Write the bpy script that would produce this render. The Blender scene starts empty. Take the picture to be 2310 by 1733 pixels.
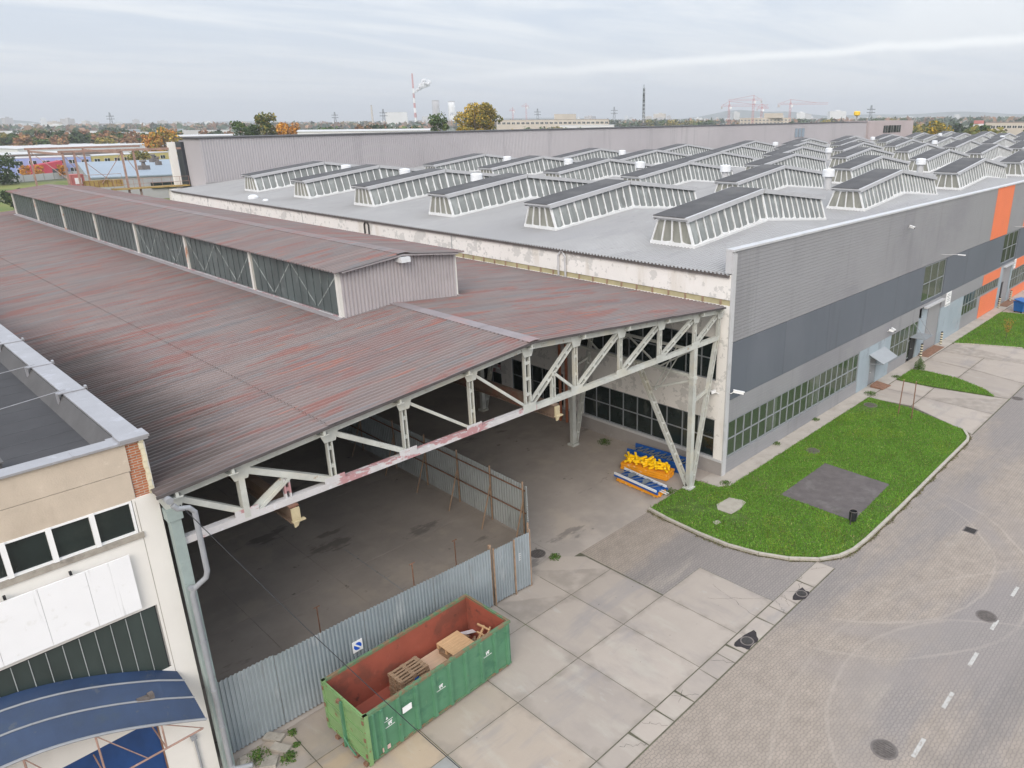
import bpy, math, random
import numpy as np
from mathutils import Vector, Matrix

# ------------------------------------------------------------------ camera, sky, sun, exposure
scn = bpy.context.scene
COL = scn.collection
CAM = (-33.4753549, -20.8027420, 19.7622118)
yaw, pitch, roll = 0.7419143, 0.3372543, -0.0077674
f_ = Vector((math.cos(pitch)*math.cos(yaw), math.cos(pitch)*math.sin(yaw), -math.sin(pitch)))
r_ = f_.cross(Vector((0, 0, 1))).normalized(); u_ = r_.cross(f_)
r2 = r_*math.cos(roll)+u_*math.sin(roll); u2 = u_*math.cos(roll)-r_*math.sin(roll)
cd = bpy.data.cameras.new("camera"); cam = bpy.data.objects.new("camera", cd); COL.objects.link(cam)
cam.matrix_world = Matrix(((r2.x, u2.x, -f_.x, CAM[0]), (r2.y, u2.y, -f_.y, CAM[1]), (r2.z, u2.z, -f_.z, CAM[2]), (0, 0, 0, 1)))
cd.sensor_width = 36; cd.lens = 36*1662.8486/2310
cd.shift_x = -(1343.7168-1155)/2310; cd.shift_y = -(866.5-852.2656)/2310
cd.clip_start = .5; cd.clip_end = 40000
scn.camera = cam

SUN_EL, SUN_AZ = math.radians(32), math.radians(218)     # the sun stands behind the cloud, left of and behind the viewer
w = bpy.data.worlds.new("World"); scn.world = w; w.use_nodes = True
nt = w.node_tree; nt.nodes.clear()
def wn(t, **k):
    n = nt.nodes.new(t)
    for a, b in k.items(): setattr(n, a, b)
    return n
L = nt.links.new
out = wn('ShaderNodeOutputWorld'); bg = wn('ShaderNodeBackground'); bg.inputs[1].default_value = .1
sky = wn('ShaderNodeTexSky', sky_type='NISHITA', sun_disc=False, sun_elevation=SUN_EL, sun_rotation=math.radians(90)-SUN_AZ, dust_density=3)
tc = wn('ShaderNodeTexCoord'); sep = wn('ShaderNodeSeparateXYZ'); L(tc.outputs['Generated'], sep.inputs[0])
def wm(op, a, b=None, c=None):
    n = wn('ShaderNodeMath', operation=op)
    for i, v in enumerate((a, b, c)):
        if v is None: continue
        if isinstance(v, (int, float)): n.inputs[i].default_value = v
        else: L(v, n.inputs[i])
    return n.outputs[0]
def wmix(fac, a, b):
    n = wn('ShaderNodeMix', data_type='RGBA')
    if isinstance(fac, (int, float)): n.inputs[0].default_value = fac
    else: L(fac, n.inputs[0])
    for i, v in ((6, a), (7, b)):
        if isinstance(v, tuple): n.inputs[i].default_value = v+(1,)
        else: L(v, n.inputs[i])
    return n.outputs[2]
def wrange(v, a, b, c, d):
    n = wn('ShaderNodeMapRange', clamp=True, interpolation_type='SMOOTHSTEP'); L(v, n.inputs[0])
    for i, q in enumerate((a, b, c, d)): n.inputs[i+1].default_value = q
    return n.outputs[0]
zc = wm('MAXIMUM', sep.outputs[2], .0); zz = wm('ADD', zc, .06)
cx = wm('DIVIDE', sep.outputs[0], zz); cy = wm('DIVIDE', sep.outputs[1], zz)
comb = wn('ShaderNodeCombineXYZ'); L(cx, comb.inputs[0]); L(cy, comb.inputs[1])
mp = wn('ShaderNodeMapping'); L(comb.outputs[0], mp.inputs[0]); mp.inputs['Rotation'].default_value = (0, 0, math.radians(-52)); mp.inputs['Scale'].default_value = (.35, 1.0, 1)
n1 = wn('ShaderNodeTexNoise'); L(mp.outputs[0], n1.inputs[0]); n1.inputs['Scale'].default_value = 1.0; n1.inputs['Detail'].default_value = 8; n1.inputs['Roughness'].default_value = .62; n1.inputs['Distortion'].default_value = .5
n2 = wn('ShaderNodeTexNoise'); L(mp.outputs[0], n2.inputs[0]); n2.inputs['Scale'].default_value = .28; n2.inputs['Detail'].default_value = 4
cl = wm('ADD', wm('MULTIPLY', n1.outputs[0], .6), wm('MULTIPLY', n2.outputs[0], .4))
cl = wrange(cl, .40, .60, 0, 1)
K = 10.0
greyc = (.43*K, .48*K, .555*K); whitec = (.60*K, .62*K, .645*K); hazec = (.535*K, .55*K, .575*K)
cloud = wmix(cl, greyc, whitec)
# a long bright break in the cloud: a streak along one great circle
d1 = Vector((math.cos(math.radians(14.41))*math.cos(math.radians(4.62)), math.sin(math.radians(14.41))*math.cos(math.radians(4.62)), math.sin(math.radians(4.62))))
d2 = Vector((math.cos(math.radians(60.74))*math.cos(math.radians(2.18)), math.sin(math.radians(60.74))*math.cos(math.radians(2.18)), math.sin(math.radians(2.18))))
nn = d1.cross(d2).normalized()
dot = wn('ShaderNodeVectorMath', operation='DOT_PRODUCT'); L(tc.outputs['Generated'], dot.inputs[0]); dot.inputs[1].default_value = nn
n3 = wn('ShaderNodeTexNoise'); L(tc.outputs['Generated'], n3.inputs[0]); n3.inputs['Scale'].default_value = 14; n3.inputs['Detail'].default_value = 6
ds = wm('ADD', dot.outputs['Value'], wm('MULTIPLY', wm('SUBTRACT', n3.outputs[0], .5), .012))
band = wrange(wm('ABSOLUTE', ds), .0003, .0085, 1, 0)
along = wn('ShaderNodeVectorMath', operation='DOT_PRODUCT'); L(tc.outputs['Generated'], along.inputs[0]); along.inputs[1].default_value = d1
band = wm('MULTIPLY', band, wrange(along.outputs['Value'], .70, .97, .08, 1.0))
cloud = wmix(wm('MULTIPLY', band, 1.0), cloud, (.79*K, .80*K, .80*K))
hz = wrange(sep.outputs[2], .0, .16, 1, 0)
cloud = wmix(wm('MULTIPLY', hz, .55), cloud, hazec)
cloud = wmix(.1, cloud, sky.outputs[0])
# an overcast sky is brighter overhead than at the horizon
gain = wrange(sep.outputs[2], .15, .7, 1.0, 2.05)
vm = wn('ShaderNodeVectorMath', operation='SCALE'); L(cloud, vm.inputs[0]); L(gain, vm.inputs['Scale'])
L(vm.outputs[0], bg.inputs[0]); L(bg.outputs[0], out.inputs[0])

sd = bpy.data.lights.new("sun", 'SUN'); sd.energy = 1.35; sd.angle = math.radians(38); sd.color = (1, .90, .77)
so = bpy.data.objects.new("sun", sd); COL.objects.link(so)
dirv = Vector((math.cos(SUN_AZ)*math.cos(SUN_EL), math.sin(SUN_AZ)*math.cos(SUN_EL), math.sin(SUN_EL)))
so.rotation_euler = dirv.to_track_quat('Z', 'Y').to_euler(); so.location = (-40, -50, 60)
scn.view_settings.view_transform = 'Standard'; scn.view_settings.look = 'None'
scn.view_settings.exposure = 0.68; scn.view_settings.gamma = 1
scn.render.engine = 'CYCLES'
scn.cycles.use_denoising = True
try: scn.cycles.denoiser = 'OPENIMAGEDENOISE'
except Exception: pass
scn.cycles.max_bounces = 6; scn.cycles.diffuse_bounces = 4; scn.cycles.glossy_bounces = 2; scn.cycles.transparent_max_bounces = 6
scn.cycles.caustics_reflective = False; scn.cycles.caustics_refractive = False; scn.cycles.volume_bounces = 0

rnd = random.Random(7)

# ------------------------------------------------------------------ mesh helpers
class MB:
    def __init__(s): s.v = []; s.f = []; s.m = []; s.mi = 0
    def face(s, *pts):
        b = len(s.v); s.v += [tuple(p) for p in pts]; s.f.append(tuple(range(b, b+len(pts)))); s.m.append(s.mi); return s
    def hexa(s, p):       # p: 4 bottom (ccw from above), 4 top
        b = len(s.v); s.v += [tuple(q) for q in p]
        for q in ((3, 2, 1, 0), (4, 5, 6, 7), (0, 1, 5, 4), (1, 2, 6, 5), (2, 3, 7, 6), (3, 0, 4, 7)):
            s.f.append(tuple(b+i for i in q)); s.m.append(s.mi)
        return s
    def box(s, lo, hi):
        (a, b, c), (d, e, f) = lo, hi
        return s.hexa([(a, b, c), (d, b, c), (d, e, c), (a, e, c), (a, b, f), (d, b, f), (d, e, f), (a, e, f)])
    def obox(s, c, size, rz=0, tilt=None):
        M = Matrix.Translation(c) @ (tilt if tilt else Matrix.Rotation(rz, 4, 'Z'))
        x, y, z = (q/2 for q in size)
        return s.hexa([M @ Vector(q) for q in ((-x, -y, -z), (x, -y, -z), (x, y, -z), (-x, y, -z), (-x, -y, z), (x, -y, z), (x, y, z), (-x, y, z))])
    def beam(s, p, q, wd, ht, up=(0, 0, 1), off=(0, 0)):   # rectangular bar p->q; wd across, ht along "up"
        p, q = Vector(p), Vector(q); d = (q-p).normalized(); up = Vector(up)
        a = d.cross(up)
        if a.length < 1e-4: a = d.cross(Vector((1, 0, 0)))
        a.normalize(); b = a.cross(d).normalized()
        o = a*off[0]+b*off[1]; a, b = a*wd/2, b*ht/2; p = p+o; q = q+o
        return s.hexa([p-a-b, p+a-b, p+a+b, p-a+b, q-a-b, q+a-b, q+a+b, q-a+b][0:4] + [q-a-b, q+a-b, q+a+b, q-a+b])
    def tube(s, pts, r, n=8, cap=True):
        pts = [Vector(p) for p in pts]; b0 = len(s.v); prev = None
        rs = r if isinstance(r, (list, tuple)) else [r]*len(pts)
        for i, p in enumerate(pts):
            d = (pts[min(i+1, len(pts)-1)]-pts[max(i-1, 0)]).normalized()
            a = d.cross(Vector((0, 0, 1))) if prev is None else prev-d*prev.dot(d)
            if a.length < 1e-4: a = d.cross(Vector((1, 0, 0)))
            a.normalize(); prev = a; c = d.cross(a)
            for k in range(n):
                t = 2*math.pi*k/n; s.v.append(tuple(p+(a*math.cos(t)+c*math.sin(t))*rs[i]))
        for i in range(len(pts)-1):
            for k in range(n):
                k2 = (k+1) % n; s.f.append((b0+i*n+k, b0+i*n+k2, b0+(i+1)*n+k2, b0+(i+1)*n+k)); s.m.append(s.mi)
        if cap:
            s.f.append(tuple(b0+k for k in range(n))[::-1]); s.m.append(s.mi)
            s.f.append(tuple(b0+(len(pts)-1)*n+k for k in range(n))); s.m.append(s.mi)
        return s
    def lathe(s, c, prof, n=20):
        b0 = len(s.v)
        for r, z in prof:
            for k in range(n):
                t = 2*math.pi*k/n; s.v.append((c[0]+r*math.cos(t), c[1]+r*math.sin(t), c[2]+z))
        for i in range(len(prof)-1):
            for k in range(n):
                k2 = (k+1) % n; s.f.append((b0+i*n+k, b0+i*n+k2, b0+(i+1)*n+k2, b0+(i+1)*n+k)); s.m.append(s.mi)
        s.f.append(tuple(b0+k for k in range(n))[::-1]); s.m.append(s.mi)
        s.f.append(tuple(b0+(len(prof)-1)*n+k for k in range(n))); s.m.append(s.mi)
        return s
    def prism(s, poly, z0, z1):     # poly ccw
        n = len(poly); b = len(s.v)
        z0f = z0 if callable(z0) else (lambda x, y: z0); z1f = z1 if callable(z1) else (lambda x, y: z1)
        s.v += [(x, y, z0f(x, y)) for x, y in poly]+[(x, y, z1f(x, y)) for x, y in poly]
        s.f.append(tuple(b+i for i in range(n))[::-1]); s.m.append(s.mi)
        s.f.append(tuple(b+n+i for i in range(n))); s.m.append(s.mi)
        for i in range(n):
            j = (i+1) % n; s.f.append((b+i, b+j, b+n+j, b+n+i)); s.m.append(s.mi)
        return s
    def mat(s, i): s.mi = i; return s
    def build(s, name, mats, parent=None, shift=None, smooth=False):
        me = bpy.data.meshes.new(name)
        v = s.v
        if shift: v = [(a-shift[0], b-shift[1], c-shift[2]) for a, b, c in v]
        me.from_pydata(v, [], s.f)
        mats = mats if isinstance(mats, (list, tuple)) else [mats]
        for m in mats: me.materials.append(m)
        if len(mats) > 1: me.polygons.foreach_set('material_index', s.m)
        uv = me.uv_layers.new(name='uv'); quad = ((0, 0), (1, 0), (1, 1), (0, 1))
        arr = np.zeros((len(me.loops), 2), np.float32); k = 0
        for fc in s.f:
            for i in range(len(fc)): arr[k] = quad[i % 4]; k += 1
        uv.data.foreach_set('uv', arr.ravel())
        if smooth: me.polygons.foreach_set('use_smooth', [True]*len(me.polygons))
        me.update()
        o = bpy.data.objects.new(name, me); COL.objects.link(o)
        if parent: o.parent = parent
        return o

def npmesh(name, verts, faces_n, mats, tint=None, parent=None):
    """verts (N,3); every face uses the next faces_n verts; tint: (faces,3) real colour of each leaf / blade"""
    me = bpy.data.meshes.new(name); N = len(verts); F = N//faces_n
    me.vertices.add(N); me.vertices.foreach_set('co', np.asarray(verts, np.float32).ravel())
    me.loops.add(N); me.loops.foreach_set('vertex_index', np.arange(N, dtype=np.int32))
    me.polygons.add(F); me.polygons.foreach_set('loop_start', np.arange(0, N, faces_n, dtype=np.int32)); me.polygons.foreach_set('loop_total', np.full(F, faces_n, np.int32))
    for m in (mats if isinstance(mats, (list, tuple)) else [mats]): me.materials.append(m)
    if tint is not None:
        at = me.color_attributes.new('tint', 'FLOAT_COLOR', 'CORNER')
        c = np.ones((N, 4), np.float32); c[:, :3] = np.repeat(tint, faces_n, 0); at.data.foreach_set('color', c.ravel())
    me.update(calc_edges=True); me.validate()
    o = bpy.data.objects.new(name, me); COL.objects.link(o)
    if parent: o.parent = parent
    return o

def empty(name, loc=(0, 0, 0), rz=0):
    o = bpy.data.objects.new(name, None); COL.objects.link(o); o.location = loc; o.rotation_euler = (0, 0, rz); o.empty_display_size = .3; return o
def tag(o, label, cat, group=None):
    o['label'] = label; o['category'] = cat
    if group: o['group'] = group
    return o
def struct(o): o['kind'] = 'structure'; return o
def dup(o, parent=None, loc=None):
    kids = [c for c in bpy.data.objects if c.parent == o]
    c = o.copy(); COL.objects.link(c)
    c.parent = parent
    if loc is not None: c.location = loc
    for k in kids: dup(k, c)
    return c

# ------------------------------------------------------------------ materials
def mat(name, col, rough=.75, var=.12, scale=2.0, stretch=(1, 1, 1), patches=(), metal=0, bump=0, bscale=40, spec=.3, attr=None, two=False):
    """base colour broken up by noise, then stain / wear layers: (colour, noise scale, stretch, threshold, softness, strength)"""
    m = bpy.data.materials.new(name); m.use_nodes = True; t = m.node_tree; b = t.nodes['Principled BSDF']
    b.inputs['Roughness'].default_value = rough; b.inputs['Metallic'].default_value = metal; b.inputs['Specular IOR Level'].default_value = spec
    lk = t.links.new
    def nd(ty, **k):
        n = t.nodes.new(ty)
        for a, c in k.items(): setattr(n, a, c)
        return n
    co = nd('ShaderNodeTexCoord')
    def noise(sc, st, det=5, seed=0):
        mpn = nd('ShaderNodeMapping'); lk(co.outputs['Object'], mpn.inputs[0]); mpn.inputs['Scale'].default_value = st; mpn.inputs['Location'].default_value = (seed*3.7, seed*1.9, seed*.7)
        n = nd('ShaderNodeTexNoise'); lk(mpn.outputs[0], n.inputs[0]); n.inputs['Scale'].default_value = sc; n.inputs['Detail'].default_value = det; n.inputs['Roughness'].default_value = .62
        return n.outputs[0]
    def mix(fac, a, c, bt='MIX'):
        n = nd('ShaderNodeMix', data_type='RGBA', blend_type=bt)
        if isinstance(fac, (int, float)): n.inputs[0].default_value = fac
        else: lk(fac, n.inputs[0])
        for i, v in ((6, a), (7, c)):
            if isinstance(v, tuple): n.inputs[i].default_value = v[:3]+(1,)
            else: lk(v, n.inputs[i])
        return n.outputs[2]
    if attr:
        an = nd('ShaderNodeAttribute', attribute_name=attr); base = an.outputs['Color']
        if var:
            base = mix(1.0, base, mix(noise(scale, stretch), (1-var,)*3, (1+var,)*3), 'MULTIPLY')
    elif var:
        r = nd('ShaderNodeMapRange'); lk(noise(scale, stretch), r.inputs[0]); r.inputs[1].default_value = .3; r.inputs[2].default_value = .7
        base = mix(r.outputs[0], tuple(c*(1-var) for c in col), tuple(c*(1+var) for c in col))
    else: base = col
    for i, (pc, ps, pst, th, soft, amt) in enumerate(patches):
        r = nd('ShaderNodeMapRange', interpolation_type='SMOOTHSTEP'); lk(noise(ps, pst, 6, i+1), r.inputs[0]); r.inputs[1].default_value = th; r.inputs[2].default_value = th+soft; r.inputs[4].default_value = amt
        base = mix(r.outputs[0], base, pc)
    if isinstance(base, tuple): b.inputs['Base Color'].default_value = base[:3]+(1,)
    else: lk(base, b.inputs['Base Color'])
    if bump:
        bn = nd('ShaderNodeBump'); bn.inputs['Strength'].default_value = bump; bn.inputs['Distance'].default_value = .02
        lk(noise(bscale, (1, 1, 1), 4), bn.inputs['Height']); lk(bn.outputs[0], b.inputs['Normal'])
    m['base_out'] = 0
    return m
def tree_of(m): return m.node_tree, m.node_tree.nodes['Principled BSDF']
def extra(m):
    """tools to add to an existing material: returns (nodes, link, current base colour socket, setter)"""
    t, b = tree_of(m); lk = t.links.new
    cur = b.inputs['Base Color'].links[0].from_socket if b.inputs['Base Color'].links else None
    return t, b, lk, cur
S1 = (1, 1, 1)
M = {}
M['truss'] = mat('pale_steel_paint', (.475, .485, .455), .6, .16, 1.5, patches=[((.53, .50, .41), .5, S1, .48, .2, .8), ((.33, .24, .17), 4, S1, .63, .06, .75)])
M['chord'] = mat('worn_primer_paint', (.54, .525, .53), .65, .08, 2, patches=[((.40, .17, .18), .6, (1, 3, 3), .52, .03, .8), ((.62, .62, .66), 5, S1, .58, .05, .6)])
M['steel_green'] = mat('green_grey_steel', (.30, .36, .35), .6, .15, 1, patches=[((.2, .17, .14), 3, S1, .62, .1, .6)])
M['beam_brown'] = mat('shaded_beam_steel', (.17, .12, .09), .7, .2, 2, patches=[((.22, .09, .06), .5, S1, .5, .1, .7)])  # brown darkened to carry the shade under the shed; patches are rust
M['yellow_steel'] = mat('faded_yellow_steel', (.46, .39, .25), .6, .12, 3, patches=[((.25, .17, .1), 4, S1, .6, .1, .6)])
M['lantern_white'] = mat('weathered_white_paint', (.70, .70, .70), .7, .08, 3, patches=[((.42, .41, .39), 3, S1, .62, .1, .6)])
M['lantern_roof'] = mat('dark_roofing_felt', (.078, .076, .078), .85, .2, .6, patches=[((.125, .122, .12), .3, S1, .5, .2, .6), ((.10, .075, .06), 1.2, S1, .6, .1, .5)])
M['white_wall'] = mat('white_render_peeling', (.78, .755, .725), .85, .04, .4, patches=[((.55, .54, .52), .75, (1, 1, 1.2), .56, .015, .75), ((.50, .49, .47), 2.4, (1, 1, 1.0), .60, .02, .65), ((.60, .55, .48), .6, (1, 1, .2), .57, .12, .5)])
M['white_new'] = mat('off_white_facade', (.74, .715, .675), .8, .04, .7, patches=[((.58, .55, .5), .8, (1, 1, .3), .58, .2, .35)])
M['beige'] = mat('beige_render_panel', (.52, .44, .355), .9, .09, 1.4, bump=.4, bscale=25, patches=[((.40, .33, .26), .8, (1, 1, .4), .56, .18, .6), ((.60, .52, .43), 3, S1, .62, .06, .6)])
M['concrete_old'] = mat('old_concrete', (.33, .30, .26), .9, .2, 4, patches=[((.18, .16, .14), 3, S1, .58, .1, .6)], bump=.5)
M['plinth'] = mat('grey_plinth_render', (.30, .28, .27), .85, .08, .8, patches=[((.4, .39, .37), 2, S1, .6, .1, .4)])
M['clad_grey'] = mat('light_grey_cladding', (.275, .274, .288), .45, .05, .25, patches=[((.215, .213, .235), .12, S1, .48, .2, .6), ((.195, .195, .20), .9, (1, 1, .06), .56, .12, .4), ((.275, .272, .28), 1.3, (.3, 1, 1.5), .58, .1, .5)], spec=.4)
M['clad_dark'] = mat('slate_grey_cladding', (.115, .130, .155), .5, .06, .2, patches=[((.138, .152, .177), .3, (1, 1, .3), .5, .2, .6), ((.085, .095, .11), .8, (1, 1, .07), .56, .12, .45)], spec=.4)
M['clad_blue'] = mat('pale_blue_wall_paint', (.31, .365, .405), .7, .07, .5, patches=[((.37, .39, .415), .4, (1, 1, 1.5), .52, .15, .6), ((.22, .235, .25), .8, (1, 1, .5), .58, .1, .6)])
M['orange'] = mat('orange_cladding', (.78, .20, .085), .5, .05, .5)
M['trim'] = mat('light_metal_trim', (.50, .50, .51), .5, .06, 1.2, patches=[((.40, .40, .40), 1.0, S1, .55, .1, .6)])
M['frame_grey'] = mat('grey_window_frame', (.25, .265, .28), .6, .06, 2)
M['tall_wall'] = mat('grey_corrugated_sheet', (.395, .375, .39), .65, .06, .08, patches=[((.45, .43, .44), .03, (1, 1, 1), .5, .15, .6), ((.32, .305, .32), .4, (1, 1, .08), .55, .1, .5)])
M['gable_wall'] = mat('mauve_grey_sheet', (.42, .385, .395), .65, .08, .6, patches=[((.27, .24, .25), 1.5, (1, 1, .3), .62, .1, .5)])
M['galv'] = mat('galvanised_sheet', (.37, .42, .455), .38, .10, .6, metal=.35, patches=[((.52, .55, .57), 1.2, (1, 1, .35), .56, .12, .6), ((.30, .31, .32), 2.5, (1, 1, .2), .62, .08, .5)], spec=.5)
M['galv_back'] = mat('dull_galvanised_sheet', (.38, .41, .415), .5, .1, .6, metal=.2, patches=[((.22, .23, .23), 1.5, (1, 1, .2), .58, .1, .5)])
M['rust'] = mat('rusty_steel', (.22, .12, .08), .85, .3, 6)
M['rust_light'] = mat('rusty_timber_post', (.33, .23, .16), .85, .25, 5)
M['gantry'] = mat('rusty_pink_steel', (.34, .22, .18), .8, .2, 2, patches=[((.55, .5, .45), 1.5, S1, .6, .1, .6)])
M['green'] = mat('green_skip_paint', (.085, .215, .125), .5, .14, 1.1, patches=[((.12, .26, .155), .8, S1, .5, .2, .7), ((.05, .15, .095), 1.3, (1, 1, 1.6), .54, .12, .65), ((.17, .28, .16), 8, (1, 1, .3), .64, .05, .5), ((.19, .10, .055), 5, S1, .68, .04, .9)])
M['green_light'] = mat('light_green_skip_paint', (.195, .32, .14), .5, .1, 1.6, patches=[((.225, .36, .18), 1.5, S1, .52, .15, .6), ((.10, .20, .09), 1.2, (1, 1, 2), .56, .1, .5), ((.21, .115, .06), 4, S1, .62, .05, .9)])
M['green_rust'] = mat('rusty_green_rail', (.11, .20, .11), .6, .15, 3, patches=[((.22, .14, .085), 3.0, S1, .47, .08, .9)])
M['red_inside'] = mat('red_oxide_paint', (.315, .085, .055), .75, .14, .9, patches=[((.18, .065, .045), .8, S1, .50, .16, .8), ((.07, .04, .032), 1.6, S1, .60, .1, .75), ((.36, .12, .085), 5, (1, 1, .4), .64, .05, .5)])
M['wood_old'] = mat('weathered_pallet_wood', (.27, .185, .12), .85, .3, 3, (1, 6, 6))
M['wood_new'] = mat('fresh_crate_wood', (.55, .36, .20), .75, .15, 3, (1, 8, 8))
M['ply'] = mat('pale_plywood', (.62, .46, .32), .7, .08, 2, (1, 8, 1))
M['white_board'] = mat('white_board', (.80, .80, .815), .45, .02, 1, patches=[((.52, .52, .52), 1.3, (2.4, 1, .10), .585, .05, .6), ((.66, .65, .63), 3, S1, .6, .08, .4)])
M['white'] = mat('white_paint', (.80, .80, .80), .5, .03, 3)
M['blue_sheet'] = mat('navy_awning_sheet', (.018, .040, .095), .36, .25, .8, patches=[((.03, .05, .07), .9, S1, .5, .2, .7), ((.07, .08, .09), 3, S1, .62, .08, .5)], spec=.5)
M['blue_door'] = mat('blue_gate_paint', (.010, .055, .19), .4, .25, 1.2, (1, 1, .5), spec=.5)
M['blue_rack'] = mat('blue_rack_steel', (.012, .085, .33), .4, .1, 2)
M['yellow'] = mat('yellow_beam_paint', (.90, .56, .01), .45, .08, 3)
M['orange_rack'] = mat('orange_beam_paint', (.80, .33, .02), .45, .1, 3, patches=[((.85, .62, .42), 5, S1, .6, .06, .7)])
M['grey_steel'] = mat('grey_lattice_steel', (.22, .24, .25), .5, .1, 3, metal=.3)
M['white_steel'] = mat('white_rack_steel', (.70, .71, .73), .45, .06, 3)
M['black'] = mat('black_paint', (.02, .022, .025), .55, .2, 3)
M['dark'] = mat('dark_iron', (.055, .05, .048), .7, .25, 8)
M['iron'] = mat('worn_cast_iron', (.15, .13, .12), .65, .25, 6)
M['dark_tar'] = mat('tar_patch', (.035, .03, .032), .9, .3, 9)
M['felt'] = mat('grey_roofing_felt', (.066, .065, .068), .85, .12, .5, patches=[((.08, .079, .081), .25, S1, .5, .15, .7), ((.05, .05, .052), 2, S1, .64, .08, .5)], spec=.06)
M['felt_light'] = mat('grey_upstand_felt', (.11, .107, .108), .9, .12, 1, spec=.08)
M['flash'] = mat('zinc_flashing', (.33, .325, .338), .45, .08, 1.2, metal=.2, patches=[((.42, .42, .45), 2, S1, .56, .08, .6)])
M['foam'] = mat('cream_foam_edge', (.66, .60, .44), .9, .1, 4)
M['pipe'] = mat('grey_downpipe', (.29, .30, .32), .5, .08, 3, patches=[((.2, .2, .21), 4, S1, .6, .1, .5)])
M['terracotta'] = mat('orange_brown_pipe', (.36, .13, .07), .6, .1, 3)
M['insul'] = mat('yellowed_panel', (.44, .39, .24), .8, .2, .7, patches=[((.28, .22, .14), 1, S1, .57, .12, .7)])
M['kerb'] = mat('kerb_stone', (.40, .365, .315), .9, .15, 3, patches=[((.2, .24, .1), 3, S1, .62, .1, .5)])
M['path'] = mat('concrete_path', (.40, .36, .32), .9, .1, 1.2, patches=[((.30, .27, .23), .9, S1, .52, .15, .6), ((.16, .2, .07), 2.2, S1, .67, .06, .8)])
M['soil'] = mat('lawn_soil', (.075, .125, .025), .95, .35, 1.5, patches=[((.13, .12, .06), .35, S1, .60, .1, .7)])
M['tarmac_patch'] = mat('old_tarmac_square', (.115, .10, .098), .9, .15, 2, patches=[((.16, .145, .14), 1.0, S1, .52, .15, .7), ((.07, .075, .04), 1.2, S1, .63, .1, .6)])
M['leaf'] = mat('foliage', (.1, .1, .1), .8, .0, attr='tint', spec=.15)
M['bark'] = mat('bark', (.10, .08, .06), .9, .2, 4)
M['blue_bin'] = mat('blue_bin_plastic', (.02, .13, .40), .4, .06, 2)
M['awning_sheet'] = mat('grey_awning_sheet', (.30, .32, .34), .5, .06, 1)
M['rust_yellow'] = mat('rusty_yellow_girder', (.34, .24, .085), .8, .2, 2, patches=[((.22, .13, .06), 1.5, S1, .52, .1, .7)])
M['sheet_blue'] = mat('pale_blue_roof_sheet', (.255, .305, .355), .5, .06, .05)
M['sheet_grey'] = mat('grey_wall_sheet', (.33, .33, .34), .7, .08, .3)
M['f_blue'] = mat('periwinkle_wall', (.27, .33, .58), .8, .05, .1)
M['f_yellow'] = mat('yellow_wall', (.56, .46, .17), .8, .05, .1)
M['f_red'] = mat('red_wall', (.42, .05, .08), .7, .05, .1)
M['f_white'] = mat('white_shed_wall', (.68, .68, .68), .8, .05, .05)
M['f_roof'] = mat('pale_flat_roof', (.52, .515, .51), .8, .06, .02)
M['f_pink'] = mat('faded_pink_wall', (.44, .33, .31), .8, .05, .05)
M['f_beige'] = mat('beige_block_wall', (.52, .46, .39), .8, .08, .05)
M['f_dark'] = mat('dark_opening', (.05, .055, .065), .4, .1, .5)
M['f_rust_roof'] = mat('brown_roof_edge', (.20, .15, .13), .8, .1, .1)
M['cool_grey'] = mat('cooling_tower_concrete', (.42, .40, .40), .9, .06, .02)
M['crane_red'] = mat('red_crane_steel', (.48, .17, .16), .6, .05, .5)
M['pylon'] = mat('pylon_steel', (.16, .17, .18), .6, .05, .5)
M['hill'] = mat('hill_woods', (.07, .085, .06), .95, .3, .01)
M['brick'] = None

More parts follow.
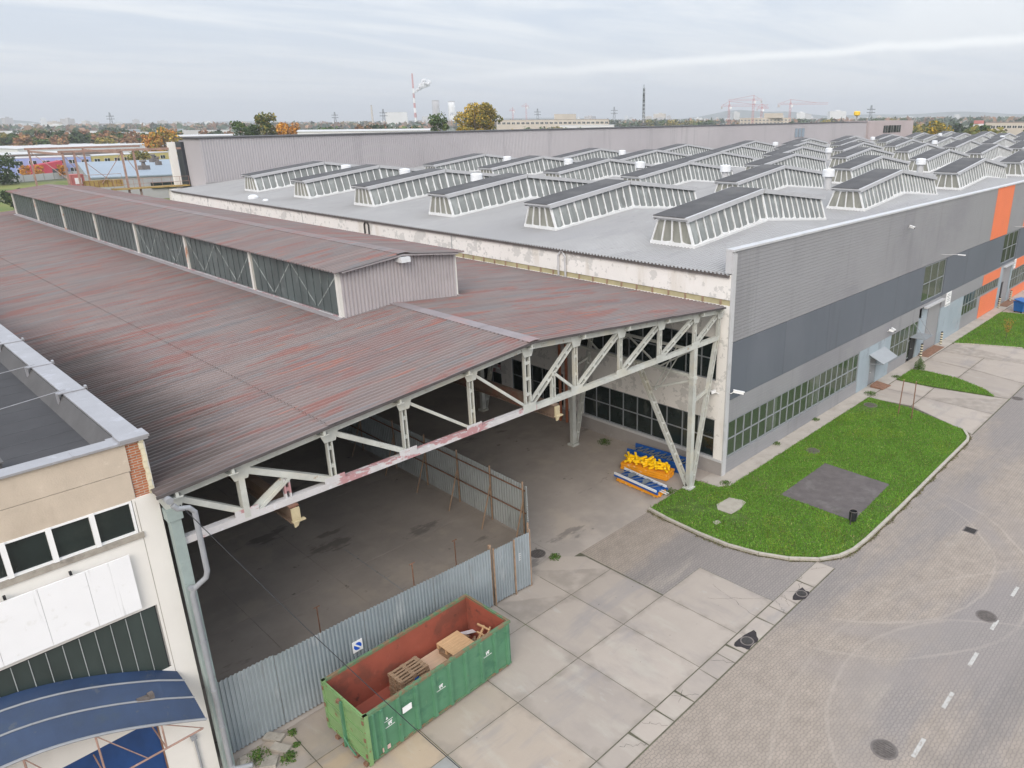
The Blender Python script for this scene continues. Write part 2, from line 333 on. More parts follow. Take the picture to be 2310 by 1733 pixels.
def wired_glass(name, glass, paint=None, edge=.16, wob=.12, rough=.25, spec=.5):
    """pane: dark glass inside a rounded, unevenly brushed edge of paint, laid out on each pane's own unit square"""
    m = mat(name, glass, rough, .3, 1.0, (1, 1, .3), spec=spec, patches=[(tuple(c*1.7 for c in glass), .8, (1, 1, .5), .56, .1, .7)]); t, b, lk, cur = extra(m)
    if not paint: return m
    uvn = t.nodes.new('ShaderNodeUVMap'); uvn.uv_map = 'uv'; sp = t.nodes.new('ShaderNodeSeparateXYZ'); lk(uvn.outputs[0], sp.inputs[0])
    def mm(op, a, c):
        n = t.nodes.new('ShaderNodeMath'); n.operation = op
        for i, v in ((0, a), (1, c)):
            if isinstance(v, (int, float)): n.inputs[i].default_value = v
            else: lk(v, n.inputs[i])
        return n.outputs[0]
    co = t.nodes.new('ShaderNodeTexCoord'); oi = t.nodes.new('ShaderNodeObjectInfo'); va = t.nodes.new('ShaderNodeVectorMath'); va.operation = 'MULTIPLY_ADD'; lk(oi.outputs['Random'], va.inputs[0]); va.inputs[1].default_value = (60, 37, 21); lk(co.outputs['Object'], va.inputs[2]); nz = t.nodes.new('ShaderNodeTexNoise'); lk(va.outputs[0], nz.inputs[0]); nz.inputs['Scale'].default_value = 1.5; nz.inputs['Detail'].default_value = 3
    ax = mm('ABSOLUTE', mm('SUBTRACT', sp.outputs[0], .5), 0); ay = mm('ABSOLUTE', mm('SUBTRACT', sp.outputs[1], .5), 0)
    r = mm('ADD', mm('POWER', mm('MULTIPLY', ax, 2.0), 5.0), mm('POWER', mm('MULTIPLY', ay, 2.0), 9.0))
    r = mm('ADD', r, mm('MULTIPLY', mm('SUBTRACT', nz.outputs[0], .5), wob*10))
    mr = t.nodes.new('ShaderNodeMapRange'); mr.interpolation_type = 'SMOOTHSTEP'; lk(r, mr.inputs[0]); mr.inputs[1].default_value = 1-edge*2; mr.inputs[2].default_value = 1.05-edge*2
    mx = t.nodes.new('ShaderNodeMix'); mx.data_type = 'RGBA'; lk(mr.outputs[0], mx.inputs[0]); lk(cur, mx.inputs[6]); mx.inputs[7].default_value = paint+(1,)
    lk(mx.outputs[2], b.inputs['Base Color'])
    mr2 = t.nodes.new('ShaderNodeMapRange'); lk(mr.outputs[0], mr2.inputs[0]); mr2.inputs[3].default_value = rough; mr2.inputs[4].default_value = .75; lk(mr2.outputs[0], b.inputs['Roughness'])
    return m
M['lantern_glass'] = wired_glass('wired_glass_in_white_paint', (.185, .195, .188), (.66, .66, .66), .23, .17)
M['lantern_glass_end'] = wired_glass('dirty_end_glass', (.25, .25, .22), (.66, .66, .66), .23, .17)
M['monitor_glass'] = mat('dirty_monitor_glass', (.085, .105, .105), .35, .3, .9, (1, 1, .5), spec=.5, patches=[((.16, .18, .18), .8, S1, .56, .12, .6)])
M['dark_glass'] = mat('dark_window_glass', (.012, .020, .019), .12, .3, 1, spec=.5, patches=[((.06, .07, .062), .8, (1, 1, .35), .57, .05, .7), ((.025, .035, .03), .5, S1, .5, .2, .8)])
M['green_glass'] = mat('ribbed_green_glass', (.035, .05, .047), .3, .25, .7, (1, 1, .4), spec=.5)
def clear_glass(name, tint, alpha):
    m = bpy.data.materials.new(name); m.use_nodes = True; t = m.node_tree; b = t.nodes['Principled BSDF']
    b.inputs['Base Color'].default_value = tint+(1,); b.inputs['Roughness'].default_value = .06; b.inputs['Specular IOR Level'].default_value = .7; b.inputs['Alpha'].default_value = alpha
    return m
M['window_glass'] = clear_glass('facade_glass', (.085, .12, .072), .66)  # green base colour paints in the lawn's reflection
def brick_mat(name, c1, c2, mortar, bw, bh, msize=.02, axis='XZ', rot=0, off=.5, wobble=0, tint=None, rough=.9, stains=()):
    m = mat(name, c1, rough, .12, 1.5, patches=stains); t, b, lk, cur = extra(m)
    co = t.nodes.new('ShaderNodeTexCoord'); mp_ = t.nodes.new('ShaderNodeMapping'); lk(co.outputs['Object'], mp_.inputs[0])
    mp_.inputs['Rotation'].default_value = (math.radians(-90) if axis == 'XZ' else 0, 0, rot)
    vec = mp_.outputs[0]
    if wobble:
        sp = t.nodes.new('ShaderNodeSeparateXYZ'); lk(vec, sp.inputs[0])
        w1 = t.nodes.new('ShaderNodeMath'); w1.operation = 'PINGPONG'; lk(sp.outputs[0], w1.inputs[0]); w1.inputs[1].default_value = bw/2
        w2 = t.nodes.new('ShaderNodeMath'); w2.operation = 'MULTIPLY_ADD'; lk(w1.outputs[0], w2.inputs[0]); w2.inputs[1].default_value = wobble; lk(sp.outputs[1], w2.inputs[2])
        cb = t.nodes.new('ShaderNodeCombineXYZ'); lk(sp.outputs[0], cb.inputs[0]); lk(w2.outputs[0], cb.inputs[1]); vec = cb.outputs[0]
    br = t.nodes.new('ShaderNodeTexBrick'); lk(vec, br.inputs[0]); br.inputs['Scale'].default_value = 1; br.inputs['Brick Width'].default_value = bw; br.inputs['Row Height'].default_value = bh
    br.inputs['Mortar Size'].default_value = msize; br.inputs['Mortar Smooth'].default_value = .3; br.offset = off
    br.inputs['Color1'].default_value = (1, 1, 1, 1); br.inputs['Color2'].default_value = tuple(a/max(q, .01) for a, q in zip(c2, c1))+(1,); br.inputs['Mortar'].default_value = tuple(a/max(q, .01) for a, q in zip(mortar, c1))+(1,)
    mx = t.nodes.new('ShaderNodeMix'); mx.data_type = 'RGBA'; mx.blend_type = 'MULTIPLY'; mx.inputs[0].default_value = 1; lk(cur, mx.inputs[6]); lk(br.outputs[0], mx.inputs[7]); lk(mx.outputs[2], b.inputs['Base Color'])
    return m
M['brick'] = brick_mat('bare_brickwork', (.42, .155, .075), (.34, .12, .06), (.42, .36, .3), .25, .075, .012, stains=[((.62, .55, .47), 6, S1, .66, .05, .7), ((.16, .07, .04), 4, S1, .62, .08, .6)])
# ------------------------------------------------------------------ ground, road, slabs, lawns
def tinted(o, tints):
    me = o.data; at = me.color_attributes.new('tint', 'FLOAT_COLOR', 'CORNER')
    arr = np.ones((len(me.loops), 4), np.float32); k = 0
    for p in me.polygons:
        arr[k:k+p.loop_total, :3] = tints[p.index]; k += p.loop_total
    at.data.foreach_set('color', arr.ravel()); return o
m = mat('open_land', (.085, .095, .045), .95, .3, .02, patches=[((.17, .155, .11), .006, S1, .5, .06, .8), ((.10, .12, .04), .012, S1, .52, .06, .8), ((.25, .24, .225), .004, S1, .62, .04, .7)])
M['land'] = m
g = MB(); n = 24; R_ = 16000
g.face(*[(R_*math.cos(2*math.pi*k/n), R_*math.sin(2*math.pi*k/n), -.03) for k in range(n)])
struct(g.build('ground', M['land']))
M['paver'] = brick_mat('interlocking_pavers', (.312, .262, .22), (.285, .242, .204), (.205, .175, .15), .24, .125, .012, axis='XY', wobble=.42, stains=[
    ((.245, .22, .208), .10, (.4, 1.3, 1), .45, .13, .85), ((.205, .184, .172), .35, (.18, 1.1, 1), .54, .16, .6), ((.40, .35, .295), .3, (.25, 1.2, 1), .58, .1, .5), ((.20, .185, .17), 2.2, S1, .66, .08, .35)])
t, b, lk, cur = extra(M['paver'])     # rubber marks of turning lorries: thin arcs, some dark some scuffed pale
co = t.nodes.new('ShaderNodeTexCoord'); sp = t.nodes.new('ShaderNodeSeparateXYZ'); lk(co.outputs['Object'], sp.inputs[0]); nzz = t.nodes.new('ShaderNodeTexNoise'); lk(co.outputs['Object'], nzz.inputs[0]); nzz.inputs['Scale'].default_value = .35; nzz.inputs['Detail'].default_value = 5
def gm(op, a, c, d=None):
    n = t.nodes.new('ShaderNodeMath'); n.operation = op
    for i, v in ((0, a), (1, c), (2, d)):
        if v is None: continue
        if isinstance(v, (int, float)): n.inputs[i].default_value = v
        else: lk(v, n.inputs[i])
    return n.outputs[0]
for cx_, cy_, rad, wd, colr, amt in ((-1.36, -7.65, 7.2, .06, (.44, .385, .33), .30), (-1.36, -7.65, 7.75, .5, (.235, .21, .20), .5), (-1.89, -8.02, 8.62, .07, (.44, .385, .33), .32), (-1.89, -8.02, 9.5, .8, (.245, .215, .20), .5), (-9.9, -19.5, 7.26, .07, (.44, .385, .33), .28), (-9.9, -19.5, 6.4, .9, (.245, .22, .205), .5), (-9.9, -26.9, 15.8, .08, (.44, .385, .33), .2)):
    dx_ = gm('SUBTRACT', sp.outputs[0], cx_); dy_ = gm('SUBTRACT', sp.outputs[1], cy_)
    rr = gm('POWER', gm('ADD', gm('MULTIPLY', dx_, dx_), gm('MULTIPLY', dy_, dy_)), .5); rr = gm('ABSOLUTE', gm('SUBTRACT', gm('MULTIPLY_ADD', nzz.outputs[0], .7, rr), rad+.35), 0)
    m1 = t.nodes.new('ShaderNodeMapRange'); m1.interpolation_type = 'SMOOTHSTEP'; lk(rr, m1.inputs[0]); m1.inputs[1].default_value = wd*.2; m1.inputs[2].default_value = wd*1.6; m1.inputs[3].default_value = amt; m1.inputs[4].default_value = 0
    m2 = t.nodes.new('ShaderNodeMapRange'); m2.interpolation_type = 'SMOOTHSTEP'; lk(sp.outputs[1], m2.inputs[0]); m2.inputs[1].default_value = -9.3; m2.inputs[2].default_value = -12.0
    fac = gm('MULTIPLY', gm('MULTIPLY', m1.outputs[0], m2.outputs[0]), gm('MULTIPLY_ADD', nzz.outputs[0], 3.0, -.7)); fac = gm('MAXIMUM', fac, 0)
    mx = t.nodes.new('ShaderNodeMix'); mx.data_type = 'RGBA'; lk(fac, mx.inputs[0]); lk(cur, mx.inputs[6]); mx.inputs[7].default_value = colr+(1,); cur = mx.outputs[2]
brick_mix = b.inputs['Base Color'].links[0].from_node
lk(cur, b.inputs['Base Color'])
r = MB(); r.box((-75, -60, -.3), (80, .62, 0)); struct(r.build('road', M['paver']))
M['floor'] = mat('stained_yard_floor', (.36, .315, .28), .9, .1, .6, patches=[((.29, .258, .232), .2, S1, .48, .15, .7), ((.42, .36, .305), .4, S1, .54, .12, .6), ((.13, .118, .11), .45, (.4, 1, 1), .61, .05, .6), ((.07, .065, .06), 1.6, S1, .66, .06, .6)])
r = MB()
for i, x0 in enumerate((-28.2, -24.2, -20.3, -16.3)):
    x1 = (-24.2, -20.3, -16.3, -12.2)[i]
    for j in range(11):
        y0 = .62+j*7; r.box((x0+.012, y0+.012, -.2), (x1-.012, y0+6.988, .006))
r.box((-12.2, .62, -.2), (0, 78, .006)); r.box((-28.2, .62, -.25), (-12.2, 78, -.006))
struct(r.build('yard_floor', M['floor']))
M['slab'] = mat('concrete_slab', (.4, .4, .4), .88, .1, .9, attr='tint', patches=[((.27, .24, .225), .5, (1.6, .5, 1), .50, .2, .5), ((.42, .385, .335), .4, (2, .6, 1), .55, .15, .55), ((.25, .235, .235), .35, (.4, 1.6, 1), .55, .12, .5), ((.42, .40, .37), 1.3, (1.2, .5, 1), .62, .08, .35), ((.14, .125, .11), 5, S1, .70, .03, .7)])
t, b, lk, cur = extra(M['slab'])      # grime gathered along the joints of each slab
uvn = t.nodes.new('ShaderNodeUVMap'); uvn.uv_map = 'uv'; sp = t.nodes.new('ShaderNodeSeparateXYZ'); lk(uvn.outputs[0], sp.inputs[0]); co = t.nodes.new('ShaderNodeTexCoord'); nzz = t.nodes.new('ShaderNodeTexNoise'); lk(co.outputs['Object'], nzz.inputs[0]); nzz.inputs['Scale'].default_value = 1.6; nzz.inputs['Detail'].default_value = 7
def gm2(op, a, c):
    n = t.nodes.new('ShaderNodeMath'); n.operation = op
    for i, v in ((0, a), (1, c)):
        if isinstance(v, (int, float)): n.inputs[i].default_value = v
        else: lk(v, n.inputs[i])
    return n.outputs[0]
e1 = gm2('MULTIPLY', gm2('MULTIPLY', sp.outputs[0], gm2('SUBTRACT', 1.0, sp.outputs[0])), gm2('MULTIPLY', sp.outputs[1], gm2('SUBTRACT', 1.0, sp.outputs[1])))
e1 = gm2('ADD', e1, gm2('MULTIPLY', gm2('SUBTRACT', nzz.outputs[0], .5), .05))
m1 = t.nodes.new('ShaderNodeMapRange'); m1.interpolation_type = 'SMOOTHSTEP'; lk(e1, m1.inputs[0]); m1.inputs[1].default_value = .013; m1.inputs[2].default_value = -.008; m1.inputs[4].default_value = .5
mx = t.nodes.new('ShaderNodeMix'); mx.data_type = 'RGBA'; lk(m1.outputs[0], mx.inputs[0]); lk(cur, mx.inputs[6]); mx.inputs[7].default_value = (.20, .175, .15, 1); lk(mx.outputs[2], b.inputs['Base Color'])
sl = MB(); tints = []
xs = [-28.2, -25.98, -22.96, -19.86, -16.72, -14.0, -11.37, -8.5]; ys = [.62, -1.39, -4.41, -8.22, -9.12]
def slab(poly, tone, gap=.016, h=.014):
    cx_, cy_ = sum(p[0] for p in poly)/len(poly), sum(p[1] for p in poly)/len(poly)
    q = []
    for x, y in poly:
        d = math.hypot(x-cx_, y-cy_); k = 1-gap*1.3/d; q.append((cx_+(x-cx_)*k, cy_+(y-cy_)*k))
    a = sum(q[i][0]*q[(i+1) % len(q)][1]-q[(i+1) % len(q)][0]*q[i][1] for i in range(len(q)))
    if a < 0: q = q[::-1]
    nf = len(sl.f); sl.prism(q, -.1, h)
    for _ in range(len(sl.f)-nf): tints.append(tone)
def tone(b=0, warm=0):
    v = .345+rnd.uniform(-.03, .03)+b; return (v*(1.07+.05*warm), v*(.93-.02*warm), v*(.81-.10*warm))
for i in range(len(xs)-1):
    for j in range(3):
        x0, x1, y0, y1 = xs[i], xs[i+1], ys[j], ys[j+1]
        if i == 6 and j < 2: continue
        if i == 5 and j == 0: slab([(x0, y1), (x1, y1), (x1, .2), (-12.5, 1.5), (x0, 1.3)], tone(.02)); continue
        if i == 4 and j == 0: slab([(x0, y1), (x1, y1), (x1, 1.3), (-14.6, .62), (x0, .62)], tone(.01)); continue
        wm_ = 1.6 if (i in (0, 1) and j == 1) else (.5 if i < 3 else 0)
        if i == 1 and j == 2: slab([(x0, y1), (x1, y1), (x1, y0), (x0, y0)], (.295, .295, .285)); continue
        slab([(x0, y1), (x1, y1), (x1, y0), (x0, y0)], tone(-.03 if i == 6 else 0, wm_))
# narrow cracked strip along the road, and the bay in front of the white building
strip = [-28.2, -25.4, -22.4, -19.9, -18.2, -16.8, -15.6, -14.1, -12.9, -12.2, -11.2, -9.9, -8.9, -8.0, -6.4, -4.4]
for a, b in zip(strip, strip[1:]):
    k = rnd.uniform(-.35, .35) if b < -5 else 0
    slab([(a, -9.1), (b, -9.1), (b+k*.3, -8.24), (a, -8.24)], tone(.0), .02)
for i in range(6):
    for j in range(3): slab([(-28.2-3*(i+1), -9.12+3.2*j), (-28.2-3*i, -9.12+3.2*j), (-28.2-3*i, -5.92+3.2*j), (-28.2-3*(i+1), -5.92+3.2*j)], tone(0, .6))
for poly in ([(18.1, -1.1), (20.95, -1.1), (20.85, -4.1), (18.5, -4.1)], [(18.5, -4.1), (20.85, -4.1), (20.7, -9), (16.0, -9)], [(20.95, -1.1), (23.4, -1.1), (23.5, -4.0), (20.85, -4.1)], [(20.85, -4.1), (23.5, -4.0), (24.4, -8.2), (24.6, -9), (20.7, -9)],
             [(27.0, -1.1), (30.4, -1.1), (30.1, -4.6), (26.9, -4.6)], [(26.9, -4.6), (30.1, -4.6), (29.0, -9), (24.6, -9), (24.5, -8)], [(30.4, -1.1), (33.6, -1.1), (34, -4.6), (30.1, -4.6)], [(30.1, -4.6), (34, -4.6), (34.6, -9), (29, -9)], [(33.6, -1.1), (36.6, -1.1), (37.6, -2.7), (39.2, -6.3), (40.5, -9), (34.6, -9), (34, -4.6)], [(52.1, -1.1), (60, -1.1), (60, -9), (56.2, -9), (52.6, -3.3)]):
    slab(poly, tone(.0), .03, .02)
o = tinted(sl.build('pavement', M['slab']), tints); struct(o)
base = MB(); base.box((-46, -9.14, -.05), (-11.3, .62, .003)); base.box((-11.4, -8.24, -.05), (-8.48, -4.4, .0025)); base.box((-11.4, -9.14, -.05), (-4.4, -8.22, .0026)); base.box((16, -9.05, -.05), (60, -1.0, .003))
struct(base.build('ground_bed_pavement', mat('mossy_joint_fill', (.10, .095, .065), .95, .3, 3, patches=[((.09, .13, .03), .7, S1, .56, .1, .8)])))
ck = MB()
def crack(pts, wd=.03):
    for a, b in zip(pts, pts[1:]):
        d = Vector((b[0]-a[0], b[1]-a[1], 0)); n_ = Vector((-d.y, d.x, 0)).normalized()*wd*rnd.uniform(.4, 1)
        ck.face((a[0]-n_.x, a[1]-n_.y, .019), (b[0]-n_.x*.6, b[1]-n_.y*.6, .019), (b[0]+n_.x*.6, b[1]+n_.y*.6, .019), (a[0]+n_.x, a[1]+n_.y, .019))
def wander(a, b, n=6, amp=.12):
    return [(a[0]+(b[0]-a[0])*k/n+(rnd.uniform(-amp, amp) if 0 < k < n else 0), a[1]+(b[1]-a[1])*k/n+(rnd.uniform(-amp, amp) if 0 < k < n else 0)) for k in range(n+1)]
for a, b in [((-8.4, -8.3), (-8.9, -9.0)), ((-7.8, -8.4), (-8.4, -8.9)), ((-7.5, -8.3), (-6.6, -9.0)), ((-6.0, -8.25), (-7.2, -8.75)), ((-11.3, -8.3), (-11.6, -9.0)), ((-11.9, -8.5), (-11.2, -8.95)), ((-13.4, -8.3), (-12.9, -9.05)), ((-15.9, -8.3), (-15.2, -9.0)), ((-16.0, -8.7), (-15.4, -8.45)), ((-17.6, -8.3), (-17.1, -9.05)), ((-18.9, -8.4), (-18.2, -9.0)), ((-8.5, -8.0), (-10.2, -6.0)), ((-5.2, -8.3), (-4.6, -8.8)),
             ((-9.9, -8.2), (-9.2, -5.6)), ((28.3, -2.2), (30, -3.8)), ((31.5, -2.0), (33.5, -5.2)), ((29, -6.5), (32, -7.9)), ((20, -5.5), (22.5, -7.4))]:
    crack(wander(a, b, 9, .07), .008)
struct(ck.build('cracked_pavement', M['dark_tar']))
# broken crazy slab by the kerb
for k in range(22):
    a = (-5.0+rnd.uniform(0, 2.0), -8.9+rnd.uniform(-.25, .45)); pass
pa = MB(); pa.box((-6.3, -9.1, -.02), (-2.3, -8.95, .001)); 
r = MB(); r.box((-1.0, -1.06, -.1), (80, .0, .03)); r.box((-1.35, -1.0, -.1), (-1.0, .0, .028)); r.box((-1.2, 0, -.1), (0, .62, .03)); struct(r.build('footpath', M['path']))
mk = MB()
for a, b in [(-16.6, -15.6), (-12.8, -11.79), (-9.94, -8.94), (-7.08, -6.1), (-4.25, -3.4), (-1.25, -.36), (1.9, 2.8), (5, 5.9), (8, 8.9)]: mk.box((a, -15.87, -.01), (b, -15.73, .004))
struct(mk.build('road_marking', mat('worn_road_paint', (.43, .415, .39), .8, .08, 3, patches=[((.30, .27, .24), 7, S1, .5, .1, .85)])))
mk = MB(); mk.box((-18.8, 1.2, -.01), (-18.72, 9.5, .0085))
for k in range(6): mk.box((-18.72, 1.9+1.3*k, -.01), (-18.5, 1.96+1.3*k, .0085))
struct(mk.build('floor_marking', mat('faded_floor_line', (.30, .285, .27), .9, .1, 3, patches=[((.17, .15, .14), 5, S1, .55, .1, .8)])))
# lawns
curve = [(-5.85, .72), (-6.04, -.67), (-6.14, -2.65), (-6.08, -4.4), (-5.74, -5.88), (-5.16, -7.17), (-4.28, -8.28), (-3.36, -8.86), (-2.38, -9.12), (-1.11, -9.2), (3, -9.22), (9, -9.15), (14.7, -9.1), (15.3, -8.95)]
lawn1 = curve+[(16.3, -8.4), (17.95, -4.1), (18.05, -1.15), (-.7, -1.1), (-1.3, -.7), (-1.5, .78)]
lawn2 = [(23.45, -1.12), (26.6, -1.12), (27.0, -2.2), (26.85, -4.65), (25.6, -7.0), (24.45, -8.0), (23.9, -5.5), (23.5, -3.1)]
lawn3 = [(36.75, -1.12), (52, -1.12), (52.6, -3.3), (56.2, -9), (40.5, -9), (39.25, -6.3), (37.65, -2.7)]
M['grass'] = mat('grass_blade', (.1, .1, .1), .75, 0, attr='tint', spec=.2)
def inside(poly, X, Y):
    c = np.zeros(len(X), bool); n = len(poly)
    for i in range(n):
        x1, y1 = poly[i]; x2, y2 = poly[(i+1) % n]
        if y1 == y2: continue
        c ^= ((y1 > Y) != (y2 > Y)) & (X < (x2-x1)*(Y-y1)/(y2-y1)+x1)
    return c
rs = np.random.RandomState(3)
holes = [[(.1, -7.98), (5.4, -7.8), (5.5, -3.78), (.2, -3.75)], [(-3.5, -1.78), (-2.0, -1.85), (-1.8, -2.6), (-2.4, -2.95), (-3.55, -2.9)]]
def blades(name, poly, dens, hgt, z=.07, wd=.02):
    xs_ = [p[0] for p in poly]; ys_ = [p[1] for p in poly]
    n = int((max(xs_)-min(xs_))*(max(ys_)-min(ys_))*dens)
    X = rs.uniform(min(xs_), max(xs_), n); Y = rs.uniform(min(ys_), max(ys_), n); k = inside(poly, X, Y)
    for h in holes: k &= ~inside(h, X, Y)
    worn = np.exp(-((X+4.0)**2+(Y+1.0)**2)/1.2)+np.exp(-((X+3.6)**2+(Y+3.2)**2)/.5)+np.exp(-((X-16)**2+(Y+2.0)**2)/1.2)+.8*np.exp(-((X+5.3)**2+(Y+.2)**2)/.5)+.7*np.exp(-((X-5.6)**2+(Y+5.5)**2)/.12)+.6*np.exp(-((X-2.5)**2+(Y+8.4)**2)/.25)
    k &= rs.uniform(0, 1, n) > worn*.9
    X, Y = X[k], Y[k]; n = len(X)
    X = X+rs.normal(0, .05, n); Y = Y+rs.normal(0, .05, n)
    a = rs.uniform(0, 2*np.pi, n); h = hgt*rs.uniform(.5, 1.4, n); lean = rs.uniform(0, .9, n)*h; b = rs.uniform(0, 2*np.pi, n); w_ = wd*rs.uniform(.6, 1.5, n)
    V = np.zeros((n, 3, 3)); V[:, 0] = np.c_[X-np.cos(a)*w_, Y-np.sin(a)*w_, np.full(n, z)]; V[:, 1] = np.c_[X+np.cos(a)*w_, Y+np.sin(a)*w_, np.full(n, z)]; V[:, 2] = np.c_[X+np.cos(b)*lean, Y+np.sin(b)*lean, z+h]
    pn = np.sin(X*1.7+np.sin(Y*2.1))*np.sin(Y*1.3+np.cos(X*.9))*.5+.5
    g_ = np.array([(.118, .272, .026), (.155, .325, .04), (.22, .35, .06), (.085, .205, .022)])[rs.choice(4, n, p=[.38, .34, .1, .18])]
    g_ = g_*(.9+.2*pn[:, None])*rs.uniform(.88, 1.12, n)[:, None]
    pn2 = np.sin(X*.8+2*np.sin(Y*.55+1))*np.sin(Y*.9-1.3*np.cos(X*.6)); yel = (pn2 > .5) & (rs.uniform(0, 1, n) < .35); g_[yel] = g_[yel]*np.array([1.4, 1.05, 1.0]); edge = rs.uniform(0, 1, n) < .10; g_[edge] = (.13, .13, .035); dry = rs.uniform(0, 1, n) < .014; g_[dry] = (.42, .37, .16)
    o = npmesh(name, V.reshape(-1, 3), 3, M['grass'], g_); o['kind'] = 'stuff'
    return o
for poly, d in ((lawn1, 760), (lawn2, 500), (lawn3, 260)):
    pr = MB(); pr.prism(poly if sum(poly[i][0]*poly[(i+1) % len(poly)][1]-poly[(i+1) % len(poly)][0]*poly[i][1] for i in range(len(poly))) > 0 else poly[::-1], -.1, .07)
    struct(pr.build('lawn', M['soil']))
    o = blades('grass', poly, d, .06 if d > 600 else .085); tag(o, 'short bright green grass of the lawns beside the grey hall', 'grass')
# moss and grit gathered along the road side of the kerb
cur_ = curve+[(16.3, -8.4)]; n = 5200; V = np.zeros((n, 3, 3)); seg = rs.randint(0, len(cur_)-1, n); wgt = np.array([math.hypot(cur_[i+1][0]-cur_[i][0], cur_[i+1][1]-cur_[i][1]) for i in range(len(cur_)-1)]); seg = rs.choice(len(cur_)-1, n, p=wgt/wgt.sum()); tt = rs.uniform(0, 1, n)
for k in range(n):
    a_, b_ = cur_[seg[k]], cur_[seg[k]+1]; dx, dy = b_[0]-a_[0], b_[1]-a_[1]; l_ = math.hypot(dx, dy); clump = .5+.5*math.sin(3.1*(a_[0]+dx*tt[k])+1.7*a_[1]); o_ = .09+abs(rs.normal(0, .07))*(.3+clump); x, y = a_[0]+dx*tt[k]+dy/l_*o_*-1*(-1), a_[1]+dy*tt[k]-dx/l_*o_
    if dy < -.2 and dx < .3: x, y = a_[0]+dx*tt[k]-abs(dy)/l_*o_, a_[1]+dy*tt[k]
    s_ = .035; an = rs.uniform(0, 6.28); V[k] = [(x-s_*math.cos(an), y-s_*math.sin(an), .004), (x+s_*math.cos(an), y+s_*math.sin(an), .004), (x+rs.normal(0, .03), y+rs.normal(0, .03), rs.uniform(.01, .05))]
o = npmesh('moss', V.reshape(-1, 3), 3, M['grass'], np.array([(.10, .12, .03), (.15, .125, .07), (.085, .075, .05), (.20, .165, .10)])[rs.choice(4, n)]); o['kind'] = 'stuff'; tag(o, 'moss and grit gathered along the kerb of the big lawn', 'moss')
kb = MB()
def kerbrun(pts, wd=.16, h=.13):
    for a, b in zip(pts, pts[1:]):
        L_ = math.hypot(b[0]-a[0], b[1]-a[1]); n = max(1, round(L_/1.0))
        for k in range(n):
            p = Vector((a[0]+(b[0]-a[0])*k/n, a[1]+(b[1]-a[1])*k/n, 0)); q = Vector((a[0]+(b[0]-a[0])*(k+1)/n, a[1]+(b[1]-a[1])*(k+1)/n, 0)); d = (q-p).normalized()*.008
            kb.beam((p.x+d.x, p.y+d.y, h/2-.03), (q.x-d.x, q.y-d.y, h/2-.03), wd, h+.06)
kerbrun(curve+[(16.3, -8.4)]); kerbrun([(39.25, -6.3), (37.65, -2.7), (36.75, -1.2)], .12, .09)
struct(kb.build('kerb', M['kerb']))
t = MB(); t.prism([(.14, -7.98), (5.36, -7.76), (5.48, -3.8), (.18, -3.77)], 0, .088); struct(t.build('asphalt_pavement', M['tarmac_patch']))
t = MB(); t.prism([(-3.52, -2.1), (-3.45, -2.88), (-2.7, -2.95), (-1.85, -2.8), (-1.75, -2.5), (-1.98, -1.84), (-2.6, -1.78), (-3.1, -1.74)], 0, .095); t.prism([(-4.9, -2.9), (-4.5, -2.95), (-4.4, -2.7), (-4.75, -2.6)], 0, .09); struct(t.build('concrete_ground', mat('pale_footing', (.37, .34, .29), .9, .12, 3)))
tp = MB()
for cx_, cy_, rr in ((-7.26, -8.93, .5), (-11.51, -8.77, .62)):
    tp.face(*[(cx_+rr*(1+.25*math.sin(3*t_+cx_)+rnd.uniform(-.12, .12))*math.cos(t_), cy_+.62*rr*(1+.2*math.cos(2*t_)+rnd.uniform(-.12, .12))*math.sin(t_), .021) for t_ in [2*math.pi*k/18 for k in range(18)]])
struct(tp.build('tar_pavement', M['dark_tar']))

M['lid'] = mat('worn_manhole_lid', (.115, .10, .092), .7, .3, 9)
def cover(x, y, r, z, label, name='manhole_cover'):
    e = tag(empty(name, (x, y, z)), label, 'manhole cover', 'manhole covers set in the ground')
    a = MB(); a.lathe((0, 0, -.05), [(r+.06, 0), (r+.06, .054), (r, .056), (r, .05)], 28); a.build('rim', M['iron'], e)
    b = MB(); b.lathe((0, 0, -.05), [(r-.015, 0), (r-.015, .058), (0.01, .058)], 28)
    for k in range(-3, 4):
        h_ = math.sqrt(max(r*r*.72-(k*r*.24)**2, 0.001)); b.box((k*r*.24-.03, -h_, .006), (k*r*.24+.03, h_, .022))
    b.build('lid', M['dark'] if 'tar patch' in label else M['lid'], e)
cover(-12.73, 2.09, .4, .0, 'round manhole cover just outside the corner of the corrugated fence')
cover(-13.12, -14.98, .38, .004, 'dark ribbed manhole cover in the zigzag pavers by the near end of the dashes')
cover(-3.46, -15.39, .36, .004, 'round manhole cover touching the white dashed line of the road')
cover(6.67, -2.43, .36, .09, 'manhole cover in the lawn between the dark tarmac square and the wall')
cover(16.6, -1.9, .42, .09, 'manhole cover at the far corner of the big lawn near the small awning')
cover(25.2, -9.4, .36, .004, 'small manhole cover in the road beyond the two rusty posts')
cover(-7.2, -8.9, .2, .02, 'dark manhole cover in a tar patch close to the curved kerb')
cover(-11.5, -8.77, .22, .02, 'dark manhole cover in the larger tar patch between slabs and pavers')
e = tag(empty('drain_grate', (3.31, -12.71, 0)), 'square iron drain grate in the road beside the big lawn', 'drain')
a = MB(); a.box((-.3, -.3, -.05), (.3, -.25, .006)); a.box((-.3, .25, -.05), (.3, .3, .006)); a.box((-.3, -.25, -.05), (-.25, .25, .006)); a.box((.25, -.25, -.05), (.3, .25, .006)); a.build('frame', M['iron'], e)
a = MB(); a.box((-.25, -.25, -.06), (.25, .25, -.0))
for k in range(7): a.box((-.24+k*.07, -.25, 0), (-.2+k*.07, .25, .005))
a.build('grate', M['dark'], e)
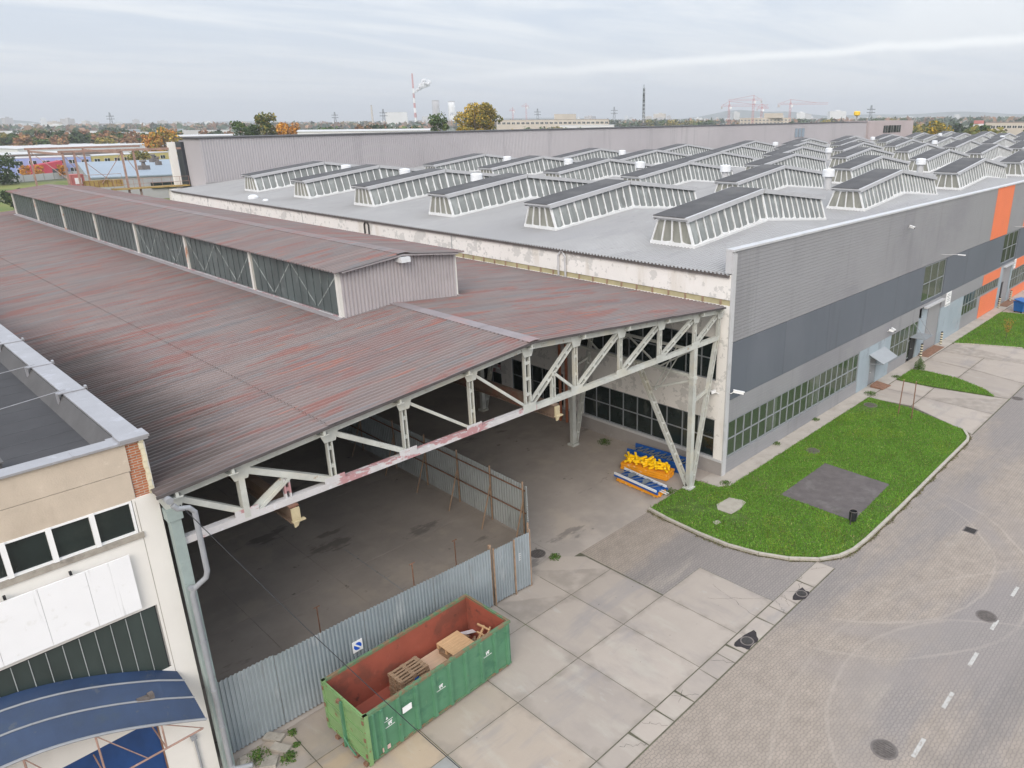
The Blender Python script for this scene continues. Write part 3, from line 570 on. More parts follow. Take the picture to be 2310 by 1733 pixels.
# ------------------------------------------------------------------ the big grey hall with roof lanterns
hall = tag(empty('factory_hall', (0, 0, 0)), 'long grey factory hall with white side wall and rows of white glazed roof lanterns', 'factory')
BAY = 24.7; NB = 10; HX = BAY*NB; HY = 80.4
def zroof(x):
    u = (x % BAY); return 11.9+.0935*(BAY/2-abs(u-BAY/2))
# roof: ribbed sheets, ribs run across each slope
def ribbed(x_pts, z_of, y0, y1, pitch, amp, thick=.0, drop=None):
    ys_ = []; y = y0
    while y < y1:
        for fr, h in ((0, 0), (.5, 0), (.62, 1), (.88, 1)):
            if y+fr*pitch <= y1: ys_.append((y+fr*pitch, h*amp))
        y += pitch
    ys_.append((y1, 0)); n = len(ys_); mb = MB()
    for x in x_pts:
        z = z_of(x)
        for yy, h in ys_: mb.v.append((x, yy, z+h))
    for i in range(len(x_pts)-1):
        for k in range(n-1):
            mb.f.append((i*n+k, (i+1)*n+k, (i+1)*n+k+1, i*n+k+1)); mb.m.append(0)
    return mb
xp = [-.18]
for k in range(NB): xp += [k*BAY+BAY/2, (k+1)*BAY]
M['hall_roof'] = mat('painted_grey_roof', (.318, .314, .316), .68, .06, .15, patches=[((.365, .361, .362), .10, (1, 1, 1), .5, .15, .7), ((.27, .268, .272), .5, (.22, 1, 1), .54, .12, .55), ((.29, .288, .295), .06, S1, .54, .1, .7), ((.22, .215, .21), 1.4, (.35, 1, 1), .63, .06, .5), ((.42, .42, .425), 2.2, (.3, 1.4, 1), .64, .05, .4)])
def zr2(x): return zroof(max(x, 0.0001)) if x > 0 else 11.9-.016
ribbed(xp, lambda x: zr2(min(x, HX-.001)), .12, HY, .26, .045).build('roof', M['hall_roof'], hall)
e = MB(); y = .12
while y < 79.5:
    e.hexa([(-.185, y+.13, 11.86), (-.16, y+.13, 11.86), (-.16, y+.25, 11.86), (-.185, y+.25, 11.86), (-.185, y+.15, 11.955), (-.16, y+.15, 11.955), (-.16, y+.24, 11.955), (-.185, y+.24, 11.955)]); y += .26
e.box((-.15, .12, 11.74), (-.03, 79.6, 11.862)); e.build('eave_edge', mat('dark_eave', (.12, .105, .10), .8, .2, 3), hall)
# white side wall (faces -x): bands with window strips below
wall = MB()
wall.box((.0, .02, 10.5), (.35, HY, 11.88))            # white band above the lean-to roof
wall.box((.012, .02, 8.25), (.35, HY, 10.18))
wall.box((0, .02, 3.4), (.35, HY, 5.75)); wall.box((0, .02, 1.0), (.35, .62, 3.4)); wall.box((0, .02, 5.75), (.35, .68, 8.25))
wall.box((0, 11.05, 1.0), (.35, 12.9, 3.4))
for y in (18.2, 26, 37, 48, 59, 70): wall.box((.004, y, 1.0), (.35, y+1.2, 3.4))
for y in (13.6, 22, 31, 46, 62): wall.box((.004, y, 5.75), (.35, y+4.5, 8.25))
wall.build('side_wall', M['white_wall'], hall)
pl = MB(); pl.box((-.04, -.0, 0), (.35, HY, .86)); pl.build('plinth', M['plinth'], hall)
sl_ = MB(); sl_.box((-.06, .02, .862), (.3, HY, .998)); sl_.build('sill', M['trim'], hall)
ins = MB(); ins.box((.06, .02, 10.18), (.3, HY, 10.5)); ins.build('insulation_strip', M['insul'], hall)
bars = MB(); y = .6
while y < 79: bars.box((-.01, y, 10.182), (.06, y+.09, 10.498)); y += 1.18
bars.build('strip_bar', M['rust_light'], hall)
# two pairs of downpipes and panel joints on the band
for y, mt in ((35.55, 'dark'), (36.2, 'dark'), (12.36, 'trim'), (12.98, 'trim')):
    b = MB(); b.tube([(-.09, y+(.25 if y in (35.55, 12.36) else -.25), 11.82), (-.1, y, 11.5), (-.1, y, 9.8)], .07, 8); b.build('downpipe', M[mt], hall)
jt = MB()
for y in (24.3, 47.2, 58.35, 69.3): jt.box((-.006, y, 10.5), (.002, y+.07, 11.87))
jt.build('panel_joint', M['frame_grey'], hall)
def window(lo, hi, axis, nx, nz, parent, glass='window_glass', frame='frame_grey', fw=.07, depth=.08, name='window', shift=None):
    """framed window; axis 'y': lies in a plane y=const (facing -y); axis 'x': plane x=const (facing -x)"""
    fr = MB(); gl = MB(); (a, z0), (b, z1) = lo, hi
    def P(u0, w0, u1, w1, d0, d1, mb):
        if axis[0] == 'y': mb.box((u0, axis[1]+d0, w0), (u1, axis[1]+d1, w1))
        else: mb.box((axis[1]+d0, u0, w0), (axis[1]+d1, u1, w1))
    P(a, z0, b, z0+fw, 0, depth, fr); P(a, z1-fw, b, z1, 0, depth, fr)
    P(a, z0+fw, a+fw, z1-fw, 0, depth, fr); P(b-fw, z0+fw, b, z1-fw, 0, depth, fr)
    for i in range(1, nx): u = a+(b-a)*i/nx; P(u-fw/2, z0+fw, u+fw/2, z1-fw, .004, depth-.004, fr)
    for j in range(1, nz): q = z0+(z1-z0)*j/nz; P(a+fw, q-fw/2, b-fw, q+fw/2, .01, depth-.01, fr)
    o = fr.build(name, M[frame], parent, shift); d = depth*.5
    if axis[0] == 'y': gl.face((a+.02, axis[1]+d, z0+.02), (b-.02, axis[1]+d, z0+.02), (b-.02, axis[1]+d, z1-.02), (a+.02, axis[1]+d, z1-.02))
    else: gl.face((axis[1]+d, b-.02, z0+.02), (axis[1]+d, a+.02, z0+.02), (axis[1]+d, a+.02, z1-.02), (axis[1]+d, b-.02, z1-.02))
    gl.build('pane', M[glass], o, shift); return o
# side-wall windows, under the lean-to roof
for a, b, nx in ((.62, 11.05, 9), (12.9, 18.2, 5), (19.4, 26, 6), (27.2, 37, 8), (38.2, 48, 8), (49.2, 59, 8)): window((a, 1.0), (b, 3.4), ('x', .06), nx, 2, hall, 'dark_glass')
for a, b, nx in ((.68, 13.6, 12), (18.1, 22, 4), (26.5, 31, 4), (35.5, 46, 9)): window((a, 5.75), (b, 8.25), ('x', .06), nx, 2, hall, 'dark_glass')
# street facade (faces -y)
fac = MB()
def ribh(z0, z1, x0, x1, pitch=.2, d=.011, yb=0.0, mb=fac):     # horizontal ribs
    n = max(1, round((z1-z0)/pitch)); h = (z1-z0)/n
    for k in range(n):
        z = z0+k*h
        mb.face((x0, yb, z), (x1, yb, z), (x1, yb-d, z+h*.14), (x0, yb-d, z+h*.14)); mb.face((x0, yb-d, z+h*.14), (x1, yb-d, z+h*.14), (x1, yb-d*.55, z+h), (x0, yb-d*.55, z+h))
        mb.face((x0, yb-d*.55, z+h), (x1, yb-d*.55, z+h), (x1, yb, z+h), (x0, yb, z+h))
for a, b in ((.4, 47.5), (53.48, 59.5), (65.4, 252)): ribh(8.05, 13.12, a, b)
fac.box((.36, .001, 8.05), (252, .3, 13.1)); fac.box((.36, .001, 0), (18.3, .3, .98)); fac.box((.36, .001, 3.32), (30, .3, 4.6))
ribh(3.32, 4.62, .4, 30); ribh(0.05, .98, .4, 18.3)
fac.box((35.4, .001, 3.45), (53.6, .3, 4.6)); fac.box((30, .001, 4.36), (35.4, .3, 4.6)); ribh(3.45, 4.62, 35.4, 47.5)
fac.box((41.85, .001, 0), (47.5, .3, 1.3)); fac.box((24.2, .001, 0), (28.2, .3, .9)); fac.box((46.7, .001, 1.3), (53.6, .3, 2.4)); fac.box((47.5, .001, 0), (53.6, .3, 1.3))
fac.box((58.4, .001, 3.45), (252, .3, 4.6)); fac.box((58.4, .001, 0), (252, .3, 1.2)); fac.box((53.6, .001, 4.4), (58.4, .3, 4.6)); fac.box((75, .001, 1.2), (252, .3, 3.45))
fac.build('facade_cladding', M['clad_grey'], hall)
for a, b in ((.4, 6.45), (6.47, 12.35), (12.37, 18.25), (18.27, 24.05), (24.07, 29.9), (35.2, 41.05), (41.07, 46.95), (46.97, 52.95), (58.6, 252)):
    dk = MB(); dk.box((a, -.012, 4.64), (b, .3, 8.03)); dk.build('cladding_panel', M['clad_dark'], hall)
for a, b in ((29.9, 35.2), (52.95, 58.6)): dk = MB(); dk.box((a, .02, 4.64), (b, .3, 4.86)); dk.build('window_apron', M['clad_dark'], hall)
for a, b in ((47.52, 53.46), (59.52, 65.38)): orr = MB(); ribh(8.05, 13.12, a, b, mb=orr); orr.build('orange_stripe', M['orange'], hall)
for a, b, z0, z1 in ((47.55, 53.55, 3.46, 4.5), (47.5, 53.5, .05, 2.3), (59.3, 66, .05, 1.15), (59.3, 66, 3.5, 4.55)): orr = MB(); orr.box((a, -.03, z0), (b, -.002, z1)); orr.build('orange_panel', M['orange'], hall)
for lo, hi in (((18.3, 0), (20.4, 3.32)), ((20.4, 2.25), (21.75, 3.32)), ((21.75, 0), (24.2, 3.32)), ((30.2, 0), (31.1, 3.32)), ((35.4, 0), (41.85, 3.44)), ((53.6, 0), (54.6, 4.4)), ((57.9, 0), (58.4, 4.4))):
    bl = MB(); bl.box((lo[0], -.02, lo[1]), (hi[0], .3, hi[1])); bl.build('painted_wall', M['clad_blue'], hall)
tr = MB(); tr.box((-.02, -.06, 0), (.36, .016, 13.0)); tr.box((-.04, -.09, 13.13), (252, .42, 13.24)); tr.box((-.03, .02, 11.95), (.36, .4, 13.13)); tr.build('parapet_trim', M['trim'], hall)
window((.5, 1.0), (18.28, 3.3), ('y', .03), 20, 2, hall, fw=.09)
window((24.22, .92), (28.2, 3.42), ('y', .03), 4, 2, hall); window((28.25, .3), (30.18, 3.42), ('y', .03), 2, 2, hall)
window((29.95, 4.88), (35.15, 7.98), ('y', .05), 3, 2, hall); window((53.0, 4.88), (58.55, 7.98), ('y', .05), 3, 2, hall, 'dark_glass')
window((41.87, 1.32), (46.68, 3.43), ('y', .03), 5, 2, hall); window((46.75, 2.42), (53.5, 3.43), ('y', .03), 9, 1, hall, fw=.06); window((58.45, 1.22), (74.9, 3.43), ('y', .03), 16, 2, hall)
# doors
d = MB(); d.box((20.42, .04, .05), (21.73, .12, 2.23)); o = d.build('door', M['frame_grey'], hall); h_ = MB(); h_.tube([(20.6, .0, 1.1), (20.6, -.03, 1.1), (20.75, -.03, 1.1)], .02, 6); h_.build('handle', M['trim'], o)
aw = MB(); aw.hexa([(20.1, -.02, 2.62), (20.2, -1.15, 2.08), (22.9, -1.15, 2.08), (23.0, -.02, 2.62), (20.1, -.02, 2.67), (20.2, -1.15, 2.13), (22.9, -1.15, 2.13), (23.0, -.02, 2.67)][::1])
aw.beam((20.25, -.03, 1.9), (20.3, -1.1, 2.08), .04, .04); aw.beam((22.85, -.03, 1.9), (22.8, -1.1, 2.08), .04, .04); aw.build('door_awning', M['awning_sheet'], hall)
gt = MB(); gt.box((31.15, .12, .05), (32.4, .2, 4.2))
for k in range(6): gt.box((31.2, .1, .3+k*.66), (32.35, .12, .78+k*.66))
gt.build('gate', M['clad_blue'], hall)
gt = MB(); gt.box((32.42, .06, .05), (35.35, .14, 4.2))
for k in range(5): gt.box((32.45, .052, .85+k*.8), (35.3, .06, .875+k*.8))
gt.build('gate', M['clad_grey'], hall)
gt = MB(); gt.box((31.0, -.28, 4.22), (35.5, .02, 4.36)); gt.build('gate_canopy', M['trim'], hall)
gt = MB(); gt.box((54.7, .06, 2.6), (55.9, .14, 4.3)); gt.box((55.92, .06, .05), (57.85, .14, 4.3)); gt.build('gate', M['clad_grey'], hall)
gt = MB(); gt.box((54.7, .2, .05), (55.88, .26, 2.58)); gt.build('gate_opening', M['f_dark'], hall)
gt = MB(); gt.box((54.5, -.28, 4.32), (58.1, .02, 4.44)); gt.build('gate_canopy', M['trim'], hall)
gt = MB(); gt.box((28.75, .0, .05), (29.85, .09, 2.1)); o = gt.build('door', M['black'], hall); h_ = MB(); h_.tube([(28.9, -.02, 1.1), (28.9, -.05, 1.1), (29.05, -.05, 1.1)], .02, 6); h_.build('handle', M['trim'], o)
# a light glass canopy on two tie rods over that door
gt = MB(); gt.box((28.4, -1.3, 2.2), (30.3, -.03, 2.25)); gt.tube([(28.6, -1.2, 2.25), (28.6, -.03, 3.6)], .025, 6); gt.tube([(30.1, -1.2, 2.25), (30.1, -.03, 3.6)], .025, 6); gt.build('tie_rod_canopy', M['frame_grey'], hall)
# inside the glazing: white columns, floor and a back wall far behind
inn = MB()
for k in range(13): inn.box((.75+5.9*k, .55, 0), (1.25+5.9*k, 1.0, 11.2))
inn.build('inner_column', M['white'], hall)
inn = MB(); inn.box((.4, .3, -.1), (100, 14, .012)); inn.box((.4, 13.9, 0), (100, 14, 11.4)); inn.box((.4, .35, 4.3), (100, 13.8, 4.45)); inn.build('inner_floor', M['plinth'], hall)
bk = MB(); bk.box((0.35, HY-.3, 0), (HX, HY, 11.7)); bk.box((HX-.3, .3, 0), (HX, HY-.3, 11.7)); bk.build('rear_wall', M['white_wall'], hall)

# one roof lantern: origin at the front foot (x=0), runs 17.6 m over the roof ridge
LN = 17.6; RG = 8.55
def zb(x): return -.0935*(abs(x-RG)-RG)            # roof line under it
def zt(x): return 1.72+.125*RG-.125*abs(x-RG)      # top of the glazed side
WB, WT = 1.66, 1.04
def make_lantern():
    fr = MB(); sides = []
    def side(sg, x, h):   # point on the sloping side: h 0..1
        z0, z1 = zb(x), zt(x); return Vector((x, sg*(WB+(WT-WB)*h), z0+(z1-z0)*h))
    for sg in (-1, 1):
        gl = MB(); sides.append(gl)
        n = 11
        cuts = [RG*k/n+.06 for k in range(n+1)]+[RG+.15+(LN-RG-.23)*k/n for k in range(n+1)]
        for a, b in zip(cuts, cuts[1:]):
            if RG < a < RG+.1: continue
            q = [side(sg, a, .1), side(sg, b, .1), side(sg, b, .97), side(sg, a, .97)]
            gl.face(*(q if sg < 0 else [q[1], q[0], q[3], q[2]]))
        for i, x in enumerate(cuts):
            p, q = side(sg, x, .0), side(sg, x, 1.0); o_ = Vector((0, sg*.035, .01))
            fr.beam(p+o_, q+o_, .075, .06, up=(0, sg, .2))
        a, b, c_ = side(sg, 0, 0), side(sg, RG+.2, 0), side(sg, LN, 0)
        for p, q in ((a, b), (b, c_)): fr.beam(p+Vector((0, sg*.03, .09)), q+Vector((0, sg*.03, .09)), .12, .2)
        a, b, c_ = side(sg, 0, 1), side(sg, RG+.2, 1), side(sg, LN, 1)
        for p, q in ((a, b), (b, c_)): fr.beam(p+Vector((0, sg*.03, -.05)), q+Vector((0, sg*.03, -.05)), .1, .12)
        w0, w1, w2, w3 = side(sg, RG+.06, 0), side(sg, RG+.15, 0), side(sg, RG+.15, 1), side(sg, RG+.06, 1)
        o_ = Vector((0, sg*.02, 0)); fr.face(w0+o_, w1+o_, w2+o_, w3+o_)
    for x, sx in ((0, -1), (LN, 1)):
        z0, z1 = zb(x), zt(x)
        for k in range(5):
            u = -1+.5*k; fr.beam((x+sx*.03, u*WB, z0), (x+sx*.03, u*WT, z1), .1, .07, up=(1, 0, 0))
        fr.beam((x+sx*.03, -WB, z0+.12), (x+sx*.03, WB, z0+.12), .09, .26); fr.beam((x+sx*.03, -WT, z1-.07), (x+sx*.03, WT, z1-.07), .09, .14)
    ends = []
    for x, sx in ((0, -1), (LN, 1)):
        z0, z1 = zb(x), zt(x); EN = MB(); ends.append(EN)
        for k in range(4):
            u0, u1 = -1+.5*k, -.5+.5*k
            q = [(x, u0*WB*.97, z0+.2), (x, u1*WB*.97, z0+.2), (x, u1*WT, z1-.1), (x, u0*WT, z1-.1)]
            EN.face(*(q if sx > 0 else [q[1], q[0], q[3], q[2]]))
    # inner lining so that nothing shows through between the bars
    fr.mat(0)
    for sg in (-1, 1):
        for a, b in ((0, RG), (RG, LN)):
            q = [side(sg, a, 0), side(sg, b, 0), side(sg, b, 1), side(sg, a, 1)]; o_ = Vector((0, -sg*.03, 0)); fr.face(*[p+o_ for p in q])
    fr.face((.03, -WB, 0), (.03, WB, 0), (.03, WT, zt(0)), (.03, -WT, zt(0))); fr.face((LN-.03, -WB, zb(LN)), (LN-.03, WB, zb(LN)), (LN-.03, WT, zt(LN)), (LN-.03, -WT, zt(LN)))
    o = fr.build('roof_lantern', M['lantern_white'], hall)
    [g_.build('side_glazing', M['lantern_glass'], o) for g_ in sides]; [g_.build('end_glazing', M['lantern_glass_end'], o) for g_ in ends]
    rf = MB(); ov, W_ = .36, 1.3
    zA, zR = zt(-ov)+.0, zt(RG)
    for x0, x1 in ((-ov, RG), (RG, LN+ov)):
        a, b = zt(x0)+.04, zt(x1)+.04
        rf.mat(1); rf.hexa([(x0, -W_, a), (x1, -W_, b), (x1, W_, b), (x0, W_, a), (x0, -W_, a+.13), (x1, -W_, b+.13), (x1, W_, b+.13), (x0, W_, a+.13)])
        for s_ in (-1, 1): rf.hexa([(x0+.1, s_*W_-.03, a-.16), (x1, s_*W_-.03, b-.16), (x1, s_*W_+.03, b-.16), (x0+.1, s_*W_+.03, a-.16), (x0+.1, s_*W_-.03, a+.14), (x1, s_*W_-.03, b+.14), (x1, s_*W_+.03, b+.14), (x0+.1, s_*W_+.03, a+.14)])
        rf.mat(0); rf.hexa([(x0-(.03 if x0 < 0 else 0), -W_+.16, a+.12), (x1, -W_+.16, b+.12), (x1, W_-.05, b+.12), (x0-(.03 if x0 < 0 else 0), W_-.05, a+.12), (x0-(.03 if x0 < 0 else 0), -W_+.16, a+.155), (x1, -W_+.16, b+.155), (x1, W_-.05, b+.155), (x0-(.03 if x0 < 0 else 0), W_-.05, a+.155)])
    rf.build('lantern_roof', [M['lantern_roof'], mat('lantern_fascia', (.46, .46, .47), .7, .08, 1)], o)
    return o
lan = make_lantern()
for k in range(NB):
    for j in range(6):
        loc = (3.85+BAY*k, 6.85+11.9*j, zroof(3.85)-.02)
        if k == 0 and j == 0: lan.location = loc; continue
        dup(lan, hall, loc)
# roof vents: drum on a neck
def vent():
    a = MB(); a.lathe((0, 0, 0), [(.36, -.1), (.36, 1.3), (.34, 1.31)], 20); o = a.build('roof_vent', M['trim'], hall, smooth=False)
    b = MB(); b.lathe((0, 0, 1.25), [(.58, 0), (.56, .62), (.5, .68), (.1, .73)], 22); b.build('vent_cap', M['white_steel'], o); return o
v0 = vent(); first = True
for k in range(0, 9):
    for j in range(5):
        if (k == 0 and j < 2) or (k > 1 and (k*2+j*3) % 4 != 0): continue
        loc = (BAY*(k+.5)+.2, 12.8+11.9*j, zroof(BAY*(k+.5)+.2))
        if first: v0.location = loc; first = False
        else: dup(v0, hall, loc)
for x, y, r, h in ((1.4, 60.5, .55, .45), (1.2, 57.2, .3, .25), (27, 1.2, .5, .3)):
    a = MB(); a.lathe((x, y, zroof(x)-.05), [(r, 0), (r*.95, h*.6), (r*.5, h), (.05, h)], 18); a.build('roof_dome', M['white_steel'], hall)
cb = MB(); cb.box((27.4, 1.6, zroof(27.4)), (28.6, 2.2, zroof(27.4)+.28)); cb.build('roof_box', M['white'], hall)

# ------------------------------------------------------------------ the taller corrugated hall behind
tall = tag(empty('tall_hall', (4.4, 80.5, 0)), 'windowless tall hall of grey vertical corrugated sheet behind the roof lanterns', 'factory')
SH = (4.4, 80.5, 0)
def ribv_x(x0, x1, y, z0, z1, pitch, d, mb):     # vertical ribs on a wall facing -y
    n = round((x1-x0)/pitch); p = (x1-x0)/n
    for k in range(n):
        x = x0+k*p; A_ = [(x, y), (x+p*.35, y), (x+p*.5, y-d), (x+p*.85, y-d), (x+p, y)]
        for (a, b), (c, e_) in zip(A_, A_[1:]):
            za = z1(a) if callable(z1) else z1; zc_ = z1(c) if callable(z1) else z1
            mb.face((a, b, z0), (c, e_, z0), (c, e_, zc_), (a, b, za))
def ztall(x): return 17.85+.0024*(x-4.4)
b = MB(); ribv_x(4.4, 232, 80.5, 11.0, ztall, .34, .06, b); b.build('wall', M['tall_wall'], tall, SH)
b = MB(); b.box((4.42, 80.6, 0), (231.9, 87.4, 17.6)); b.build('wall_core', M['tall_wall'], tall, SH)
b = MB(); n = 15
for k in range(n):
    y = 80.5+k*.34; 
    for (y0, d0), (y1, d1) in (((0, 0), (.12, 0)), ((.12, 0), (.17, .06)), ((.17, .06), (.29, .06)), ((.29, .06), (.34, 0))): b.face((4.4-d0, y+y0, 11.9), (4.4-d1, y+y1, 11.9), (4.4-d1, y+y1, 17.85), (4.4-d0, y+y0, 17.85))
b.build('side_wall', M['tall_wall'], tall, SH)
b = MB(); b.hexa([(4.1, 80.3, 17.85), (232.3, 80.3, 18.4), (232.3, 87.7, 18.4), (4.1, 87.7, 17.85), (4.1, 80.3, 17.97), (232.3, 80.3, 18.52), (232.3, 87.7, 18.52), (4.1, 87.7, 17.97)]); b.build('roof', M['lantern_roof'], tall, SH)
b = MB(); b.box((4.3, 80.32, 11.0), (231, 80.42, 12.55)); 
b.build('splash_band', M['hall_roof'], tall, SH)
b = MB(); b.box((4.0, 85.62, 11.6), (4.38, 87.5, 17.4)); b.build('open_end', M['f_dark'], tall, SH)
b = MB(); b.box((2.55, 85.8, 0), (3.38, 86.3, 17.4)); b.build('end_pillar', M['white_new'], tall, SH)
b = MB(); b.box((1.6, 80.5, 0), (4.4, 86.0, 11.7)); b.build('low_block', M['white_wall'], tall, SH)
b = MB(); ribv_x(203, 239.5, 79.6, 11.5, 18.62, .34, .05, b); b.box((203, 79.62, 0), (239.5, 87.6, 18.6)); b.build('end_block', mat('pinkish_sheet', (.40, .345, .345), .7, .06, .2), tall, SH)
for x in (157, 214, 218.5, 223):
    fr = MB(); zt_ = ztall(x)-1.2
    for k in range(3): yy_ = 80.28 if x < 200 else 79.42; fr.box((x+k*1.9, yy_, zt_-2.2), (x+1.4+k*1.9, yy_+.08, zt_))
    fr.build('window', M['dark_glass'] if x > 210 else M['sheet_blue'], tall, SH)
# ------------------------------------------------------------------ the open steel shed (lean-to roof) between the two buildings
shed = tag(empty('open_shed', (-14.3, .5, 0)), 'open steel truss shed with rust red corrugated roof and long glazed ridge monitor', 'shed')
SS = (-14.3, .5, 0)
XR, ZR = -14.3, 11.42; KL = (ZR-10.16)/(28.38-14.3); KR = (ZR-10.2)/(14.3-.32)
YE = 76.5
def zs(x): return ZR-KL*(XR-x) if x < XR else ZR-KR*(x-XR)
def roof_mat(name, stain=True):
    m = mat(name, (.205, .165, .157), .72, .12, .7, (.3, 4, 1), patches=[((.172, .168, .172), .5, (.30, 3.2, 1), .50, .14, .75), ((.232, .108, .094), .62, (.45, 2.2, 1), .52, .10, .75), ((.20, .127, .12), .25, (.8, 1.2, 1), .46, .2, .6), ((.29, .128, .10), .85, (.4, 3.2, 1), .60, .06, .7), ((.16, .165, .18), 1.1, (.2, 6, 1), .6, .08, .6), ((.13, .12, .125), 1.8, (.25, 5, 1), .64, .08, .5), ((.145, .125, .125), 1.0, (.03, 1.4, 1), .56, .02, .42), ((.24, .22, .222), .8, (.05, 2.2, 1), .60, .02, .35)], spec=.25)
    if not stain: return m
    t, b, lk, cur = extra(m)
    co = t.nodes.new('ShaderNodeTexCoord'); sp = t.nodes.new('ShaderNodeSeparateXYZ'); lk(co.outputs['Object'], sp.inputs[0])
    nz = t.nodes.new('ShaderNodeTexNoise'); mp_ = t.nodes.new('ShaderNodeMapping'); lk(co.outputs['Object'], mp_.inputs[0]); mp_.inputs['Scale'].default_value = (.28, 2.6, 1); lk(mp_.outputs[0], nz.inputs[0]); nz.inputs['Scale'].default_value = .8; nz.inputs['Detail'].default_value = 9; nz.inputs['Roughness'].default_value = .75
    def mm(op, a, c, d=None):
        n = t.nodes.new('ShaderNodeMath'); n.operation = op
        for i, v in ((0, a), (1, c), (2, d)):
            if v is None: continue
            if isinstance(v, (int, float)): n.inputs[i].default_value = v
            else: lk(v, n.inputs[i])
        return n.outputs[0]
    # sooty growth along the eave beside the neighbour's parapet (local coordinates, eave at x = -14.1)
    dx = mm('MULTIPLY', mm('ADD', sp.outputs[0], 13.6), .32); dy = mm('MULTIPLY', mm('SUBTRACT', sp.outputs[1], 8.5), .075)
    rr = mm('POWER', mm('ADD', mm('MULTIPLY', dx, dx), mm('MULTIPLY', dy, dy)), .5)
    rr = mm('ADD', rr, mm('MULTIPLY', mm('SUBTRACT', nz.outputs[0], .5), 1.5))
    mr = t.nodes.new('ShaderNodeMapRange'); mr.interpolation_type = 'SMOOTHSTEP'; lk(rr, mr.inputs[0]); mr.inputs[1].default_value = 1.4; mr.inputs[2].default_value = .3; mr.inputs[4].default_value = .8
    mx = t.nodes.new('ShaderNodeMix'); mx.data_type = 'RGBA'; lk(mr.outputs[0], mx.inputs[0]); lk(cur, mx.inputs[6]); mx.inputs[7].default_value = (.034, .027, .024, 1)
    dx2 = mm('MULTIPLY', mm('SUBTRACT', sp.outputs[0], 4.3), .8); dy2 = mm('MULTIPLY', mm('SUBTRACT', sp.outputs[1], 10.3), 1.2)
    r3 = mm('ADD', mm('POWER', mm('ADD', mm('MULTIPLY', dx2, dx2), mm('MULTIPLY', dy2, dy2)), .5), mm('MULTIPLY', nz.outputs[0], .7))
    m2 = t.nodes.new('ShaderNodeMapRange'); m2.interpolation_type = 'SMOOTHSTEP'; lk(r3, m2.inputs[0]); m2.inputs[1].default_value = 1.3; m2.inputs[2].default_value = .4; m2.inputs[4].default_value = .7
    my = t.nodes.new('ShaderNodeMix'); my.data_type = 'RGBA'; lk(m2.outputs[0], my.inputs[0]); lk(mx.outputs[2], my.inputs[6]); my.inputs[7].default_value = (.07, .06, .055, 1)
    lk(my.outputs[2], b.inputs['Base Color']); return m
M['shed_roof'] = roof_mat('faded_red_grey_roof'); M['monitor_roof'] = roof_mat('faded_red_grey_monitor_roof', False)
def sheets(pieces, y0, y1, pitch=.25, amp=.06):
    """corrugated sheets: pieces = [(x0, x1, lift0, lift1)], ribs run down the slope"""
    prof = []; y = y0
    while y < y1:
        for fr, h in ((0, 0), (.42, 0), (.56, 1), (.86, 1)):
            if y+fr*pitch < y1: prof.append((y+fr*pitch, h*amp))
        y += pitch
    prof.append((y1, 0)); n = len(prof); mb = MB()
    for x0, x1, l0, l1, zf in pieces:
        b = len(mb.v)
        for x, l in ((x0, l0), (x1, l1)):
            for yy, h in prof: mb.v.append((x, yy, zf(x)+l+h))
        for k in range(n-1): mb.f.append((b+k, b+n+k, b+n+k+1, b+k+1)); mb.m.append(0)
    return mb
pieces = [(-28.38, -23.1, 0, 0, zs), (-23.3, -18.4, .03, .0, zs), (-18.6, XR, .012, 0, zs), (XR, -9.5, 0, .012, zs), (-9.7, -4.9, 0, .02, zs), (-5.1, -.32, 0, 0, zs)]
sheets(pieces, .08, YE).build('roof', M['shed_roof'], shed, SS)
u = MB(); u.face((-28.36, .12, zs(-28.36)-.03), (XR, .12, ZR-.03), (XR, YE, ZR-.03), (-28.36, YE, zs(-28.36)-.03)); u.face((XR, .12, ZR-.03), (-.34, .12, zs(-.34)-.03), (-.34, YE, zs(-.34)-.03), (XR, YE, ZR-.03)); u.build('roof_underside', M['galv_back'], shed, SS)
c = MB()
for y0, y1 in ((.05, 3.2), (3.15, 9.9)):
    for sgn in (-1, 1):
        k = KL if sgn < 0 else KR
        c.hexa([(XR, y0, ZR+.05), (XR+sgn*.30, y0, ZR+.05-k*.30), (XR+sgn*.30, y1, ZR+.05-k*.30), (XR, y1, ZR+.05), (XR, y0, ZR+.075), (XR+sgn*.30, y0, ZR+.075-k*.30), (XR+sgn*.30, y1, ZR+.075-k*.30), (XR, y1, ZR+.075)])
c.build('ridge_cap', mat('mauve_ridge_sheet', (.235, .205, .21), .7, .12, .8, patches=[((.31, .2, .19), .7, S1, .54, .12, .6)]), shed, SS)
ed = MB(); ed.hexa([(-28.4, .06, zs(-28.38)-.09), (XR, .06, ZR-.09), (XR, .10, ZR-.09), (-28.4, .10, zs(-28.38)-.09), (-28.4, .06, zs(-28.38)-.0), (XR, .06, ZR-.0), (XR, .10, ZR), (-28.4, .10, zs(-28.38))]); ed.hexa([(XR, .06, ZR-.09), (-.3, .06, zs(-.3)-.09), (-.3, .10, zs(-.3)-.09), (XR, .10, ZR-.09), (XR, .06, ZR), (-.3, .06, zs(-.3)), (-.3, .10, zs(-.3)), (XR, .10, ZR)])
ed.build('verge_trim', mat('dark_verge_edge', (.085, .075, .075), .8, .2, 2), shed, SS)
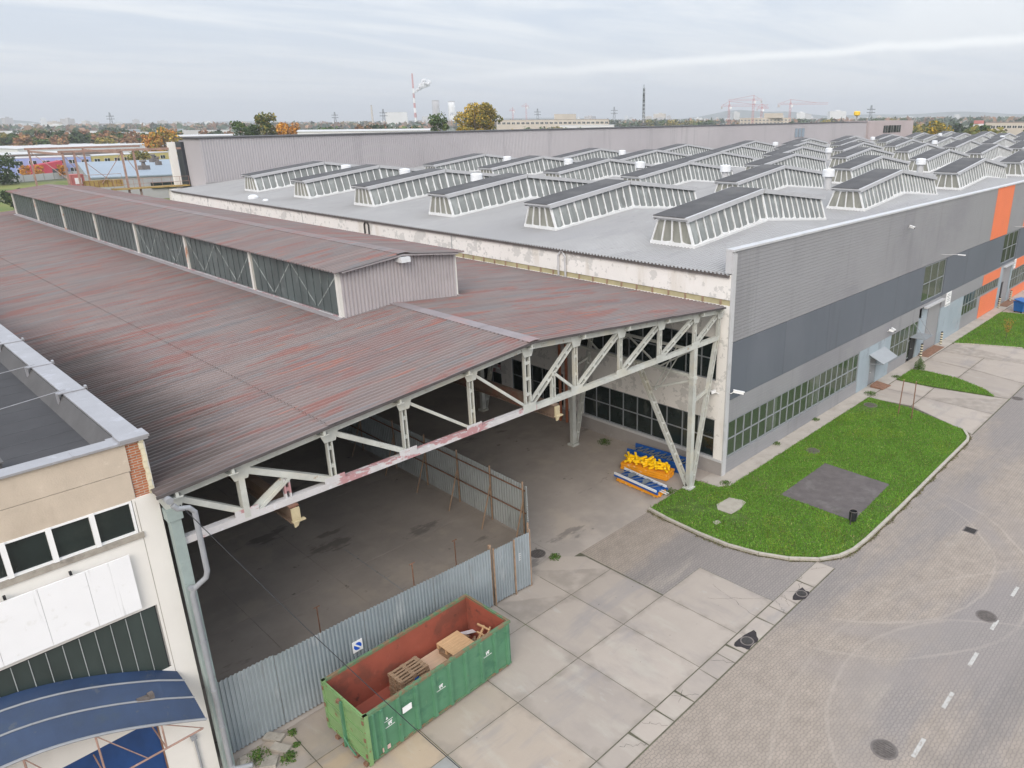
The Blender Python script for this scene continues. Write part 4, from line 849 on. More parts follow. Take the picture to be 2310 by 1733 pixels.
# trusses
NX = [-27.95, -26.05, -23.15, -20.3, -17.3, -14.4, -11.57, -8.56, -5.54, -2.55, -.32]
def zt_(x): return zs(x)-.3
ZB = 8.42
def laced(mb, p, q, wd=.2, dp=.16, leg=.05):       # two bars tied by plates, open slots between
    p, q = Vector(p), Vector(q); L_ = (q-p).length; d = (q-p)/L_
    up = Vector((0, 1, 0)); a = d.cross(up).normalized()
    for s in (-1, 1): mb.beam(p+a*s*(wd/2-leg/2), q+a*s*(wd/2-leg/2), leg, dp, up=up)
    n = max(2, int(L_/.62))
    for k in range(n+1):
        c_ = p+d*(L_*(k+.0)/n); h = .065
        a0 = max(0, L_*k/n-h); a1 = min(L_, L_*k/n+h)
        mb.beam(p+d*a0, p+d*a1, wd-.004, dp*.62, up=up)
def truss_members(y):
    """[(name, material, mesh)] of one truss standing in the plane y"""
    o_ = []
    b = MB(); b.beam((NX[0]-.1, y, zt_(NX[0])), (XR, y, ZR-.3), .2, .24); o_.append(('top_chord', 'truss', b))
    b = MB(); b.beam((XR, y, ZR-.3), (NX[-1], y, zt_(NX[-1])), .2, .24); o_.append(('top_chord', 'truss', b))
    b = MB(); b.beam((NX[0]-.1, y, ZB), (-14.0, y, ZB), .24, .22); o_.append(('bottom_chord', 'chord', b))
    b = MB(); b.beam((-14.0, y, ZB), (NX[-1], y, ZB), .24, .22); o_.append(('bottom_chord', 'truss', b))
    for i, x in enumerate(NX):
        b = MB()
        if i == 0: continue
        wd = .30 if i == 5 else .2
        if i == 10: laced(b, (x, y, ZB), (x, y, zt_(x)), .2)
        elif i == 1: b.beam((x, y, ZB), (x, y, zt_(x)), .26, .18)
        else: laced(b, (x, y, ZB), (x, y, zt_(x)), wd)
        o_.append(('post', 'truss', b))
    for i in range(10):
        b = MB()
        if i < 5: p, q = (NX[i], y, zt_(NX[i])-.05), (NX[i+1], y, ZB+.06)
        else: p, q = (NX[i], y, ZB+.06), (NX[i+1], y, zt_(NX[i+1])-.05)
        if i in (0, 2): p = (p[0]-0, p[1], p[2]); q = (q[0]+.15, q[1], q[2]); b.beam(p, q, .2, .17)
        elif i == 1: continue
        elif i < 5: b.beam(p, q, .11, .11)
        else: laced(b, p, q, .25)
        o_.append(('diagonal', 'truss', b))
    b = MB(); b.beam((NX[1], y, zt_(NX[1])-.05), (NX[2]+.2, y, ZB+.02), .24, .2); o_.append(('diagonal', 'truss', b))
    b = MB(); m_ = (-24.75, y, 9.2); b.beam((-25.85, y, ZB+.1), m_, .09, .2, off=(0, 0)); b.beam((-25.65, y-.08, ZB+.1), (-24.6, y-.08, 9.2), .06, .1); o_.append(('sub_brace', 'truss', b))
    b = MB(); laced(b, (-24.72, y, ZB), (-24.72, y, 9.2), .2); o_.append(('sub_brace', 'chord', b))
    b = MB(); laced(b, (-12.95, y, ZB), (-12.95, y, 9.7), .2); b.beam((-12.95, y, 9.68), (-11.57, y, ZB+.1), .12, .12); o_.append(('sub_brace', 'truss', b))
    for i, x in enumerate(NX):
        b = MB()
        if 0 < i < 10: 
            b.prism([(x-.36, y-.125), (x+.36, y-.125), (x+.36, y-.105), (x-.36, y-.105)], ZB-.1, ZB+.3)
            o_.append(('gusset', 'chord' if i < 5 else 'truss', b)); b = MB()
        z = zt_(x); b.hexa([(x-.2, y-.125, z-.38), (x+.2, y-.125, z-.38), (x+.2, y-.105, z-.38), (x-.2, y-.105, z-.38), (x-.38, y-.125, zt_(x-.38)+.1), (x+.38, y-.125, zt_(x+.38)+.1), (x+.38, y-.105, zt_(x+.38)+.1), (x-.38, y-.105, zt_(x-.38)+.1)])
        o_.append(('gusset', 'truss', b))
    return o_
TY = [.5]+[.53+9.02*k for k in range(1, 9)]
for n_, y in enumerate(TY):
    ms = truss_members(y)
    if n_ < 3:
        root = None
        nm, mt, b = ms[0]; root = b.build('truss', M[mt], shed, SS)
        for nm, mt, b in ms[1:]:
            o = b.build(nm, M[mt], None, SS); o.parent = root
    else:
        allb = MB()
        for nm, mt, b in ms:
            k = len(allb.v); allb.v += b.v; allb.f += [tuple(i+k for i in f) for f in b.f]; allb.m += [0]*len(b.f)
        allb.build('truss', M['truss'], shed, SS)
# purlins on the chord ends (their cut ends show at the verge)
for x in NX[1:-1]+[-.75, -27.6]:
    b = MB(); xx = x+.28*(1 if x > XR else -1)*(0 if abs(x-XR) < .5 else 1); z = zs(xx)-.14
    b.box((xx-.04, .10, z-.12), (xx+.04, YE, z+.06)); b.box((xx-.14, .10, z-.15), (xx+.14, YE, z-.122)); b.build('purlin', M['truss'], shed, SS)
# crane rail beams hung under the trusses; their ends are pale yellow
for x in (-24.7, -13.05):
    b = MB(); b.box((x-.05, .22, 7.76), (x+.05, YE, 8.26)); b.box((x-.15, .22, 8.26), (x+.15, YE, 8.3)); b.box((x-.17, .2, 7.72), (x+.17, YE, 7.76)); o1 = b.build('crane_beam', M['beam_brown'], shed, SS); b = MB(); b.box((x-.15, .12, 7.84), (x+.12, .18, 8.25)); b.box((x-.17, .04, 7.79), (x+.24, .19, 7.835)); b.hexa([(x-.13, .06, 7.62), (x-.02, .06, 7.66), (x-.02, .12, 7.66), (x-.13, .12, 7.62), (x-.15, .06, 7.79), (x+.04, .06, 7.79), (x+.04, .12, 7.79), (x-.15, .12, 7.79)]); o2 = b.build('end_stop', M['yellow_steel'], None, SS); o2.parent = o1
# columns: right-hand row with raking legs, left-hand row against the white building
for n_, y in enumerate(TY):
    b = MB(); b.box((-2.68, y-.14, 0), (-2.38, y+.14, 8.3)); b.box((-2.72, y-.17, 6.6), (-2.34, y+.17, 6.75)); b.box((-2.8, y-.26, 0), (-2.26, y+.26, .16)); o = b.build('column', M['truss'], shed, SS)
    b = MB(); laced(b, (-2.3, y, .15), (-.42, y, 8.4), .26, .2); o2 = b.build('raking_leg', M['truss'], None, SS); o2.parent = o
    b = MB(); b.beam((-2.4, y, 5.3), (-1.15, y, 5.55), .14, .14); o2 = b.build('strut', M['truss'], None, SS); o2.parent = o
    if n_ in (0,):
        b = MB(); laced(b, (-2.53, y+.1, .2), (-2.53, 4.35, 6.75), .3, .2); o2 = b.build('bracing_leg', M['truss'], None, SS); o2.parent = o
        b = MB(); b.beam((-2.55, y, 6.55), (-2.6, 2.9, 5.6), .12, .12); b.tube([(-2.6, 2.7, 5.6), (-2.9, .9, 8.4)], .03, 6); b.tube([(-2.75, 2.95, 5.5), (-3.1, 1.2, 8.4)], .03, 6); b.obox((-2.6, 3.0, 5.5), (.2, .2, .16)); o2 = b.build('bracket', M['truss'], None, SS); o2.parent = o
    b = MB(); b.box((-28.14, y-.2, 0), (-27.86, y+.1, 9.2)); b.box((-28.2, y-.24, 9.2), (-27.8, y+.12, 9.55)); b.build('column', M['steel_green'], shed, SS)
for y0, y1 in zip(TY, TY[1:]):
    b = MB(); b.beam((-2.53, y0+.1, 8.2), (-2.53, y1-.1, 8.2), .12, .14); b.beam((-2.53, y0+.1, 6.75), (-2.53, y1-.1, 6.75), .12, .14)
    m_ = (y0+y1)/2
    for a, c_ in ((y0+.2, y0+2.3), (y0+4.5, y0+2.3), (y0+4.5, y0+6.8), (y1-.2, y0+6.8)): b.beam((-2.53, a, 8.15), (-2.53, c_, 6.8), .08, .08)
    b.build('side_girder', M['truss'], shed, SS)
# the glazed monitor along the ridge
XL, XRR, Y0, Y1 = -17.08, -10.62, 9.9, 72.6
mon = MB()
def ztop(x): return 13.80-.115*abs(x+13.85)
pr = []; n = 34; p = (XRR-XL)/n
for k in range(n):
    x = XL+k*p
    for (a, d0), (b_, d1) in (((0, 0), (.3, 0)), ((.3, 0), (.4, .05)), ((.4, .05), (.9, .05)), ((.9, .05), (1, 0))):
        xa, xb = x+a*p, x+b_*p
        mon.face((xa, Y0-d0, zs(xa)-.02), (xb, Y0-d1, zs(xb)-.02), (xb, Y0-d1, ztop(xb)-.06), (xa, Y0-d0, ztop(xa)-.06))
mroot = mon.build('ridge_monitor', M['gable_wall'], shed, SS)
def sub(mb, name, mt):
    o = mb.build(name, M[mt], None, SS); o.parent = mroot; return o
sheets([(-17.5, -13.85, 0, 0, lambda x: 13.84-.115*abs(x+13.85)), (-13.85, -10.2, 0, 0, lambda x: 13.84-.115*abs(x+13.85))], 9.45, 73.1).build('monitor_roof', M['monitor_roof'], None, SS).parent = mroot
b = MB(); b.face((-17.45, 9.5, 13.4), (-13.85, 9.5, 13.81), (-13.85, 73, 13.81), (-17.45, 73, 13.4)); b.face((-13.85, 9.5, 13.81), (-10.25, 9.5, 13.4), (-10.25, 73, 13.4), (-13.85, 73, 13.81)); sub(b, 'soffit', 'galv_back')
b = MB()
for sgn in (-1, 1): b.hexa([(-13.85, 9.42, 13.88), (-13.85+sgn*.34, 9.42, 13.85), (-13.85+sgn*.34, 73.1, 13.85), (-13.85, 73.1, 13.88), (-13.85, 9.42, 13.905), (-13.85+sgn*.34, 9.42, 13.875), (-13.85+sgn*.34, 73.1, 13.875), (-13.85, 73.1, 13.905)])
sub(b, 'monitor_ridge_cap', 'monitor_roof')
b = MB(); b.box((-14.1, 9.3, 13.42), (-13.6, 9.85, 13.66)); sub(b, 'beam_end', 'white_steel')
b = MB()
for sgn, xa in ((-1, XL), (1, XRR)): b.beam((xa, Y0-.35, 13.4), (-13.85, Y0-.35, 13.76), .06, .09)
sub(b, 'barge_board', 'gable_wall')
M['faint_brace'] = mat('brace_behind_dirty_glass', (.30, .325, .315), .5, .5, 2.2)
M['bar_dark'] = mat('thin_dark_bar', (.085, .10, .10), .6, .4, 1.5, patches=[((.26, .28, .27), .5, S1, .56, .1, .7)])
M['shed_flash'] = mat('grey_sill_sheet', (.27, .245, .25), .7, .1, 1)
pm = mat('white_post_with_rust', (.66, .64, .60), .7, .06, 2, patches=[((.48, .19, .09), 1.6, (1, 1, .5), .58, .06, .9)]); M['mon_post'] = pm
py = [Y0+.08]+[Y0+9.0*k for k in range(1, 7)]+[Y1-.1]
for sx, xw in ((-1, XL), (1, XRR)):
    for a, c_ in zip(py, py[1:]):
        g_ = MB(); bars = MB(); n = 12; zb0, zt0 = zs(xw)+.16, 13.34
        for k in range(n):
            y0, y1 = a+.14+(c_-a-.28)*k/n, a+.14+(c_-a-.28)*(k+1)/n
            q = [(xw, y1, zb0), (xw, y0, zb0), (xw, y0, zt0), (xw, y1, zt0)]; g_.face(*(q if sx < 0 else q[::-1]))
        o = sub(g_, 'glazing', 'monitor_glass')
        for k in range(1, n): y0 = a+.14+(c_-a-.28)*k/n; bars.box((xw+sx*.004-.02, y0-.018, zb0), (xw+sx*.004+.02, y0+.018, zt0))
        sub(bars, 'glazing_bar', 'bar_dark')
        # flat bracing seen through the glass, lying just against it
        br = MB(); h_ = (c_-a)/4
        for k in range(4):
            z0, z1 = (zt0-.15, zb0+.15) if k % 2 == 0 else (zb0+.15, zt0-.15)
            br.beam((xw+sx*.006, a+h_*k+.1, z0), (xw+sx*.006, a+h_*(k+1)-.1, z1), .012, .055, up=(0, 0, 1))
        if sx < 0 and a < 30: sub(br, 'cross_brace', 'faint_brace')
    for y in py: b = MB(); b.box((xw-.09, y-.11, zs(xw)), (xw+.09, y+.11, 13.38)); sub(b, 'monitor_post', 'mon_post')
    b = MB(); b.box((xw-.05, Y0, 13.34), (xw+.05, Y1, 13.42)); sub(b, 'head_rail', 'concrete_old')
    b = MB(); b.box((xw-.1, Y0, zs(xw)-.02), (xw+.1, Y1, zs(xw)+.12)); sub(b, 'sill_rail', 'chord')
    b = MB(); b.hexa([(xw+sx*.34, Y0-.1, zs(xw+sx*.34)+.05), (xw, Y0-.1, zs(xw)+.06), (xw, Y1, zs(xw)+.06), (xw+sx*.34, Y1, zs(xw+sx*.34)+.05), (xw+sx*.34, Y0-.1, zs(xw+sx*.34)+.07), (xw, Y0-.1, zs(xw)+.13), (xw, Y1, zs(xw)+.13), (xw+sx*.34, Y1, zs(xw+sx*.34)+.07)] if sx < 0 else [(xw, Y0-.1, zs(xw)+.06), (xw+.34, Y0-.1, zs(xw+.34)+.05), (xw+.34, Y1, zs(xw+.34)+.05), (xw, Y1, zs(xw)+.06), (xw, Y0-.1, zs(xw)+.13), (xw+.34, Y0-.1, zs(xw+.34)+.07), (xw+.34, Y1, zs(xw+.34)+.07), (xw, Y1, zs(xw)+.13)])
    sub(b, 'sill_flashing', 'shed_flash')
b = MB(); b.face((XRR, Y1, zs(XRR)), (XL, Y1, zs(XL)), (XL, Y1, 13.42), (-13.85, Y1, 13.78), (XRR, Y1, 13.42)); sub(b, 'rear_gable', 'gable_wall')
b = MB(); b.prism([(-28.2, YE-.2), (-.1, YE-.2), (-.1, YE-.1), (-28.2, YE-.1)], 0, lambda x, y: zs(x)-.05); b.build('rear_wall', M['galv_back'], shed, SS)
# gutter and downpipe at the left eave
b = MB(); b.tube([(-28.15, -.12, 10.0), (-28.15, 4, 10.02)], .1, 10); b.build('gutter', M['pipe'], shed, SS)
b = MB(); b.tube([(-28.1, -.1, 9.85), (-28.0, -.1, 9.7), (-27.72, -.1, 9.62), (-27.6, -.1, 9.45), (-27.6, -.1, 7.5), (-27.66, -.08, 7.3), (-27.98, .12, 6.98), (-28.03, .14, 6.8), (-28.03, .14, .35), (-27.95, .05, .22), (-27.5, -.2, .2)], .078, 12)
for z in (7.0, 5.1, 3.3, 1.9): b.tube([(-28.03, .14, z), (-28.03, .14, z+.07)], .095, 12)
b.build('downpipe', M['pipe'], shed, SS)

# cable slung from the shed's corner down towards the viewer
pts = []; A_, B_ = Vector((-27.9, .0, 9.75)), Vector((-23.4, -14.0, 1.2))
for k in range(25): t_ = k/24; p = A_.lerp(B_, t_); p.z -= 1.0*math.sin(math.pi*t_)*.5; pts.append(p)
b = MB(); b.tube([tuple(p) for p in pts], .012, 5); tag(b.build('overhead_cable', M['black']), 'thin dark cable slung from the corner of the shed over the green skip', 'cable')
# under the roof: two orange-brown pipes, red platform, clutter by the far wall
for i, y in enumerate((12.35, 12.95)):
    b = MB(); b.tube([(-.25, y, 8.4), (-.25, y, .55), (-.35, y-.12, .35), (-.6, y-.3, .3)] if i else [(-.25, y, 9.9), (-.25, y, .1)], .1, 10)
    tag(b.build('drain_pipe', M['terracotta']), ('orange-brown drain pipe with a bent foot on the white wall under the shed' if i else 'orange-brown drain pipe going straight into the ground under the shed'), 'pipe', 'orange-brown drain pipes under the shed')
e = tag(empty('wall_sign', (-.02, 19.9, 2.3)), 'small reddish warning sign on the dark door under the shed', 'sign')
b = MB(); b.box((-.02, -.5, -.35), (0, .5, .35)); b.build('plate', M['chord'], e); b = MB(); b.box((-.024, -.42, -.03), (-.02, .42, .12)); b.build('lettering', M['white'], e)
# corrugated fence: a front run with a gate leaf, then the run going back under the roof
def corr_fence(mb, p, q, z0, z1, pitch=.14, d=.045):
    p, q = Vector(p), Vector(q); L_ = (q-p).length; u = (q-p)/L_; n_ = Vector((u.y, -u.x, 0)); n = round(L_/pitch); pp = L_/n
    for k in range(n):
        A_ = [(0, 0), (.25, 0), (.4, 1), (.75, 1), (.9, 0), (1, 0)]
        for (a, d0), (b_, d1) in zip(A_, A_[1:]):
            P0 = p+u*(k+a)*pp+n_*d*d0; P1 = p+u*(k+b_)*pp+n_*d*d1
            za = z1(((k+a)*pp)/L_) if callable(z1) else z1
            mb.face((P0.x, P0.y, z0), (P1.x, P1.y, z0), (P1.x, P1.y, za), (P0.x, P0.y, za))
ff = tag(empty('corrugated_fence', (-27.9, .95, 0)), 'shiny corrugated metal fence behind the green skip', 'fence'); FS = (-27.9, .95, 0)
segs = [(-27.85, .93, -25.9, .86, 2.96), (-25.9, .86, -22.6, .78, 2.9), (-22.6, .78, -19.6, .68, 2.86), (-19.6, .68, -16.78, .56, 2.84)]
for x0, y0, x1, y1, z in segs:
    b = MB(); corr_fence(b, (x0, y0, 0), (x1-.012, y1, 0), .06, z); b.build('panel', M['galv'], ff, FS)
for x, y, z in ((-25.9, .98, 2.7), (-22.6, .92, 2.7), (-19.6, .82, 2.7), (-16.74, .62, 2.95)):
    b = MB(); b.box((x-.05, y-.0, 0), (x+.05, y+.1, z)); b.build('post', M['rust_light'], ff, FS)
b = MB(); b.beam((-27.8, 1.04, 2.4), (-16.8, .7, 2.4), .05, .08); b.beam((-27.8, 1.04, .9), (-16.8, .7, .9), .05, .08); b.build('rail', M['rust_light'], ff, FS)
b = MB(); corr_fence(b, (-16.66, .56, 0), (-15.6, .5, 0), .1, 2.72); b.build('gate_leaf', M['galv'], ff, FS)
b = MB(); corr_fence(b, (-15.58, .5, 0), (-14.72, .42, 0), .1, 2.78); b.build('gate_leaf', M['galv'], ff, FS)
b = MB(); 
for x_, y_, z_ in ((-16.7, .47, 2.85), (-15.6, .41, 2.78), (-14.71, .40, 2.92)): b = MB(); b.box((x_-.025, y_-.02, 0), (x_+.025, y_+.03, z_)); b.build('gate_post', M['rust_light'], ff, FS)
b = MB()
for i in range(2):
    for k in range(4): b.box((-15.35+.09*i, .425, 1.62+.1*k), (-15.29+.09*i, .43, 1.66+.1*k))
b.build('white_mark', M['white'], ff, FS)
fs = tag(empty('corrugated_fence', (-14.7, .5, 0)), 'dull corrugated fence on timber props running back under the shed roof', 'fence'); FS = (-14.7, .5, 0)
runs = [(-14.68, .45, -12.05, 3.45), (-12.05, 3.45, -11.92, 8.9), (-11.92, 8.9, -11.85, 17.3), (-11.85, 17.3, -11.8, 30), (-11.8, 30, -11.7, 60)]
for x0, y0, x1, y1 in runs:
    b = MB(); corr_fence(b, (x1, y1, 0), (x0, y0, 0), .05, 2.9, .2, .045); b.build('panel', M['galv_back'], fs, FS)
for x, y in ((-14.66, .55), (-12.2, 3.6), (-12.1, 6.2), (-12.05, 9), (-12.02, 12), (-12, 15.2), (-11.95, 19), (-11.95, 24), (-11.9, 30)):
    b = MB(); b.tube([(x, y, 0), (x, y, 3.15)], .045, 6); b.build('post', M['rust_light'], fs, FS)
    if y > 1: b = MB(); b.tube([(x-1.0, y-.35, 0), (x, y, 2.1)], .04, 6); b.build('prop', M['rust_light'], fs, FS)
b = MB(); b.beam((-12.14, 3.5, 2.65), (-11.9, 30, 2.65), .04, .06); b.beam((-12.14, 3.5, 1.4), (-11.9, 30, 1.4), .04, .06); b.build('rail', M['rust'], fs, FS)
for x, y, h, lab in ((-23.05, 3.6, 1.9, 'thin rusty rod with a T head standing behind the fence, nearest the white building'), (-16.2, 3.9, 1.6, 'thin rusty rod with a T head on the dark floor near the fence gate'), (-19.9, 1.6, 3.2, 'short rusty rod poking up just behind the middle of the front fence')):
    e = tag(empty('rusty_rod', (x, y, 0)), lab, 'rod'); b = MB(); b.tube([(0, 0, 0), (0, 0, h)], .025, 6); b.build('shaft', M['rust'], e)
    b = MB(); b.tube([(-.12, 0, h), (.12, 0, h)], .025, 6); b.build('cross_bar', M['rust'], e)
e = tag(empty('parking_sign', (-23.02, .70, 1.63)), 'white square sign with blue struck circle on the corrugated fence', 'sign')
b = MB(); b.box((-.2, -.0, -.23), (.2, .02, .23)); b.build('plate', M['white'], e)
b = MB(); b.face(*[(.155*math.cos(2*math.pi*k/28), -.004, .155*math.sin(2*math.pi*k/28)) for k in range(28)]); b.build('disc', mat('sign_blue', (.02, .10, .55), .4, 0), e)
b = MB(); b.beam((-.13, -.008, .13), (.13, -.008, -.13), .004, .06, up=(1, 0, 1)); b.build('slash', M['white'], e)
# ------------------------------------------------------------------ white workshop building on the left
ws = tag(empty('white_workshop', (-28.25, .6, 0)), 'off-white workshop with curved navy awning, blank white boards and grey flat roof', 'building'); WS = (-28.25, .6, 0)
X0, X1, YF = -60.0, -28.25, .6; D = 62
b = MB(); b.box((X0, YF+.08, 0), (X1, YF+D, 10.9)); b.build('wall_core', M['white_new'], ws, WS)
b = MB()                                     # facade skin, pieces around the openings
b.box((-28.86, YF, 0), (X1+.02, YF+.3, 10.08)); b.box((X0, YF, 6.7), (-28.86, YF+.08, 9.05)); b.box((X0, YF, 4.3), (-28.86, YF+.03, 4.52)); b.box((-29.56, YF, 0), (-28.86, YF+.08, 4.3)); b.box((X0, YF, 3.05), (-29.56, YF+.08, 4.3)); b.box((X0, YF, 0), (-36, YF+.08, 3.05))
b.build('facade', M['white_new'], ws, WS)
b = MB(); b.box((-28.8, YF-.004, 2.8), (-28.785, YF+.001, 10.0)); b.build('facade_joint', M['concrete_old'], ws, WS)
b = MB(); b.box((X0, YF+.0, 10.9), (-28.72, YF+.3, 11.74)); b.build('render_panel', M['beige'], ws, WS)
b = MB(); b.box((X0, YF+.003, 10.06), (-28.76, YF+.3, 10.88)); b.build('render_panel', M['beige'], ws, WS)
b = MB(); b.box((X0, YF+.02, 10.875), (-28.74, YF+.2, 10.905)); b.build('panel_joint', M['concrete_old'], ws, WS)
b = MB(); b.box((-28.73, YF+.05, 10.06), (-28.36, YF+.4, 11.76)); b.build('bare_brick', M['brick'], ws, WS)
b = MB()
for k in range(9): b.obox((-28.34+rnd.uniform(-.012, .012), YF+.12, 10.2+.19*k), (.1+rnd.uniform(-.02, .02), .3, .2), tilt=Matrix.Rotation(rnd.uniform(-.06, .06), 4, 'Y'))
b.build('broken_edge', M['foam'], ws, WS)
b = MB(); b.box((-28.36, YF+.02, 0), (X1, YF+D, 11.6)); b.build('side_wall', M['white_new'], ws, WS)
b = MB(); b.box((X0, YF-.05, 8.9), (-28.76, YF+.05, 9.06)); b.build('stone_sill', M['concrete_old'], ws, WS)
# upper window strip
for k in range(14):
    xb = -28.88-.955*k; window((xb-.955, 9.07), (xb, 10.06), ('y', YF-.01), 1, 1, ws, 'dark_glass', 'white', .06, .12, shift=WS)
for k in range(1, 14): b = MB(); b.box((-28.94-.955*k, YF-.06, 9.08), (-28.82-.955*k, YF-.012, 10.07)); b.build('window_mullion', M['white'], ws, WS)
# blank boards
for k in range(5):
    x1 = -29.26-1.05*k; b = MB(); b.box((x1-1.042, YF-.17, 6.88+rnd.uniform(-.008, .008)), (x1, YF-.12, 8.60)); b.build('blank_board', M['white_board'], ws, WS)
b = MB(); b.box((-34.5, YF-.12, 7.0), (-29.35, YF, 8.5)); b.build('board_frame', M['frame_grey'], ws, WS)
b = MB()
for x in (-30.6, -32.0): b.obox((x, YF-.12, 8.68), (.06, .1, .09))
b.build('board_hook', M['black'], ws, WS)
# ribbed glass strip
b = MB(); b.box((-36, YF+.03, 4.5), (-28.9, YF+.1, 6.68)); fr = b.build('window', M['black'], ws, WS)
for i in range(16):
    g_ = MB(); x1 = -28.93-.375*i; g_.face((x1-.36, YF+.026, 4.52), (x1, YF+.026, 4.52), (x1, YF+.026, 6.66), (x1-.36, YF+.026, 6.66)); o = g_.build('pane', M['green_glass'], None, WS); o.parent = fr
b = MB()
for i in range(1, 16): x1 = -28.92-.375*i; b.box((x1-.014, YF+.0, 4.52), (x1+.004, YF+.02, 6.66))
o = b.build('glazing_bar', M['galv_back'], None, WS); o.parent = fr
# curved navy awning: a barrel rising to the left, sloping out from the wall
aw = MB(); NB_ = 26
def arc(s):     # s 0..1 from right spring to the crown and on
    x = -28.62-9.6*s; return x, 1.75*math.sin(math.pi*s)
rows = [(YF-.005, 4.28, .0), (YF-.35, 4.10, .0), (YF-.8, 3.72, .0), (YF-1.35, 3.22, .0)]
P_ = [[(arc(k/NB_)[0]+(.12*(3-j)/3-.0)*(-1 if k < 2 else 0)*1.2*(1-k/2), yy, zz+arc(k/NB_)[1]) for k in range(NB_+1)] for j, (yy, zz, _) in enumerate(rows)]
for j in range(3):
    for k in range(NB_):
        a, b_, c_, d_ = P_[j][k], P_[j][k+1], P_[j+1][k+1], P_[j+1][k]
        aw.face(a, b_, c_, d_); dz = Vector((0, .01, -.03)); aw.face(*[tuple(Vector(q)+dz) for q in (d_, c_, b_, a)])
awo = aw.build('entrance_awning', M['blue_sheet'], ws, WS, smooth=True)
for j, off in ((1, .0), (2, .0), (3, .0)):
    t_ = MB(); t_.tube([(p[0], p[1], p[2]+.015) for p in P_[j]], .028 if j < 3 else .04, 6); o = t_.build('awning_batten', M['pipe'], None, WS); o.parent = awo
t_ = MB(); t_.tube([(-28.75, YF-1.3, 2.95), (-38, YF-1.3, 2.95)], .03, 6)
for k in range(3, NB_, 4): p = P_[3][k]; t_.tube([p, (p[0], YF-1.3, 2.95)], .025, 6); t_.tube([p, (p[0]+1.0, YF-1.3, 2.95)], .015, 6); t_.tube([(p[0], YF-1.3, 2.95), (p[0], YF, 2.95)], .02, 6)
o = t_.build('awning_truss', M['gantry'], None, WS); o.parent = awo
t_ = MB(); t_.obox((-29.9, YF-.72, 4.42), (.34, .2, .2), tilt=Matrix.Rotation(.3, 4, 'Y')); t_.obox((-29.68, YF-.72, 4.44), (.14, .16, .16)); t_.beam((-30.05, YF-.7, 4.3), (-29.6, YF-.7, 4.35), .03, .03); o = t_.build('floodlight', M['iron'], None, WS); o.parent = awo
# blue gate below
b = MB(); b.box((-36, YF+.04, 0), (-29.56, YF+.09, 3.04)); b.build('gate', M['blue_door'], ws, WS)
b = MB(); b.box((-29.6, YF-.01, 0), (-29.56, YF+.03, 3.05)); b.build('gate_frame', M['rust'], ws, WS)
b = MB(); b.tube([(-28.72, YF-.06, 0), (-28.74, YF-.06, 1.7)], .035, 8); b.obox((-28.76, YF-.08, 1.78), (.16, .12, .12)); b.build('wall_pipe', M['pipe'], ws, WS)
# roof: deck, upstand, zinc capping with brackets
b = MB(); b.box((X0, YF+.5, 10.9), (-28.95, YF+D, 11.28)); b.build('roof', M['felt'], ws, WS)
M['felt_seam'] = mat('felt_seam_edge', (.066, .066, .07), .9, .3, 2)
sm = MB()
for k in range(24): sm.box((X0, YF+1.3+k*1.02, 11.28), (-29.1, YF+1.33+k*1.02, 11.286))
sm.build('felt_seam', M['felt_seam'], ws, WS)
b = MB(); b.hexa([(-29.15, YF+.3, 11.24), (-28.37, YF+.3, 11.24), (-28.37, YF+D, 11.24), (-29.15, YF+D, 11.24), (-28.82, YF+.3, 11.72), (-28.37, YF+.3, 11.72), (-28.37, YF+D, 11.72), (-28.82, YF+D, 11.72)]); b.build('upstand', M['felt_light'], ws, WS)
b = MB(); y = YF+.3
while y < YF+D-2: b.box((-28.80, y, 11.74), (-28.2, y+1.997, 11.80)); y += 2
b.build('parapet_cap', M['flash'], ws, WS)
b = MB(); b.box((-60, YF-.08, 11.70), (-28.16, YF+.46, 11.76)); 
for k in range(8): b.box((-29.9-2*k, YF-.082, 11.70), (-29.86-2*k, YF+.3, 11.772))
b.box((-28.84, YF-.09, 11.762), (-28.12, YF+.5, 11.83)); b.box((-29.0, YF+.1, 11.3), (-28.4, YF+.62, 11.737)); b.build('parapet_cap', M['flash'], ws, WS)
b = MB(); b.hexa([(X0, YF+.38, 11.24), (-28.9, YF+.38, 11.24), (-28.9, YF+.8, 11.24), (X0, YF+.8, 11.24), (X0, YF+.34, 11.66), (-28.9, YF+.34, 11.66), (-28.9, YF+.42, 11.66), (X0, YF+.42, 11.66)]); b.build('upstand', M['felt'], ws, WS)
for y in (5.4, 9.3, 13.6, 18):
    b = MB(); b.box((-28.95, YF+y, 11.802), (-28.15, YF+y+.22, 11.83)); b.box((-28.2, YF+y-.0, 11.78), (-28.14, YF+y+.16, 11.9)); b.box((-28.98, YF+y+.04, 11.3), (-28.92, YF+y+.14, 11.84)); b.build('cap_bracket', M['flash'], ws, WS)
for ya, yb_ in ((9.3, 9.0), (5.5, 5.0)): b = MB(); b.tube([(-28.7, YF+ya, 11.9), (-34, YF+yb_, 11.55)], .012, 5); b.build('lightning_wire', M['flash'], ws, WS)
e = MB(); e.box((-31.5, 2.0, 11.26), (-31.15, 2.35, 11.56)); e.box((-31.55, 1.95, 11.56), (-31.1, 2.4, 11.60)); e.build('roof_outlet', M['felt_light'], ws, WS)
